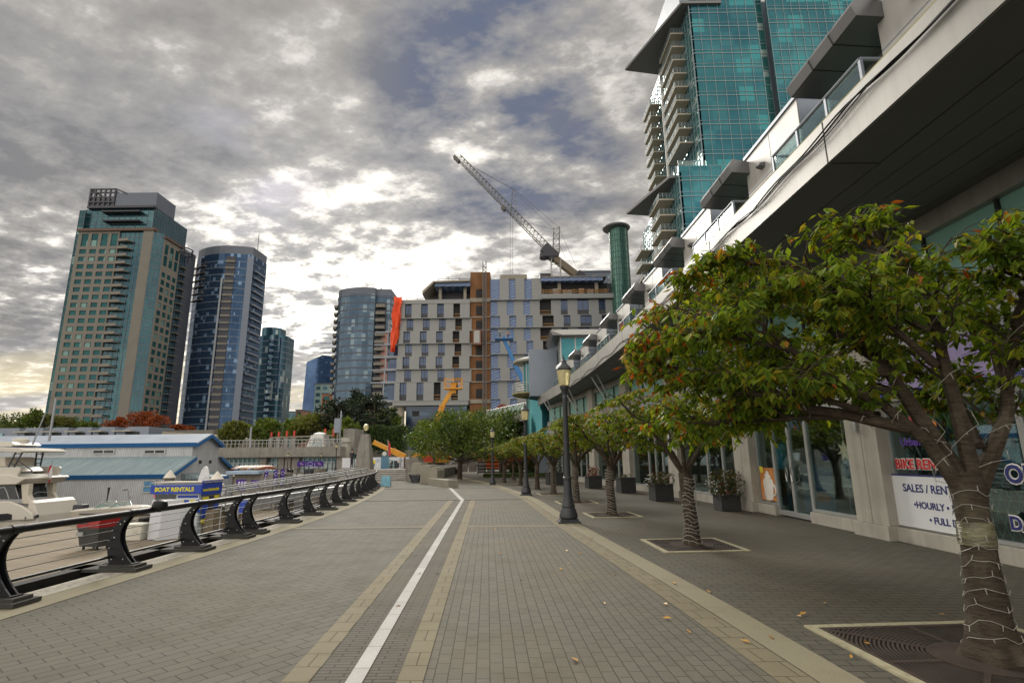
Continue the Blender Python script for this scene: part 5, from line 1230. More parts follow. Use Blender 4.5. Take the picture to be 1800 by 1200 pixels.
tr_ = MB(); tr_.box(hx(ux(508)),hx(ux(1040)),HY+1.0,HY+1.55,hz(uy(222)),hz(uy(126))); tr_.build("open_storey", M_seam, ho)
gw = MB(); gw.box(hx(ux(512)),hx(ux(1045)),HY-.2,HY-.1,hz(uy(206)),hz(uy(200))); gw.box(hx(ux(512)),hx(ux(1045)),HY-.2,HY-.1,hz(uy(190)),hz(uy(185)))
for k in range(9): x = hx(ux(520+62*k)); gw.box(x,x+.12,HY-.3,HY-.21,hz(uy(221)),hz(uy(180)))
gw.build("timber_guard", M_wood, ho)
for a, b, lb in ((600,650,"pallet"),(680,755,"pallet"),(810,850,"pallet"),(880,925,"pallet")):
    p_ = MB(); p_.box(hx(ux(a)),hx(ux(b)),HY+.1,HY+.8,hz(uy(215)),hz(uy(175+(a%3)*6))); p_.build("stacked_board", pm("board_stack%d" % a, (.45,.42,.4) if a != 810 else (.5,.3,.2), .8), ho)
for k in (640,940): c_ = MB(); x = hx(ux(k)); c_.box(x,x+.8,HY+.2,HY+.9,hz(uy(221)),hz(uy(126))); c_.build("concrete_column", M_slab, ho)
rs = MB(); rs.box(hx(ux(505)),hx(ux(1000)),HY-1.0,HY+20,hz(uy(124)),hz(uy(97))); rs.build("roof_slab", M_wrapb, ho)
rs = MB(); rs.box(hx(ux(500)),hx(ux(1030)),HY-1.2,HY+20,hz(uy(96)),hz(uy(90))); rs.build("roof_edge", M_slab, ho)
pb = MB(); pb.box(hx(ux(178)),hx(ux(395)),HY-.1,HY+9,hz(uy(96)),hz(uy(62))); pb.build("roof_parapet", M_slab, ho)
# plywood shaft
sh = MB(); sh.box(hx(826),hx(862),HY+.3,HY+9,.5,hz(478)); sh.build("plywood_shaft", M_ply, ho)
for k in range(9):
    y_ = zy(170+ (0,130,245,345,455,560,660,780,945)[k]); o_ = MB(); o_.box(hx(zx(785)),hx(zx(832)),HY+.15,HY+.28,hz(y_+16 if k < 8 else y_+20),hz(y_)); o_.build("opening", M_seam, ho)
for k in range(8):
    y_ = zy((240,385,485,588,688,790,890,1030)[k]); o_ = MB(); o_.box(hx(825.5),hx(862.5),HY+.05,HY+.29,hz(y_+ (7 if k in (0,7) else 2)),hz(y_)); o_.build("floor_slab", M_slab, ho)
# upper roof on the left wing
z_ = hz(502,745); rf = MB(); rf.box(hx(762),hx(826),HY-.5,HY+14,hz(504),hz(497)); rf.build("roof_slab", M_wrapb, ho)
rf = MB(); rf.ext([(hx(741),HY-1.2,hz(519)),(hx(741),HY-1.2,hz(513)),(hx(760),HY-1.2,hz(496)),(hx(826),HY-1.2,hz(494.5)),(hx(826),HY-1.2,hz(497)),(hx(762),HY-1.2,hz(498.5))], (0,15,0)); rf.build("roof_edge", M_slab, ho)
b_ = MB(); b_.box(hx(762),hx(826),HY+4,HY+12,hz(526),hz(504)); b_.build("recessed_storey", M_hsp, ho)
for p_ in (771,816): c_ = MB(); x = hx(p_); c_.box(x-.35,x+.35,HY+.8,HY+1.5,hz(525),hz(504)); c_.build("concrete_column", M_slab, ho)
gr_ = MB()
for a, b, y_ in ((712,770,524),(768,826,490)):
    gr_.bar((hx(a),HY,hz(y_)),(hx(b),HY,hz(y_)),.07,4)
    for k in range(4): x = hx(a+(b-a)*k/3); gr_.bar((x,HY,hz(y_+5)),(x,HY,hz(y_-2)),.07,4)
gr_.build("roof_guardrail", M_steel, ho)
# podium: columns, dark glass, left flank
for p_ in (684.5,700.5): c_ = MB(); q_ = at(p_,750,HY-1); c_.lathe([(.85,1.0),(.85,hz(713))], (q_.x,HY+1.2,0), 16); c_.build("round_column", M_slab, ho, smooth=True)
m = N("podium_glass"); vv = m.pos(); vo = m.n('ShaderNodeTexVoronoi', feature='F1'); m.l(vv, vo.inputs['Vector']); vo.inputs['Scale'].default_value = .7; vo.inputs['Randomness'].default_value = .35
ng = m.noise(m.pos((.1,.1,.25)), 1.5, 3); gl_ = m.ramp(ng, [(.35,(.008,.015,.035)),(.6,(.02,.045,.08)),(.75,(.06,.12,.16))])
m.bsdf(m.mix(m.math('LESS_THAN', vo.outputs['Distance'], .13), gl_, (.4,.42,.42)), .08, .3, .6); M_pod = m.mat
pd = MB(); pd.box(hx(716),hx(821),HY+.5,HY+14,1,hz(713)); pd.build("podium_glass", M_pod, ho)
for a in (733,784): o_ = MB(); o_.box(hx(a-6),hx(a+6),HY+.38,HY+.49,hz(730),hz(721)); o_.build("opening", M_seam, ho)
o_ = MB(); o_.box(hx(729),hx(741),HY+.36,HY+.49,hz(773),hz(763)); o_.build("plywood_patch", M_ply, ho)
for i, (a, b) in enumerate(rows[1:]):
    q_ = zy(b); fl = MB(); x1 = hx(zx(185-i*5)); fl.box(x1-3.6,x1-.05,HY+.6,HY+9,hz(q_)-.1,hz(q_)+.45); fl.box(x1-6.2,x1-3.61,HY+1.2,HY+1.9,hz(q_)+.05,hz(q_)+.35); fl.box(x1-3.0,x1-2.7,HY+.7,HY+1.0,hz(q_)+.46,hz(zy(a))); fl.build("flank_slab", M_lite, ho)
    g_ = MB(); g_.box(x1-2.2,x1-.06,HY+1.4,HY+1.5,hz(q_)+.5,hz(zy(a))-.3); g_.build("flank_glass", M_hwin, ho)
fp = MB(); fp.box(hx(662),hx(714),HY-3,HY+6,0,3.4); fp.build("terrace_base", M_slab, ho)
# orange tarp
tp = MB(); rr = random.Random(4); n = 9; P = []
for i in range(n+1):
    t = i/n; y_ = 524 + 96*t; l, rg = 694-8*t+1.5*math.sin(i*1.7), 708.5-9.5*t+math.sin(i*2.3)
    if t > .85: rg -= 4
    P.append([(hx(l+(rg-l)*k/4, y_), HY-.9-.35*math.sin(k*1.9+i*.6), hz(y_, l)) for k in range(5)])
vs = [p for q in P for p in q]; fs = [(i*5+k, i*5+k+1, i*5+k+6, i*5+k+5) for i in range(n) for k in range(4)]; tp.add(vs, fs)
to = tp.build("tarpaulin", pm("orange_tarp", (.75,.075,.015), .6, 0, .4, .6, .2), None, smooth=True); tag(to, "bright orange tarpaulin hanging down the corner of the hotel", "tarpaulin")
sm_ = to.modifiers.new("thick", 'SOLIDIFY'); sm_.thickness = .05
# hoist mast
hm = thing("hoist_mast", "lattice hoist mast with a grey lift car on the plywood shaft", "hoist", (hx(852),HY-1,0)); b_ = MB()
xa, xb = hx(849.2), hx(855.0); z = 1.0; zt = hz(462)
for x in (xa,xb):
    for y in (HY-1.3,HY-.5): b_.bar((x,y,z),(x,y,zt),.11,4)
k = 0
while z < zt-1: b_.bar((xa,HY-1.3,z),(xb,HY-1.3,z+1.0),.06,4); b_.bar((xa,HY-1.3,z),(xb,HY-1.3,z),.06,4); b_.bar((xb,HY-.5,z),(xa,HY-.5,z+1.0),.06,4); z += 1.0
b_.build("mast", flat("mast_grey", (.14,.14,.14), .6, .3), hm)
b_ = MB(); b_.box(hx(832.5),hx(846.5),HY-2.0,HY-.3,hz(609),hz(583)); c_ = b_.build("lift_car", pm("hoist_red_brown", (.20,.09,.06), .7), hm)
b_ = MB(); b_.box(hx(834),hx(844),HY-2.06,HY-2.01,hz(606),hz(585)); b_.build("door", flat("hoist_door", (.38,.38,.36), .6), c_)
# ================================================================== tower crane (luffing)
M_crane = pm("crane_paint", (.13,.125,.115), .6, .2, .4, .3, .2)
cr_ = thing("tower_crane", "luffing tower crane with raised lattice jib over the hotel roof", "crane", (13,140,0))
CY_ = 140.0
def cp(x, y, Y=CY_): return at(x,y,Y)
A, T = cp(975,447), cp(806,275); d = (T-A).normalized(); up = Vector((-d.z,0,d.x)); up = up if up.z > 0 else -up
b_ = MB(); Lj = (T-A).length; hw = .85
def jp(s, a, b): return A + d*s + up*a + Vector((0,b,0))
for a, bb in ((-1.0,-hw),(-1.0,hw),(.9,0)): b_.bar(jp(0,a,bb), jp(Lj,a*.8,bb*.8), .13, 5)
n = 30
for k in range(n):
    s0, s1, s2 = Lj*k/n, Lj*(k+.5)/n, Lj*(k+1)/n
    for bb in (-hw,hw): b_.bar(jp(s0,-1.0,bb), jp(s1,.9,0), .06, 4); b_.bar(jp(s1,.9,0), jp(s2,-1.0,bb), .06, 4)
    b_.bar(jp(s0,-1,-hw), jp(s2,-1,hw), .05, 4)
b_.obox(A+d*(Lj-1.5), d, Vector((0,1,0)), up, 0,2.2, -.9,.9, -1.4,-.7); b_.obox(A+d*(Lj*.47), d, Vector((0,1,0)), up, 0,1.2, -.9,.9, -1.7,-1.05)
b_.build("jib", M_crane, cr_)
b_ = MB(); q = cp(903,380); q2 = cp(903,332); 
for dx in (-.9,.9): b_.bar(q+Vector((dx,0,0)), q2+Vector((dx*.35,0,0)), .1, 4)
for k in range(5): b_.bar(q.lerp(q2,k/5)+Vector((-.8+.12*k,0,0)), q.lerp(q2,(k+1)/5)+Vector((.8-.12*k,0,0)), .05, 4)
b_.build("jib_strut", M_crane, cr_)
b_ = MB(); f0, f1 = cp(972,447), cp(973,403); g0, g1 = cp(983,447), cp(983,400)
for yy in (-1,1): b_.bar(f0+Vector((0,yy,0)), f1+Vector((0,yy,0)), .14, 4); b_.bar(g0+Vector((0,yy,0)), g1+Vector((0,yy,0)), .14, 4)
for k in range(5): b_.bar(f0.lerp(f1,k/5), g0.lerp(g1,(k+1)/5), .07, 4); b_.bar(f0.lerp(f1,(k+1)/5), g0.lerp(g1,(k+1)/5), .07, 4)
b_.build("a_frame", M_crane, cr_)
b_ = MB(); c0, c1 = cp(958,442), cp(1016,487); dd = (c1-c0).normalized(); uu = Vector((-dd.z,0,dd.x)); uu = uu if uu.z > 0 else -uu; Lc = (c1-c0).length
b_.obox(c0,dd,Vector((0,1,0)),uu, 0,Lc, -1.2,1.2, -.7,.9); b_.build("counter_jib", pm("crane_ochre", (.16,.13,.09), .7), cr_)
b_ = MB(); b_.obox(c0,dd,Vector((0,1,0)),uu, -1.0,3.4, -1.4,1.4, -.9,1.8); q = cp(956,450); b_.lathe([(1.0,-1),(1.3,-.6),(1.3,.6),(1.0,1)], q, 12); b_.box(q.x-.2,q.x+4,CY_-1.6,CY_+1.6,q.z-.6,q.z+.4); b_.obox(c0,dd,Vector((0,1,0)),uu, Lc-.8,Lc+1.6, -1.4,1.4, -.9,1.5); b_.build("machinery", M_steel, cr_)
b_ = MB(); x0, x1 = cp(969,470).x, cp(985,470).x; zt = cp(975,455).z; z = 20.0
for x in (x0,x1):
    for yy in (CY_-1.1,CY_+1.1): b_.bar((x,yy,z),(x,yy,zt),.16,4)
while z < zt-2: b_.bar((x0,CY_-1.1,z),(x1,CY_-1.1,z+2.2),.08,4); b_.bar((x0,CY_-1.1,z+2.2),(x1,CY_-1.1,z+2.2),.08,4); z += 2.2
b_.build("mast", flat("mast_pale", (.34,.33,.3), .6, .2), cr_)
b_ = MB()
for p, q in (((812,283),(903,332)),((903,332),(983,400)),((903,336),(973,403)),((838,298),(903,334)),((930,392),(973,403)),((983,402),(1012,467)),((983,430),(995,455)),((897,380),(897,490)),((901,380),(901,490))): b_.bar(cp(*p), cp(*q), .045, 4)
b_.build("cable", M_steel, cr_)
b_ = MB(); b_.box(cp(950,480).x,cp(972,480).x,CY_+2,CY_+8,cp(960,489).z,cp(960,476).z); b_.build("roof_hut", M_steel, cr_)
# ================================================================== boom lifts
M_yel = pm("lift_yellow", (.60,.27,.015), .5, 0, .5, 1.2, .15); M_bl = pm("lift_blue", (.03,.17,.42), .5, 0, .5, .6, .15); M_tyre = flat("tyre_rubber", (.02,.02,.02), .9)
def boomlift(label, pts, Y, mat, wid, basket, base=None):
    P = [at(x,y,Y) for x, y in pts]; t = thing("boom_lift", label, "boom lift", (P[0].x,Y,0))
    for i in range(len(P)-1):
        d = (P[i+1]-P[i]); L = d.length; d.normalize(); u = Vector((-d.z,0,d.x)); w = wid*(1-.22*i)
        m_ = MB(); m_.obox(P[i],d,Vector((0,1,0)),u, 0,L, -w/2,w/2, -w/2,w/2); m_.obox(P[i],d,Vector((0,1,0)),u, L*.96,L*1.0, -w*.6,w*.6, -w*.6,w*.6); m_.build("boom", mat if i != 1 or len(P) < 4 else M_steel, t, bevel=.02)
    if basket:
        c = P[-1]; b = MB(); s = basket; b.box(c.x-s,c.x+s,Y-s*.6,Y+s*.6,c.z-.15,c.z)
        for z in (.5,1.05):
            for p, q in (((-s,-s*.6),(s,-s*.6)),((s,-s*.6),(s,s*.6)),((s,s*.6),(-s,s*.6)),((-s,s*.6),(-s,-s*.6))): b.bar((c.x+p[0],Y+p[1],c.z+z),(c.x+q[0],Y+q[1],c.z+z),.045,4)
        for p in ((-s,-s*.6),(s,-s*.6),(s,s*.6),(-s,s*.6),(0,-s*.6)): b.bar((c.x+p[0],Y+p[1],c.z),(c.x+p[0],Y+p[1],c.z+1.05),.045,4)
        b.box(c.x-.3,c.x+.3,Y-.2,Y+.3,c.z-.6,c.z+.5); b.build("basket", mat, t)
    if base:
        x, z, s = base; b = MB(); pts_ = [(x-2.3*s,z+.3*s),(x+2.4*s,z+.3*s),(x+2.9*s,z+.9*s),(x+2.4*s,z+1.35*s),(x+1.0*s,z+1.6*s),(x-2.2*s,z+1.6*s),(x-2.4*s,z+1.35*s)]
        b.ext([(p,Y-1.1*s,q) for p, q in pts_], (0,2.2*s,0)); b.build("turret", mat, t, bevel=.05)
        b = MB(); b.box(x-1.4*s,x+.5*s,Y-1.13*s,Y-1.101*s,z+.45*s,z+1.1*s); b.build("red_panel", flat("lift_red", (.6,.05,.02), .5), t)
        b = MB(); b.box(x-1.7*s,x+1.7*s,Y-1.0*s,Y+1.0*s,z-.35*s,z+.28*s); b.build("chassis", M_steel, t)
        for dx in (-1.5,1.5):
            for dy in (-1.2,1.2): b = MB(); b.tube([(x+dx*s,Y+dy*s-.25*s,z-.35*s),(x+dx*s,Y+dy*s+.25*s,z-.35*s)], .55*s, 16); b.build("wheel", M_tyre, t)
    return t
q = at(758,815,62)
boomlift("yellow boom lift with raised arm and basket before the hotel", [(757,772),(778,713),(797,682)], 62, M_yel, .58, 1.0, None)
boomlift("yellow boom lift turret with red panel beside the concrete wall", [(778,808),(770,790),(757,772)], 58, M_yel, .7, 0, (at(757,812,58).x, at(757,817,58).z, .78))
boomlift("lowered yellow boom arm slanting down behind the white hoarding", [(712,803),(690,792),(657,777)], 60, M_yel, .6, 0, None)
boomlift("blue boom lift reaching up the blue wrapped hotel wall", [(921,672),(905,640),(886,596)], 110, M_bl, .95, 1.9, (at(921,672,110).x, 1.0, 1.2))
# ================================================================== trees in the middle distance
def leafball(mb, r, c, rad, n, L, mi=0, flat=.75):
    for _ in range(n):
        d = vrand(r).normalized(); k = r.random()**.45
        p = c + Vector((d.x*rad*k, d.y*rad*k, d.z*rad*k*flat)); ax = (d*.6 + vrand(r,.8)).normalized(); wd = ax.orthogonal().normalized(); wd = (wd + ax.cross(wd)*r.uniform(-1,1)).normalized()
        s = L*r.uniform(.6,1.3); add_leaf(mb, p, ax, wd, s, s*.6, mi)
def clump_tree(label, x, y, z0, H, rad, mats, sd, n=26, per=90, L=.45, zlow=.28, spread=1.0, kind='round', group=None, trunk_r=.18, name="tree", mi=lambda r: 0):
    r = random.Random(sd); t = thing(name, label, "tree", (x,y,z0), 0, group); o = Vector((x,y,z0)); w = MB(); lf = MB()
    w.tube([o-Vector((0,0,.3)), o+Vector((.05*H*.1,0,H*.25)), o+Vector((0,0,H*.55)), o+Vector((.03*H,0,H*.85))], [trunk_r*1.25,trunk_r,trunk_r*.7,trunk_r*.2], 8)
    for k in range(n):
        a = r.uniform(0,6.283); u = r.random()
        if kind == 'cone': zz = zlow + (1-zlow)*u; rr = rad*(1-zz)**.7*r.uniform(.35,1.0)*1.25
        elif kind == 'umbrella': zz = zlow + (1-zlow)*(.25+.75*u)*1.0; rr = rad*r.random()**.5*(1-.5*max(0,(zz-.75)/.25)); zz -= .16*(rr/rad)**2
        else: th = math.acos(1-2*u); zz = zlow+(1-zlow)*(.5+.42*math.cos(th)); rr = rad*math.sin(th)*r.uniform(.45,.85)
        c = o + Vector((math.cos(a)*rr*spread, math.sin(a)*rr, zz*H)); cr_ = rad*r.uniform(.22,.4)
        m0 = mi(r)
        leafball(lf, r, c, cr_, per, L, m0)
        w.tube([o+Vector((0,0,H*min(.5,zz*.6))), o.lerp(c,.6)+Vector((0,0,zz*H*.15)), c], [trunk_r*.35,trunk_r*.2,trunk_r*.05], 4, cap=False)
    w.build("trunk", M_bark, t, smooth=True); lf.build("crown", mats, t); return t
M_pine = leaf_mat("pine_needle", [(0,(.008,.016,.008)),(.5,(.015,.028,.012)),(1,(.03,.042,.016))], .1)
M_mid = leaf_mat("midgreen_leaf", [(0,(.035,.065,.012)),(.4,(.065,.11,.016)),(.75,(.10,.14,.02)),(1,(.15,.16,.028))], .35)
M_yelg = leaf_mat("yellowgreen_leaf", [(0,(.06,.08,.014)),(.5,(.10,.12,.02)),(1,(.16,.14,.03))], .25)
M_red = leaf_mat("maple_red_leaf", [(0,(.14,.02,.01)),(.5,(.22,.05,.012)),(1,(.3,.1,.02))], .25)
q = gr(806, 838)
clump_tree("broad dense green tree at the end of the promenade before the hotel", -4.3, 44.0, 0, 4.95, 3.6, [M_leaf_d, M_mid], 31, 62, 130, .22, .34, 1.2, 'umbrella', None, .17, mi=lambda r: 0 if r.random() < .3 else 1)
clump_tree("green tree behind the broad tree, closer to the lower canopy", -1.2, 52.0, 0, 5.8, 3.2, [M_leaf_d, M_mid], 32, 44, 110, .28, .32, 1.1, 'umbrella', None, .16, mi=lambda r: 0 if r.random() < .6 else 1)
clump_tree("small green tree left of the broad tree beside the boom lift", -8.0, 55.0, .3, 4.9, 2.5, [M_mid], 33, 30, 90, .28, .35, 1.0, 'umbrella', None, .13)
for px, py, Y, H, rad, mt, kd, sd, lb in ((592,765,98,6.2,4.2,M_pine,'round',41,"dark pine with a broad crown under the slate tower"),(624,765,104,8.2,3.6,M_pine,'cone',42,"tall dark pine beside the broad pine"),
        (655,765,94,7.0,4.0,M_pine,'round',43,"dark pine left of the hotel columns"),(548,770,100,4.2,4.0,M_yelg,'round',44,"yellowish green bushy tree left of the dark pines"),
        (600,772,88,3.2,3.2,M_mid,'round',45,"low green tree before the dark pines"),(676,772,100,5.4,3.6,M_mid,'round',46,"mid green tree behind the hotel columns"),
        (470,782,86,4.2,2.6,M_mid,'round',47,"small dull tree on the terrace before the bluegrey tower"),(410,775,86,3.0,2.2,M_yelg,'round',48,"small yellow green tree beside boathouse gable on the terrace"),(523,772,104,4.0,3.0,M_mid,'round',49,"round green tree before the far blue tower")):
    p = at(px,py,Y); clump_tree(lb, p.x, Y, p.z-1.0, H+1.0, rad, [mt], sd, 26, 85, .55, .15, 1.0, kd, "trees on the raised terrace", .2)
for px, py, Y, H, rad, mt, sd, lb in ((204,752,132,2.6,2.6,M_red,51,"dark red small maple in front of the beige tower"),(240,754,132,4.2,3.6,M_red,52,"bright red maple before the beige tower, bigger of the pair"),(268,754,132,4.0,3.6,M_red,53,"rust red maple next to the bright red one"),
        (115,754,130,3.0,3.0,M_yelg,54,"pale yellow green bush at the foot of the beige tower"),(150,754,130,2.0,2.6,M_mid,55,"low rounded bush at the foot of beige tower"),
        (75,754,128,3.6,3.0,M_yelg,56,"orange tinged tree beside the yacht mast"),(58,754,126,4.6,2.6,M_mid,57,"dark green tree left of the beige tower"),(30,754,126,3.4,3.8,M_mid,58,"round dark tree far left behind the yacht"),(5,756,140,2.0,3.6,M_mid,59,"distant low tree at the water horizon"),
        (312,757,140,1.6,1.8,M_red,60,"tiny red shrub between the beige and blue towers"),(330,757,140,1.4,1.5,M_red,61,"tiny red shrub at the foot of the blue tower")):
    p = at(px,py,Y); clump_tree(lb, p.x, Y, p.z-.3, H, rad, [mt], sd, 16, 80, .5, .2, 1.0, 'round', "trees before the towers", .14)
clump_tree("small rusty conifer standing before the blue wrapped wall", at(882,730,62).x, 62, 4.4, 3.4, 1.1, [M_red], 63, 22, 60, .25, .05, 1.0, 'cone', None, .08)
# hedge banks
M_hedge = leaf_mat("hedge_leaf", [(0,(.02,.04,.012)),(.5,(.04,.07,.016)),(1,(.07,.10,.02))], .15)
def hedge(label, x0, x1, y0, y1, z0, z1, sd, n, L=.35):
    r = random.Random(sd); mb = MB(); core = MB()
    core.box(x0+.2,x1-.2,y0+.2,y1-.2,z0,z1-.25)
    t = thing("hedge", label, "hedge", ((x0+x1)/2,(y0+y1)/2,z0)); core.build("stems", flat("hedge_core", (.02,.028,.012), .95), t)
    for _ in range(n):
        p = Vector((r.uniform(x0,x1), r.uniform(y0,y1), r.uniform(z0,z1)))
        if r.random() < .55: p.y = y0 + r.uniform(-.1,.2)
        elif r.random() < .7: p.z = z1 + r.uniform(-.2,.15)
        p.z += .35*math.sin(p.x*.9)*math.sin(p.x*.37+1) 
        ax = vrand(r).normalized(); add_leaf(mb, p, ax, ax.orthogonal().normalized(), L*r.uniform(.6,1.3), L*.55, 0)
    mb.build("foliage", M_hedge, t)
a, b = at(590,770,90), at(690,770,90)
hedge("long clipped hedge bank under the pines by the skylight", a.x, b.x+2, 90, 94, 2.5, a.z+1.6, 5, 5000, .45)
hedge("low dark hedge beyond the cherry trees at the promenade end", -.5, 5.5, 50.5, 51.5, 0, 1.0, 6, 1800, .25)
gp = MB(); gp.box(-2.6,4.2,47.0,49.4,.02,.28); tag(gp.build("grass_bed", pm("grass_bed", (.05,.075,.02), .95, 0, .2, 12, .5, 40, .6), None), "low grassy bed edged by the pavement at promenade end", "bed")
fn = MB()
for k in range(14): fn.box(-3.5+.7*k,-3.5+.7*k+.06,53.4,53.46,0,1.25)
for z in (.2,.5,.8,1.15): fn.box(-3.5,6.0,53.35,53.4,z,z+.12)
tag(fn.build("slat_fence", M_wharf, None), "dark horizontal slat fence behind the far cherry trees", "fence")
sf = MB(); sf.box(-3.0,5.5,60,60.1,.5,2.1); tag(sf.build("mesh_barrier", pm("barrier_orange", (.5,.10,.02), .8, 0, .3, 1.0, .6), None), "orange site barrier glimpsed under the broad tree", "barrier")
# ================================================================== plaza, stairs, concrete walls
s0, s1 = gr(575,849), gr(722,845)
ST = thing("stairs", "wide concrete stairs climbing to the plaza by the white hoarding", "stairs", (-10.2,42.5,0))
pz = .78; n = 6; b = MB()
for k in range(n): b.box(-13.4,-6.75,42.0+.33*k,47.0,.003+k*.13,.003+(k+1)*.13)
b.build("steps", M_conc_d, ST)
for k in range(n): b = MB(); b.box(-13.4,-6.75,41.985+.33*k,42.2+.33*k,.004+(k+1)*.13,.02+(k+1)*.13); b.build("lit_tread_strip", M_panel_w, ST)  # added pale strips paint the skylight falling on the treads
struct(MB().box(-13.6,-6.0,47.0,62,-.01,pz).build("plaza", M_conc_d))
# white hoarding
hd_ = thing("hoarding_fence", "long white site hoarding with small posters on the plaza", "fence", (-9.5,51.5,pz)); HYH = 51.5
M_hoard = pm("hoarding_white", (.66,.67,.70), .6, 0, .4, .8, .06)
x = at(601,815,HYH).x; xe = at(719,815,HYH).x; zt = at(660,804,HYH).z; nP = 7
for k in range(nP):
    a, b_ = x+(xe-x)*k/nP, x+(xe-x)*(k+1)/nP; m_ = MB(); m_.box(a+.01,b_-.01,HYH,HYH+.05,pz-.75 if k < 1 else pz,zt + (.03 if k % 2 else 0)); m_.build("hoarding_panel", M_hoard, hd_)
def poster(px, py, w, h, mat, Y=HYH-.02, par=hd_):
    c = at(px,py,Y); m_ = MB(); m_.box(c.x-w/2,c.x+w/2,Y,Y+.015,c.z-h/2,c.z+h/2); return m_.build("poster", mat, par)
poster(656,812,.42,.36,flat("yellow_poster", (.75,.6,.03), .5)); poster(655,817,.36,.2,flat("blue_poster", (.02,.12,.4), .5), HYH-.04); poster(664,809,.3,.3,flat("pale_poster", (.4,.5,.62), .5)); poster(685,809,.16,.2,flat("grey_poster", (.3,.35,.4), .5)); poster(704,809,.35,.3,flat("notice_grey", (.42,.42,.46), .5))
# information totem, signs, A board
c = at(676,825,49); t = thing("info_totem", "tall pale blue information totem in front of white hoarding", "sign", (c.x,49,pz))
b = MB(); b.box(c.x-.34,c.x+.34,48.95,49.07,pz,at(676,802,49).z); b.build("panel", pm("totem_blue", (.10,.22,.32), .5, 0, .4, 3, .3), t); b = MB(); q = at(676,797,49); b.tube([(q.x,48.93,q.z),(q.x,49.0,q.z)], .2, 16); b.build("round_sign", flat("sign_face", (.6,.62,.6), .5), t)
c = at(688,823,49.5); b = MB()
for s in (-1,1):
    for k in (-.18,.18): b.bar((c.x+k,49.5+.0,pz+.75),(c.x+k*1.1,49.5+s*.25,pz),.03,4)
b.box(c.x-.2,c.x+.2,49.46,49.54,pz+.7,pz+.76); b.bar((c.x-.18,49.4,pz+.3),(c.x+.18,49.4,pz+.3),.025,4); tag(b.build("trestle", flat("pale_teal_paint", (.35,.5,.48), .5), None), "pale teal folding trestle by the hoarding", "trestle")
b = MB(); c = at(691,819,50.2); b.box(c.x-.5,c.x+.5,50.4,50.9,pz,pz+.5); b.box(c.x-.25,c.x+.25,50.45,50.85,pz+.5,pz+.68); tag(b.build("site_generator", M_steel, None), "dark generator box standing before the white hoarding", "generator", )
for k, px in enumerate((703,711)):
    c = at(px,824,49.2); b = MB(); b.lathe([(.16,pz),(.16,pz+.05),(.07,pz+.1),(.09,pz+.5),(.12,pz+.8),(.05,pz+1.0)], (c.x,49.2,0), 10); tag(b.build("wrapped_post", flat("post_dark%d" % k, (.10,.05,.04) if k else (.4,.4,.4), .7), None, smooth=True), "dark red post by the end of the hoarding" if k else "grey post beside the dark red post at hoarding end", "post")
# stepped concrete walls and bench
M_wallc = pm("pale_concrete_wall", (.26,.242,.195), .85, 0, .3, 1.0, .2, 16, .35, .01, .3)
wt = thing("stepped_wall", "stepped pale concrete wall of leaning blocks at the stair end", "wall", (-5.8,38,0))
def wblock(px0, px1, pyb, pyt, name, dep=.6, lean=.15):
    g = gr((px0+px1)/2, pyb); a, b_ = at(px0,pyb,g.y), at(px1,pyb,g.y); z = at((px0+px1)/2,pyt,g.y).z; m_ = MB()
    m_.ext([(a.x,g.y,-.02),(b_.x,g.y,-.02),(b_.x,g.y+.1,z*.8),(b_.x-.12,g.y+.14,z),(a.x+lean,g.y+.14,z),(a.x+lean*.6,g.y+.1,z*.8)], (.25,dep+1.2,0)); return m_.build(name, M_wallc, wt, bevel=.03)
wblock(720,741,847,813,"wall_block"); wblock(737,757,850,817,"wall_block"); wblock(754,768,852,821,"wall_block")
b = MB(); A, B_ = gr(752,852), gr(786,857); d = (B_-A).normalized(); nn = Vector((-d.y,d.x,0)); L = (B_-A).length; b.obox(A,d,nn,UP, 0,L, 0,.55, -.02,.42); b.obox(A,d,nn,UP, L+.001,L+.28, -.02,.57, -.02,.44); b.build("bench_wall", M_wallc, wt, bevel=.02)
p = MB(); g = at(716,832,41); p.ext([(g.x-.1,41,.0),(g.x+.9,41,.0),(g.x+.9,41,1.35),(g.x+.55,41,1.75),(g.x-.2,41,1.6)], (0,2.4,0)); p.build("wing_wall", M_conc_d, wt)
bq = thing("equipment_cart", "dark equipment cart with a table top by the stair end", "cart", (-5.5,37.4,0)); c = gr(733,848); b = MB()
b.box(c.x-.65,c.x+.65,c.y-.1,c.y+.5,.55,.66); b.build("table_top", M_conc_d, bq); b = MB()
for dx in (-.55,.55):
    for dy in (0,.4): b = MB(); b.bar((c.x+dx,c.y+dy,.55),(c.x+dx*.6,c.y+dy,.02),.04,5); b.build("leg", M_steel, bq)
b = MB(); b.box(c.x-.4,c.x+.35,c.y+.0,c.y+.45,.08,.5); b.lathe([(.12,.15),(.14,.35),(.05,.4)], (c.x+.1,c.y-.18,0), 10); b.build("machine", M_steel, bq)
c = gr(677,855); b = thing("sandwich_board", "small blue and white sandwich board at the railing end", "sign", (c.x,c.y,0)); m_ = MB(); m_.ext([(c.x-.3,c.y,.02),(c.x+.3,c.y,.02),(c.x+.27,c.y+.15,.62),(c.x-.27,c.y+.15,.62)], (0,.03,0)); m_.build("board", pm("board_blue", (.16,.36,.46), .5, 0, .4, 6, .5), b); m_ = MB(); m_.ext([(c.x-.3,c.y+.36,.02),(c.x+.3,c.y+.36,.02),(c.x+.27,c.y+.19,.62),(c.x-.27,c.y+.19,.62)], (0,.03,0)); m_.build("back_board", flat("board_back", (.5,.55,.55), .5), b)
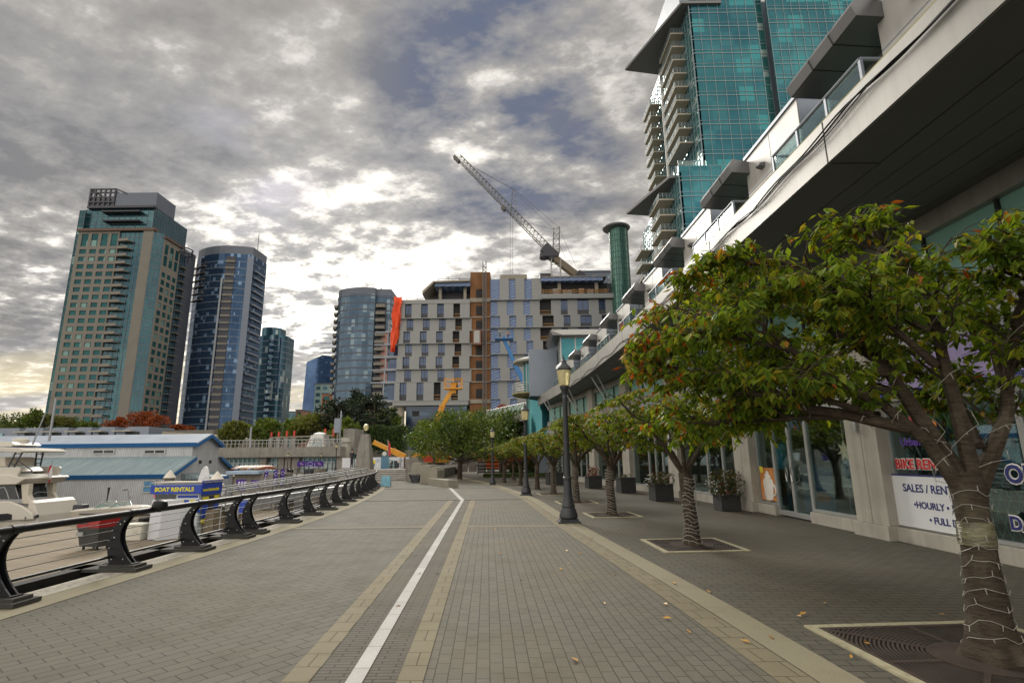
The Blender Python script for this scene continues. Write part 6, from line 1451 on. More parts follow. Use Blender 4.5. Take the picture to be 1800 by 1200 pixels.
# obelisk pillar lamp, plaza-side walls
def pillar(px, pyb, Y, w0, w1, pyt, label):
    c = at(px,pyb,Y); z0, z1 = c.z, at(px,pyt,Y).z; t = thing("pillar_lamp", label, "lamp", (c.x,Y,z0)); m_ = MB(); m_.add([(c.x-w0,Y-w0,z0),(c.x+w0,Y-w0,z0),(c.x+w0,Y+w0,z0),(c.x-w0,Y+w0,z0),(c.x-w1,Y-w1,z1),(c.x+w1,Y-w1,z1),(c.x+w1,Y+w1,z1),(c.x-w1,Y+w1,z1)], [(0,3,2,1),(4,5,6,7),(0,1,5,4),(1,2,6,5),(2,3,7,6),(3,0,4,7)]); m_.build("pillar", M_conc_d, t)
    m_ = MB(); m_.lathe([(.05,z1),(.05,z1+.25),(.1,z1+.3)], (c.x,Y,0), 8); m_.build("stem", M_lampgrey, t); m_ = MB(); m_.lathe([(.1,z1+.3),(.2,z1+.42),(.23,z1+.6),(.18,z1+.78),(.06,z1+.86)], (c.x,Y,0), 14); m_.build("lamp_globe", M_lampglass, t, smooth=True)
pillar(639,848,46.0,.8,.32,763,"tapering concrete pillar with a cream globe lamp by the stairs")
b = MB(); p = at(627,835,45.2); b.box(p.x-1.6,p.x+.6,45.0,45.6,-.5,at(615,822,45).z); b.box(p.x-1.0,p.x+1.6,43.6,44.2,-.5,at(630,832,44).z); tag(b.build("balcony_wall", M_conc_d, None), "concrete parapet of the lookout below the pillar lamp", "wall")
# lamps on the lower quay
for px, pyb, Y, s, lb in ((589,833,60,.80,"black lamp post with cream globe beside the purple banner"),(504,836,62,.6,"short lamp post behind the purple feather flags"),(598,816,84,.86,"far lamp post on the terrace by the concrete tower")):
    c = at(px,pyb,Y); clone(lamp0, (c.x,Y,c.z), label=lb, scale=s)
c = at(563,812,72); clone(lamp0, (c.x,72,c.z-1.2), label="small lamp post behind the purple banner sign", scale=.55)
# ================================================================== terrace building by the water
TY = 74.0
tb_ = thing("terrace_building", "long low concrete terrace building with white framed windows on the quay", "building", (at(490,810,TY).x,TY,0))
x0, x1 = at(372,810,TY).x, at(602,810,TY).x; zt, zm, zb = at(490,786,TY).z, at(490,803,TY).z, at(490,834,TY).z
m_ = MB(); m_.box(x0,x1,TY-1.2,TY+16,zm,zt); m_.build("parapet_beam", M_conc_d, tb_)
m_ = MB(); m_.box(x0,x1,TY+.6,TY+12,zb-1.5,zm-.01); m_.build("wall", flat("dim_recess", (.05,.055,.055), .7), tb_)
M_tg = glazing("terrace_glass", (.10,.22,.24), (.22,.36,.36), (1.1,1.1,1.3), .1, .3); M_wf = flat("white_frame", (.46,.52,.52), .5)
for a, b_, w in ((378,450,9),(452,462,1),(468,494,3),(512,520,1),(524,590,8)):
    xa, xb = at(a,812,TY).x, at(b_,812,TY).x; m_ = MB(); m_.box(xa,xb,TY+.3,TY+.4,zb,zm-.02); wn = m_.build("window", M_tg, tb_); f = MB()
    for k in range(w+1): x = xa+(xb-xa)*k/w; f.box(x-.09,x+.09,TY+.15,TY+.29,zb,zm-.02)
    for z in (zb+.05,zm-.75,zm-.1): f.box(xa,xb,TY+.17,TY+.28,z-.07,z+.07)
    for k in range(w*2): x = xa+(xb-xa)*(k+.5)/(w*2); f.box(x-.22,x+.1,TY+.2,TY+.27,zb+.1,zm-.9) if k % 2 else None
    f.build("frame", M_wf, wn)
for px in (374,465,498,508,522,598): x = at(px,812,TY).x; m_ = MB(); m_.box(x-.45,x+.45,TY-.6,TY+.59,zb-1.5,zm-.01); m_.build("pier", M_conc_d, tb_)
f = MB(); xa, xb = at(378,784,TY).x, x1
f.bar((xa,TY-.9,zt+.95),(xb,TY-.9,zt+.95),.06,5); f.bar((xa,TY-.9,zt+.5),(xb,TY-.9,zt+.5),.04,5)
for k in range(34): x = xa+(xb-xa)*k/33; f.bar((x,TY-.9,zt),(x,TY-.9,zt+.95),.05,4)
f.build("railing", M_galv, tb_)
sk = thing("skylight_pavilion", "white tapering skylight pavilion with slatted green glass on the terrace", "pavilion", (at(553,785,79).x,79,zt)); a, b_, c_, d_ = at(538,785,78).x, at(569,785,78).x, at(544,765,78).x, at(565,765,78).x; z1 = at(553,764,78).z
m_ = MB(); m_.add([(a,78,zt),(b_,78,zt),(b_,82,zt),(a,82,zt),(c_,78.7,z1),(d_,78.7,z1),(d_,81,z1),(c_,81,z1)], [(0,3,2,1),(4,5,6,7),(0,1,5,4),(1,2,6,5),(2,3,7,6),(3,0,4,7)]); m_.build("shell", M_panel_w, sk)
m_ = MB(); fr_ = lambda u, v: Vector((a+(b_-a)*u,78,zt)).lerp(Vector((c_+(d_-c_)*u,78.7,z1)), v) + Vector((0,-.03,0)); m_.ext([fr_(.27,.04),fr_(.9,.04),fr_(.88,.78),fr_(.32,.78)], (0,.02,0)); m_.build("slatted_glass", M_tg, sk); m_ = MB()
for k in range(7): m_.bar(fr_(.27+.63*k/6,.04)-Vector((0,.03,0)), fr_(.32+.56*k/6,.78)-Vector((0,.03,0)), .07, 4)
m_.build("slat", M_panel_w, sk); m_ = MB(); m_.lathe([(1.0,z1+.005),(.9,z1+.25),(.3,z1+.4)], ((c_+d_)/2,79.8,0), 12); m_.build("cap", M_panel_w, sk)
pg = thing("red_pergola", "long pergola with red upright fins on concrete posts", "pergola", (at(520,770,84).x,84,zt)); PY = 84.0; M_redp = flat("pergola_red", (.45,.04,.02), .5)
m_ = MB(); m_.bar((at(474,769,PY).x,PY,at(474,769,PY).z),(at(586,765,PY).x,PY,at(586,765,PY).z),.14,4); m_.build("beam", M_conc_d, pg)
for k, px in enumerate((477,490,504,517,571,586)):
    q, q2 = at(px,768,PY), at(px,757 + (2 if k < 2 else 0)-(4 if k > 3 else 0),PY); m_ = MB(); m_.box(q.x-.13,q.x+.13,PY-.12,PY+.12,q.z+.08,q2.z); m_.build("fin", M_redp, pg)
    m_ = MB(); m_.box(q.x-.3,q.x+.3,PY-.25,PY+.25,zt-1,q.z-.15); m_.build("post", M_conc_d, pg)
# concrete tower with a louvred sign and pole
ctw = thing("concrete_tower", "stepped concrete stair tower with a louvred grey panel", "building", (at(605,790,80).x,80,0)); m_ = MB(); 
for a, b_, t_, Y in ((604,624,753,80),(586,606,778,78),(600,633,795,76)):
    p, q = at(a,t_,Y), at(b_,t_,Y); m_.box(p.x,q.x,Y,Y+5,0,p.z)
m_.build("wall", M_conc_d, ctw); m_ = MB(); p, q = at(588,735,79), at(597,760,79); m_.box(p.x,q.x,79,79.2,q.z,p.z); lv = m_.build("louvre_panel", M_panel_g, ctw); m_ = MB(); m_.box(p.x+.5,q.x-.5,79.3,79.7,at(590,785,79).z,p.z); m_.build("stem", M_conc_d, ctw)
m_ = MB(); p = at(600,722,82); m_.bar((p.x,82,0),(p.x,82,p.z),.12,6); tag(m_.build("flag_pole", M_lite, None), "thin pale pole rising beside the louvred panel", "pole")
m_ = MB(); p = at(442,750,78); m_.bar((p.x,78,zt-1),(p.x,78,p.z),.11,6); tag(m_.build("flag_pole", M_lite, None), "thin cream pole on the terrace before the bluegrey tower", "pole")
m_ = MB(); p, q = at(599,769,75), at(614,769,75); m_.box(p.x,q.x,75,77,p.z-.6,p.z); m_.box((p.x+q.x)/2-.4,(p.x+q.x)/2+.4,75.2,76.5,0,p.z-.61); tag(m_.build("concrete_canopy", M_conc, None), "small pale concrete T-shaped canopy beside the pillar lamp", "canopy")
# terrace land behind
lm = MB(); lm.box(-62,-10,90,150,-.5,3.0); lm.box(-220,-62,112,150,-.5,at(100,756,128).z-1.2); struct(lm.build("terrace_ground", M_land))
# quay deck before the terrace building
struct(MB().box(at(372,830,58).x,-13.4,58,75,-3,zb-.02).build("quay_deck", M_conc_d))
lq = MB(); a = at(370,845,57.5).x
for k in range(24): x = a + (-13.5-a)*k/23; lq.bar((x,58.3,zb),(x,58.3,zb+1.0),.04,4)
for z in (.5,1.0): lq.bar((a,58.3,zb+z),(-13.5,58.3,zb+z),.04,4)
tag(lq.build("far_quay_railing", M_black, None), "dark far railing along the lower quay before the terrace building", "railing")
# townhouses behind the boathouse
for k in range(6):
    pa, pb_ = -75+ 62*k + (0 if k else 0), -75+62*k+46; pa, pb_ = [(-60,35),(34,76),(82,120),(124,161),(165,202),(206,262)][k]
    Y = 106.0; a, b_ = at(pa,752,Y).x, at(pb_,752,Y).x; z1 = at(100,753,Y).z; z0 = z1-6
    t = thing("grey_townhouse", ["wide bluegrey townhouse at the edge behind the yacht","bluegrey townhouse directly behind the yacht radar","third bluegrey townhouse over the boathouse roof end","fourth bluegrey townhouse over the middle of the boathouse roof","fifth bluegrey townhouse below the dark red maple","last bluegrey townhouse below the bright red maples"][k], "house", ((a+b_)/2,Y,z0), 0, "bluegrey townhouses behind the boathouse")
    m_ = MB(); m_.ext([(a,Y,z0),(b_,Y,z0),(b_,Y,z1+.2),(a+.35*(b_-a),Y,z1+.2),(a+.2*(b_-a),Y,z1-.4),(a,Y,z1-.5)], (0,8,0)); m_.build("wall", M_panel_g, t); m_ = MB(); m_.box(a+.3*(b_-a),b_-.28*(b_-a),Y-.2,Y-.01,z1-1.5,z1-.8); m_.build("window", M_tg if k == 0 else M_seam, t)
    m_ = MB(); m_.box(a-.2,a+.55*(b_-a),Y-1.1,Y-.22,z1-.75,z1-.5); m_.build("canopy", M_conc, t)
lr = MB(); a = at(285,762,90); b_ = at(388,768,90); lr.ext([(a.x,90,0),(b_.x,90,0),(b_.x,90,b_.z),(at(372,764,90).x,90,at(372,763,90).z),(a.x,90,a.z+.4)], (0,12,0)); tag(lr.build("low_roof_building", pm("sandy_roof", (.26,.23,.18), .9), None), "low sandy roofed building behind the boathouse ridge", "building")
# ================================================================== boathouse
M_clad = N("corrugated_cladding"); v = M_clad.coord('Object'); sx = M_clad.n('ShaderNodeSeparateXYZ'); M_clad.l(v, sx.inputs[0]); w = M_clad.math('SINE', M_clad.math('MULTIPLY', M_clad.math('ADD', sx.outputs[0], sx.outputs[1]), 40.0)); dn = M_clad.noise(M_clad.coord('Object',(1,1,.25)), 1.2, 5, .65)
zz = M_clad.math('MULTIPLY_ADD', sx.outputs[2], -.7, .3)
M_clad.bsdf(M_clad.mix(M_clad.math('MULTIPLY', M_clad.ramp(dn, [(.45,(0,0,0)),(.75,(1,1,1))]), .5), M_clad.mix(M_clad.ramp(w, [(.1,(0,0,0)),(.5,(1,1,1))]), (.42,.43,.45), (.56,.58,.61)), (.26,.25,.22)), .6, .1, .4, w, .5, .03)
M_roofm = N("metal_roofing"); v = M_roofm.coord('Object'); sx = M_roofm.n('ShaderNodeSeparateXYZ'); M_roofm.l(v, sx.inputs[0]); w = M_roofm.math('SINE', M_roofm.math('MULTIPLY', sx.outputs[0], 20.0)); dn = M_roofm.noise(M_roofm.coord('Object',(2.5,.3,.3)), 1.5, 5, .65)
M_roofm.bsdf(M_roofm.ramp(dn, [(.3,(.17,.24,.26)),(.55,(.24,.31,.33)),(.75,(.32,.38,.40))]), .5, .2, .4, w, .5, .03)
M_roofu = pm("upper_roofing", (.33,.38,.45), .5, .2, .4, .8, .15, None, 0, 0, .2)
M_btrim = flat("blue_trim_paint", (.018,.115,.31), .45)
bh = thing("boathouse", "long white corrugated boathouse with blue trimmed two level roof", "building", (-45,52.5,-2.3))
XR, XL, YF, YB = -29.6, -75.0, 47.0, 58.0; z0, ze, zr1, ze2, zap = -2.3, .50, 1.98, 3.22, 4.1; YU0, YU1 = 50.3, 54.7
prof = [(YF,z0),(YB,z0),(YB,ze),(YU1,zr1),(YU1,ze2),((YU0+YU1)/2,zap),(YU0,ze2),(YU0,zr1),(YF,ze)]
m_ = MB(); m_.ext([(XL,y,z) for y, z in prof], (XR-XL,0,0)); m_.build("wall", M_clad.mat, bh)
def roofslab(ya, za, yb, zb_, over, mat, nm, ov2=.15):
    d = Vector((0,yb-ya,zb_-za)).normalized(); nrm = Vector((0,-d.z,d.y)); nrm = nrm if nrm.z > 0 else -nrm; m_ = MB(); o = Vector((XL-.2,ya,za)) - d*ov2 + nrm*.02; m_.ext([o, o+Vector((XR-XL+.2+over,0,0)), o+Vector((XR-XL+.2+over,0,0))+d*(Vector((0,yb-ya,zb_-za)).length+ov2), o+d*(Vector((0,yb-ya,zb_-za)).length+ov2)], nrm*.1); return m_.build(nm, mat, bh), o, d
for (ya, za, yb, zb_, mt, nm) in ((YF,ze,YU0-.003,zr1,M_roofm.mat,"lower_roof"),(YB,ze,YU1+.003,zr1,M_roofm.mat,"lower_roof"),(YU0,ze2,(YU0+YU1)/2,zap,M_roofu,"upper_roof"),(YU1,ze2,(YU0+YU1)/2,zap,M_roofu,"upper_roof")):
    ro, o, d = roofslab(ya, za, yb, zb_, .45, mt, nm); L = Vector((0,yb-ya,zb_-za)).length+.15; f = MB()
    f.obox(o+Vector((0,0,-.14)), Vector((1,0,0)), d, Vector((1,0,0)).cross(d), 0,XR-XL+.2+.45, -.06,-.005, -.08,.3) if ya < 52 else f.obox(o+Vector((0,0,-.14)), Vector((1,0,0)), d, d.cross(Vector((1,0,0))), 0,XR-XL+.2+.45, -.06,-.005, -.08,.3)
    e = o + Vector((XR-XL+.2+.45,0,0)); f.ext([e, e+d*L, e+d*L+Vector((0,0,-.28)), e+Vector((0,0,-.28))], (.06,0,0)); f.build("trim_board", M_btrim, ro)
M_fr = flat("pale_window_frame", (.40,.42,.42), .6); M_dk = glazing("boathouse_glass", (.02,.025,.025), (.06,.07,.07), (.9,.9,.9), .1, .2)
for px0, px1, y0, y1 in ((70,114,787,798),(163,203,789,798),(253,292,789,798)):
    a, b_ = at(px0,y1,YU0), at(px1,y0,YU0); m_ = MB(); m_.box(a.x+.08,b_.x-.08,YU0-.05,YU0-.01,a.z+.06,b_.z-.06); w = m_.build("window", M_dk, bh); f = MB(); 
    for q in ((a.x,a.x+.1,a.z,b_.z),(b_.x-.1,b_.x,a.z,b_.z),((a.x+b_.x)/2-.05,(a.x+b_.x)/2+.05,a.z+.1,b_.z-.1),(a.x+.1,b_.x-.1,a.z,a.z+.1),(a.x+.1,b_.x-.1,b_.z-.1,b_.z)): f.box(q[0],q[1],YU0-.09,YU0-.051,q[2],q[3])
    f.build("frame", M_fr, w)
for px0, px1, y0, y1 in ((84,96,836,868),(250,276,843,866)):
    a, b_ = at(px0,y1,YF), at(px1,y0,YF); m_ = MB(); m_.box(a.x+.08,b_.x-.08,YF-.05,YF-.01,a.z+.06,b_.z-.06); w = m_.build("window", M_dk if px0 < 200 else pm("window_poster_blue", (.10,.25,.42), .4, 0, .4, 4, .5), bh); f = MB()
    for q in ((a.x,a.x+.1,a.z,b_.z),(b_.x-.1,b_.x,a.z,b_.z),(a.x+.1,b_.x-.1,a.z,a.z+.1),(a.x+.1,b_.x-.1,b_.z-.1,b_.z),(a.x+.1,b_.x-.1,(a.z+b_.z)/2-.04,(a.z+b_.z)/2+.04)): f.box(q[0],q[1],YF-.09,YF-.051,q[2],q[3])
    f.build("frame", M_fr, w)
# gable end details: little canopy, door, gable lamps
m_ = MB(); m_.ext([(XR+.02,49.0,.55),(XR+1.6,49.0,.2),(XR+1.6,49.0,.05),(XR+.02,49.0,.05)], (0,5,0)); m_.build("porch_roof", M_roofm.mat, bh); m_ = MB(); m_.box(XR+1.61,XR+1.67,48.95,54.05,-.05,.22); m_.build("porch_trim", M_btrim, bh)
for y in (50.2,52.8): m_ = MB(); m_.box(XR+.01,XR+.05,y,y+1.5,-2.0,-.1); m_.build("door", M_dk, bh)
for y in (51.5,53.2): m_ = MB(); m_.box(XR+.01,XR+.2,y,y+.15,1.4,1.7); m_.build("gable_lamp", M_steel, bh)
# standpipe and leaning pole by the wall
p = at(205,890,45.5); m_ = MB(); m_.tube([(p.x,45.5,-2.3),(at(225,0,45.5).x if 0 else p.x,45.5,-1.2)], .05, 6)
a, b_ = at(187,884,45.5), at(192,856,45.5); m_ = MB(); m_.tube([a, a.lerp(b_,.5), b_], [.035,.05,.1], 6); tag(m_.build("furled_umbrella", M_steel, None), "dark furled umbrella leaning against the boathouse wall", "umbrella")
a, b_ = at(226,888,45.8), at(227,863,45.8); m_ = MB(); m_.tube([a, b_, b_+Vector((-.1,0,.15)), b_+Vector((-.5,0,.1))], .07, 6); m_.bar(a.lerp(b_,.6), a.lerp(b_,.6)+Vector((.2,0,0)), .05, 5); tag(m_.build("standpipe", M_galv, None, smooth=True), "grey bent standpipe in front of the boathouse wall", "pipe")
# ================================================================== dock
M_deck = N("dock_planks"); v = M_deck.pos((1,1,1),(0,0,R(18))); wv_ = M_deck.n('ShaderNodeTexBrick'); M_deck.l(v, wv_.inputs[0]); wv_.inputs['Scale'].default_value = 1; wv_.inputs['Brick Width'].default_value = 3.6; wv_.inputs['Row Height'].default_value = .18; wv_.inputs['Mortar Size'].default_value = .008
for nm, c_ in (('Color1',(.25,.21,.15)),('Color2',(.20,.167,.12)),('Mortar',(.06,.05,.04))): wv_.inputs[nm].default_value = (*c_,1)
dn = M_deck.noise(M_deck.pos((.3,1.2,1)), 1.0, 5, .65); M_deck.bsdf(M_deck.mix(M_deck.ramp(dn, [(.4,(0,0,0)),(.7,(.6,.6,.6))]), wv_.outputs[0], (.16,.13,.09)), .85, 0, .3, wv_.outputs['Fac'], .3, .01)
ZD = -2.35
dk = thing("floating_dock", "brown timber floating dock below the quay", "dock", (-22,35,ZD)); m_ = MB()
m_.prism([(-48,19),(-8.2,14),(-9.0,24),(-11.5,33),(-13.5,40),(-18,45.6),(-32,45.6),(-30,36.3),(-48,36.3)], ZD-.35, ZD); m_.build("deck", M_deck.mat, dk)
m_ = MB(); m_.box(-48,-29.2,46.0,46.7,ZD-.3,ZD+.05); m_.build("walkway", M_deck.mat, dk)
# ---- pilings
M_pile = pm("weathered_piling", (.16,.145,.12), .9, 0, .2, 1.2, .3, 8, .5, .03, .5); M_cap = pm("white_cap", (.62,.58,.5), .7, 0, .3, 4, .2)
for px, pyt, Y, rad, lb in ((298,840,34.6,.27,"grey piling with white pointed cap behind the boat rental kiosk"),(381,843,33.4,.30,"thick grey piling with white pointed cap beside the kiosk"),(475,834,50,.45,"far grey piling with small white cap beside the purple flags"),(563,824,46,.50,"wide concrete piling rising beside the gangway")):
    c = at(px,pyt,Y); t = thing("piling", lb, "piling", (c.x,Y,-4), 0, "pilings in the marina"); m_ = MB(); m_.lathe([(rad*1.05,-4.5),(rad,c.z)], (c.x,Y,0), 14); m_.build("shaft", M_pile, t, smooth=True)
    if rad < .48: m_ = MB(); m_.lathe([(rad*1.25,c.z+.005),(rad*1.3,c.z+.05),(.03,c.z+.5),(.01,c.z+.52)], (c.x,Y,0), 14); m_.build("cap", M_cap, t)
# ---- wheeled waste bin with the red lid
c = gr(152,967,ZD); W_ = 1.0
wb = thing("waste_bin", "black wheeled skip bin with red lid on the dock", "bin", (0,0,0)); ZK = ZD; ZD = 0.0; m_ = MB(); x, y = 0.0, .5
m_.add([(x-.82,y-.5,ZD+.18),(x+.82,y-.5,ZD+.18),(x+.82,y+.5,ZD+.18),(x-.82,y+.5,ZD+.18),(x-.98,y-.68,ZD+1.15),(x+.98,y-.68,ZD+1.15),(x+.98,y+.68,ZD+1.15),(x-.98,y+.68,ZD+1.15)], [(0,3,2,1),(4,5,6,7),(0,1,5,4),(1,2,6,5),(2,3,7,6),(3,0,4,7)]); m_.box(x-1.02,x+1.02,y-.72,y+.72,ZD+1.1,ZD+1.16); m_.build("body", pm("bin_black", (.04,.042,.045), .5, 0, .5, 2, .3), wb, bevel=.02)
m_ = MB(); m_.ext([(x-1.0,y-.74,ZD+1.165),(x-1.0,y+.74,ZD+1.165),(x-1.0,y+.74,ZD+1.75),(x-1.0,y+.3,ZD+1.78),(x-1.0,y-.74,ZD+1.55)], (2.0,0,0)); m_.build("lid", pm("bin_red", (.27,.01,.012), .4, 0, .5, 1.5, .15), wb, bevel=.03)
m_ = MB(); m_.box(x-.95,x-.35,y-.73,y-.62,ZD+.75,ZD+.95); m_.build("pocket", M_galv, wb)
for dx in (-.6,.6):
    for dy in (-.35,.35): m_ = MB(); m_.tube([(x+dx,y+dy-.04,ZD+.09),(x+dx,y+dy+.04,ZD+.09)], .09, 10); m_.build("wheel", M_tyre, wb)
m_ = MB(); m_.bar((x-.7,y-.74,ZD+1.4),(x+.0,y-.74,ZD+1.4),.03,5); m_.build("handle", M_steel, wb)
ZD = ZK; wb.location = (c.x+.05, c.y, ZD); wb.scale = (.66,.72,.86); wb.rotation_euler = (0,0,R(-14))
# ---- boat rental kiosk
KY = 31.0; a, b_ = at(261,940,KY).x, at(345,940,KY).x
kk = thing("rental_kiosk", "blue and yellow BOAT RENTALS booth on the dock", "kiosk", ((a+b_)/2,KY,ZD)); zt, zs, zw = at(300,849,KY).z, at(300,867,KY).z, at(300,905,KY).z
M_kblue = flat("kiosk_blue", (.012,.05,.36), .4); M_kyel = flat("kiosk_yellow", (.68,.60,.02), .5); M_kgrey = pm("kiosk_panel", (.40,.45,.50), .5, 0, .4, 2, .1)
m_ = MB(); m_.ext([(a,KY,ZD),(b_,KY,ZD),(b_,KY,zt-.02),(a+.4,KY,zt-.02),(a,KY,zt-.14)], (0,1.75,0)); m_.build("body", M_kgrey, kk)
m_ = MB(); m_.box(a-.06,b_+.12,KY-.22,KY-.004,zs,zt-.1); m_.build("sign_board", M_kblue, kk)
text_mb("BOAT RENTALS", .31, Vector(((a+b_)/2-.05,KY-.23,zs+.13)), Vector((1,0,0)), UP, .006, 'CENTER', .012).build("lettering", M_kyel, kk)
m_ = MB(); m_.box(b_+.121,b_+.16,KY-.2,KY+1.9,zs-.1,zt+.12); m_.build("side_sign", M_kblue, kk)
text_mb("www.boatrentals", .24, Vector((b_+.17,KY-.1,zs+.1)), Vector((0,1,0)), UP, .004, 'LEFT', .01).build("side_lettering", M_kyel, kk)
m_ = MB(); m_.box(a+.12,a+1.25,KY-.03,KY-.004,at(0,910,KY).z if 0 else zw-.9,zs-.06); m_.build("window", M_dk, kk)
m_ = MB(); m_.box(a+.1,a+.35,KY-.06,KY-.031,zs-.75,zs-.35); m_.build("notice", M_whitel, kk); m_ = MB(); m_.box(a+.03,a+.16,KY-.06,KY-.031,zs-.2,zs-.06); m_.build("pink_notice", flat("pink_note", (.7,.2,.3), .5), kk)
m_ = MB(); m_.box(a+1.35,b_-.05,KY-.04,KY-.005,zs-1.75,zs-.04); pn = m_.build("price_panel", flat("panel_pale", (.62,.66,.68), .5), kk)
m_ = MB(); m_.box(a+1.4,b_-.1,KY-.05,KY-.041,zs-.24,zs-.1); m_.build("blue_strip", M_kblue, pn)
for i, (dx, dz, mt) in enumerate(((0,.35,M_kyel),(.33,.35,M_kblue),(.66,.35,M_kyel),(1.0,.35,M_kblue),(.7,.78,M_kyel),(1.0,.78,M_kblue),(.66,1.35,M_kblue))):
    m_ = MB(); m_.box(a+1.45+dx,a+1.72+dx,KY-.05,KY-.041,zs-dz-.25,zs-dz); m_.build("price_tile", mt, pn)
for i, (y0_, y1_, z0_, z1_, mt) in enumerate(((.08,.6,-.42,-.22,M_kyel),(.08,.6,-1.35,-.5,M_kblue),(.65,1.15,-1.4,-.2,M_steel),(1.2,1.7,-.35,-.2,M_kyel),(1.2,1.7,-1.2,-.42,M_kblue),(.08,.6,-1.62,-1.42,M_kyel),(1.2,1.7,-1.6,-1.3,M_kyel))):
    m_ = MB(); m_.box(b_+.121,b_+.15,KY+y0_,KY+y1_,zs+z0_,zs+z1_); m_.build("side_panel", mt, kk)
m_ = MB(); m_.box(a-.15,b_+.2,KY-.1,KY+1.95,zt,zt+.06); m_.build("roof", M_conc, kk)
# white cabinet before the kiosk
ca, cb_ = gr(247,944,ZD), gr(318,942,ZD); cz = at(280,879,29.6).z; t = thing("white_cabinet", "tall white cabinet standing in front of the BOAT RENTALS booth", "cabinet", ((ca.x+cb_.x)/2,29.6,ZD)); xm = at(290,920,29.4).x; xa = at(262,920,29.4).x; xb = at(320,920,29.9).x
m_ = MB(); m_.ext([(xa,29.4,ZD+.02),(xm,29.0,ZD+.02),(xb,29.7,ZD+.02),(xb-1.0,30.3,ZD+.02)], (0,0,cz-ZD)); m_.build("body", pm("cabinet_white", (.60,.62,.66), .5, 0, .4, 1.2, .06), t, bevel=.01)
m_ = MB(); p = at(243,925,29.6); m_.box(p.x-.55,p.x+.45,29.2,30.0,ZD+.02,ZD+.75); m_.box(p.x-.6,p.x+.5,29.15,30.05,ZD+.75,ZD+.82); tag(m_.build("dock_box", pm("dock_box_cream", (.62,.60,.52), .6), None), "low cream dock box beside the tall white cabinet", "box")
p = at(212,905,33); m_ = MB()
# surfboard and paddle boards
pb_ = at(355,856,37.5); m_ = MB(); pts = [(math.cos(t_)*.42, 1.5+1.5*math.sin(t_)) for t_ in [k*math.pi/10 for k in range(20)]]; m_.ext([Vector((pb_.x+x,37.5+z*.05,pb_.z-1.6+z)) for x, z in pts], (0,.1,0)); tag(m_.build("paddle_board", pm("board_white", (.62,.64,.66), .4), None, bevel=.03), "white paddle board standing upright behind the kiosk", "board")
# ---- motor yacht
M_gel = pm("white_gelcoat", (.52,.49,.43), .3, 0, .5, .8, .07); M_gel2 = pm("shaded_gelcoat", (.5,.46,.38), .35, 0, .5, .8, .08); M_tint = glazing("tinted_glass", (.01,.012,.016), (.03,.035,.045), (1,1,1), .06, .3)
YY = 38.0; ya = thing("motor_yacht", "white flybridge motor yacht moored stern first, flag at its stern", "boat", (at(60,900,YY).x,YY,-2.7))
def yp(px, py, dy=0): p = at(px,py,YY); return Vector((p.x,YY+dy,p.z))
def hullprof(pxs, y0, y1, nm, mat, bev=.05): m_ = MB(); m_.ext([yp(*p)+Vector((0,y0,0)) for p in pxs], (0,y1-y0,0)); return m_.build(nm, mat, ya, bevel=bev)
hullprof([(-260,935),(58,935),(66,921),(66,906),(60,884),(54,878),(50,882),(48,892),(44,899),(36,902),(26,893),(-260,870)], 0, 3.6, "hull", M_gel, .08)
hullprof([(-260,880),(22,880),(40,887),(52,894),(62,902),(64,912),(-260,930)], -.25, -.003, "side_moulding", M_gel, .06)
hullprof([(-40,906),(20,901),(27,903),(27,912),(-40,920)], -.28, -.255, "hull_window", M_tint, .01)
hullprof([(-260,905),(-2,908),(60,918),(64,926),(-260,934)], -.1, -.003, "rubbing_strake", M_gel2, .02)
hullprof([(-260,838),(20,834),(34,838),(44,838),(47,841),(40,845),(30,851),(-260,862)], -.1, 3.7, "flybridge_deck", M_gel, .06)
hullprof([(-260,862),(14,852),(16,878),(-260,880)], .6, 3.1, "saloon", M_tint, .02)
hullprof([(32,851),(46,850),(44,870),(52,886),(34,886)], .2, .6, "deck_support", M_gel2, .05); hullprof([(12,851),(26,850),(24,870),(32,886),(14,886)], 3.2, 3.5, "deck_support", M_gel2, .05)
hullprof([(-10,821),(32,821),(35,824),(28,838),(-20,836)], .05, .2, "flybridge_side", M_gel, .03); hullprof([(-20,821),(32,821),(35,824),(28,838),(-20,836)], 3.4,3.55, "flybridge_side", M_gel, .03)
hullprof([(-260,822),(-2,822),(10,829),(0,833),(-260,836)], .3, 3.3, "flybridge_seat", M_gel, .06)
hullprof([(-260,806),(-6,803),(-4,820),(-260,822)], .6, 3.2, "helm_console", M_gel2, .05)
hullprof([(-260,786),(-10,785),(30,787),(44,791),(45,793),(30,795),(-10,793),(-260,794)], .1, 3.6, "hardtop", M_gel, .04)
hullprof([(-160,783),(-50,783),(-20,775),(2,776),(8,781),(0,784)], .8, 3.0, "radar_arch", M_gel, .04)
m_ = MB(); q = yp(-8,773,2); m_.lathe([(.45,-.2),(.5,-.1),(.48,.12),(.3,.2)], q, 14); m_.build("radar_dome", M_gel, ya, smooth=True)
for pxs, y_ in (([(24,793),(36,793),(20,821),(10,821)],.2), ([(8,793),(20,793),(14,820),(4,820)],2.6)):
    if 1:
        m_ = MB(); P = [yp(*p)+Vector((0,y_,0)) for p in pxs]; m_.bar(P[0],P[3],.06,5); m_.bar(P[1],P[2],.06,5)
        for k in (.15,.5,.8): m_.bar(P[0].lerp(P[3],k),P[1].lerp(P[2],k),.035,4)
        m_.build("hardtop_support", M_steel, ya)
m_ = MB(); P, Q = yp(27,808,.1), yp(54,826,.1); m_.bar(P,Q,.04,5); m_.bar(yp(20,817,.1),yp(40,817,.1),.03,4); m_.bar(yp(54,826,.1),yp(54,831,.1),.05,5); m_.build("flybridge_rail", M_steel, ya)
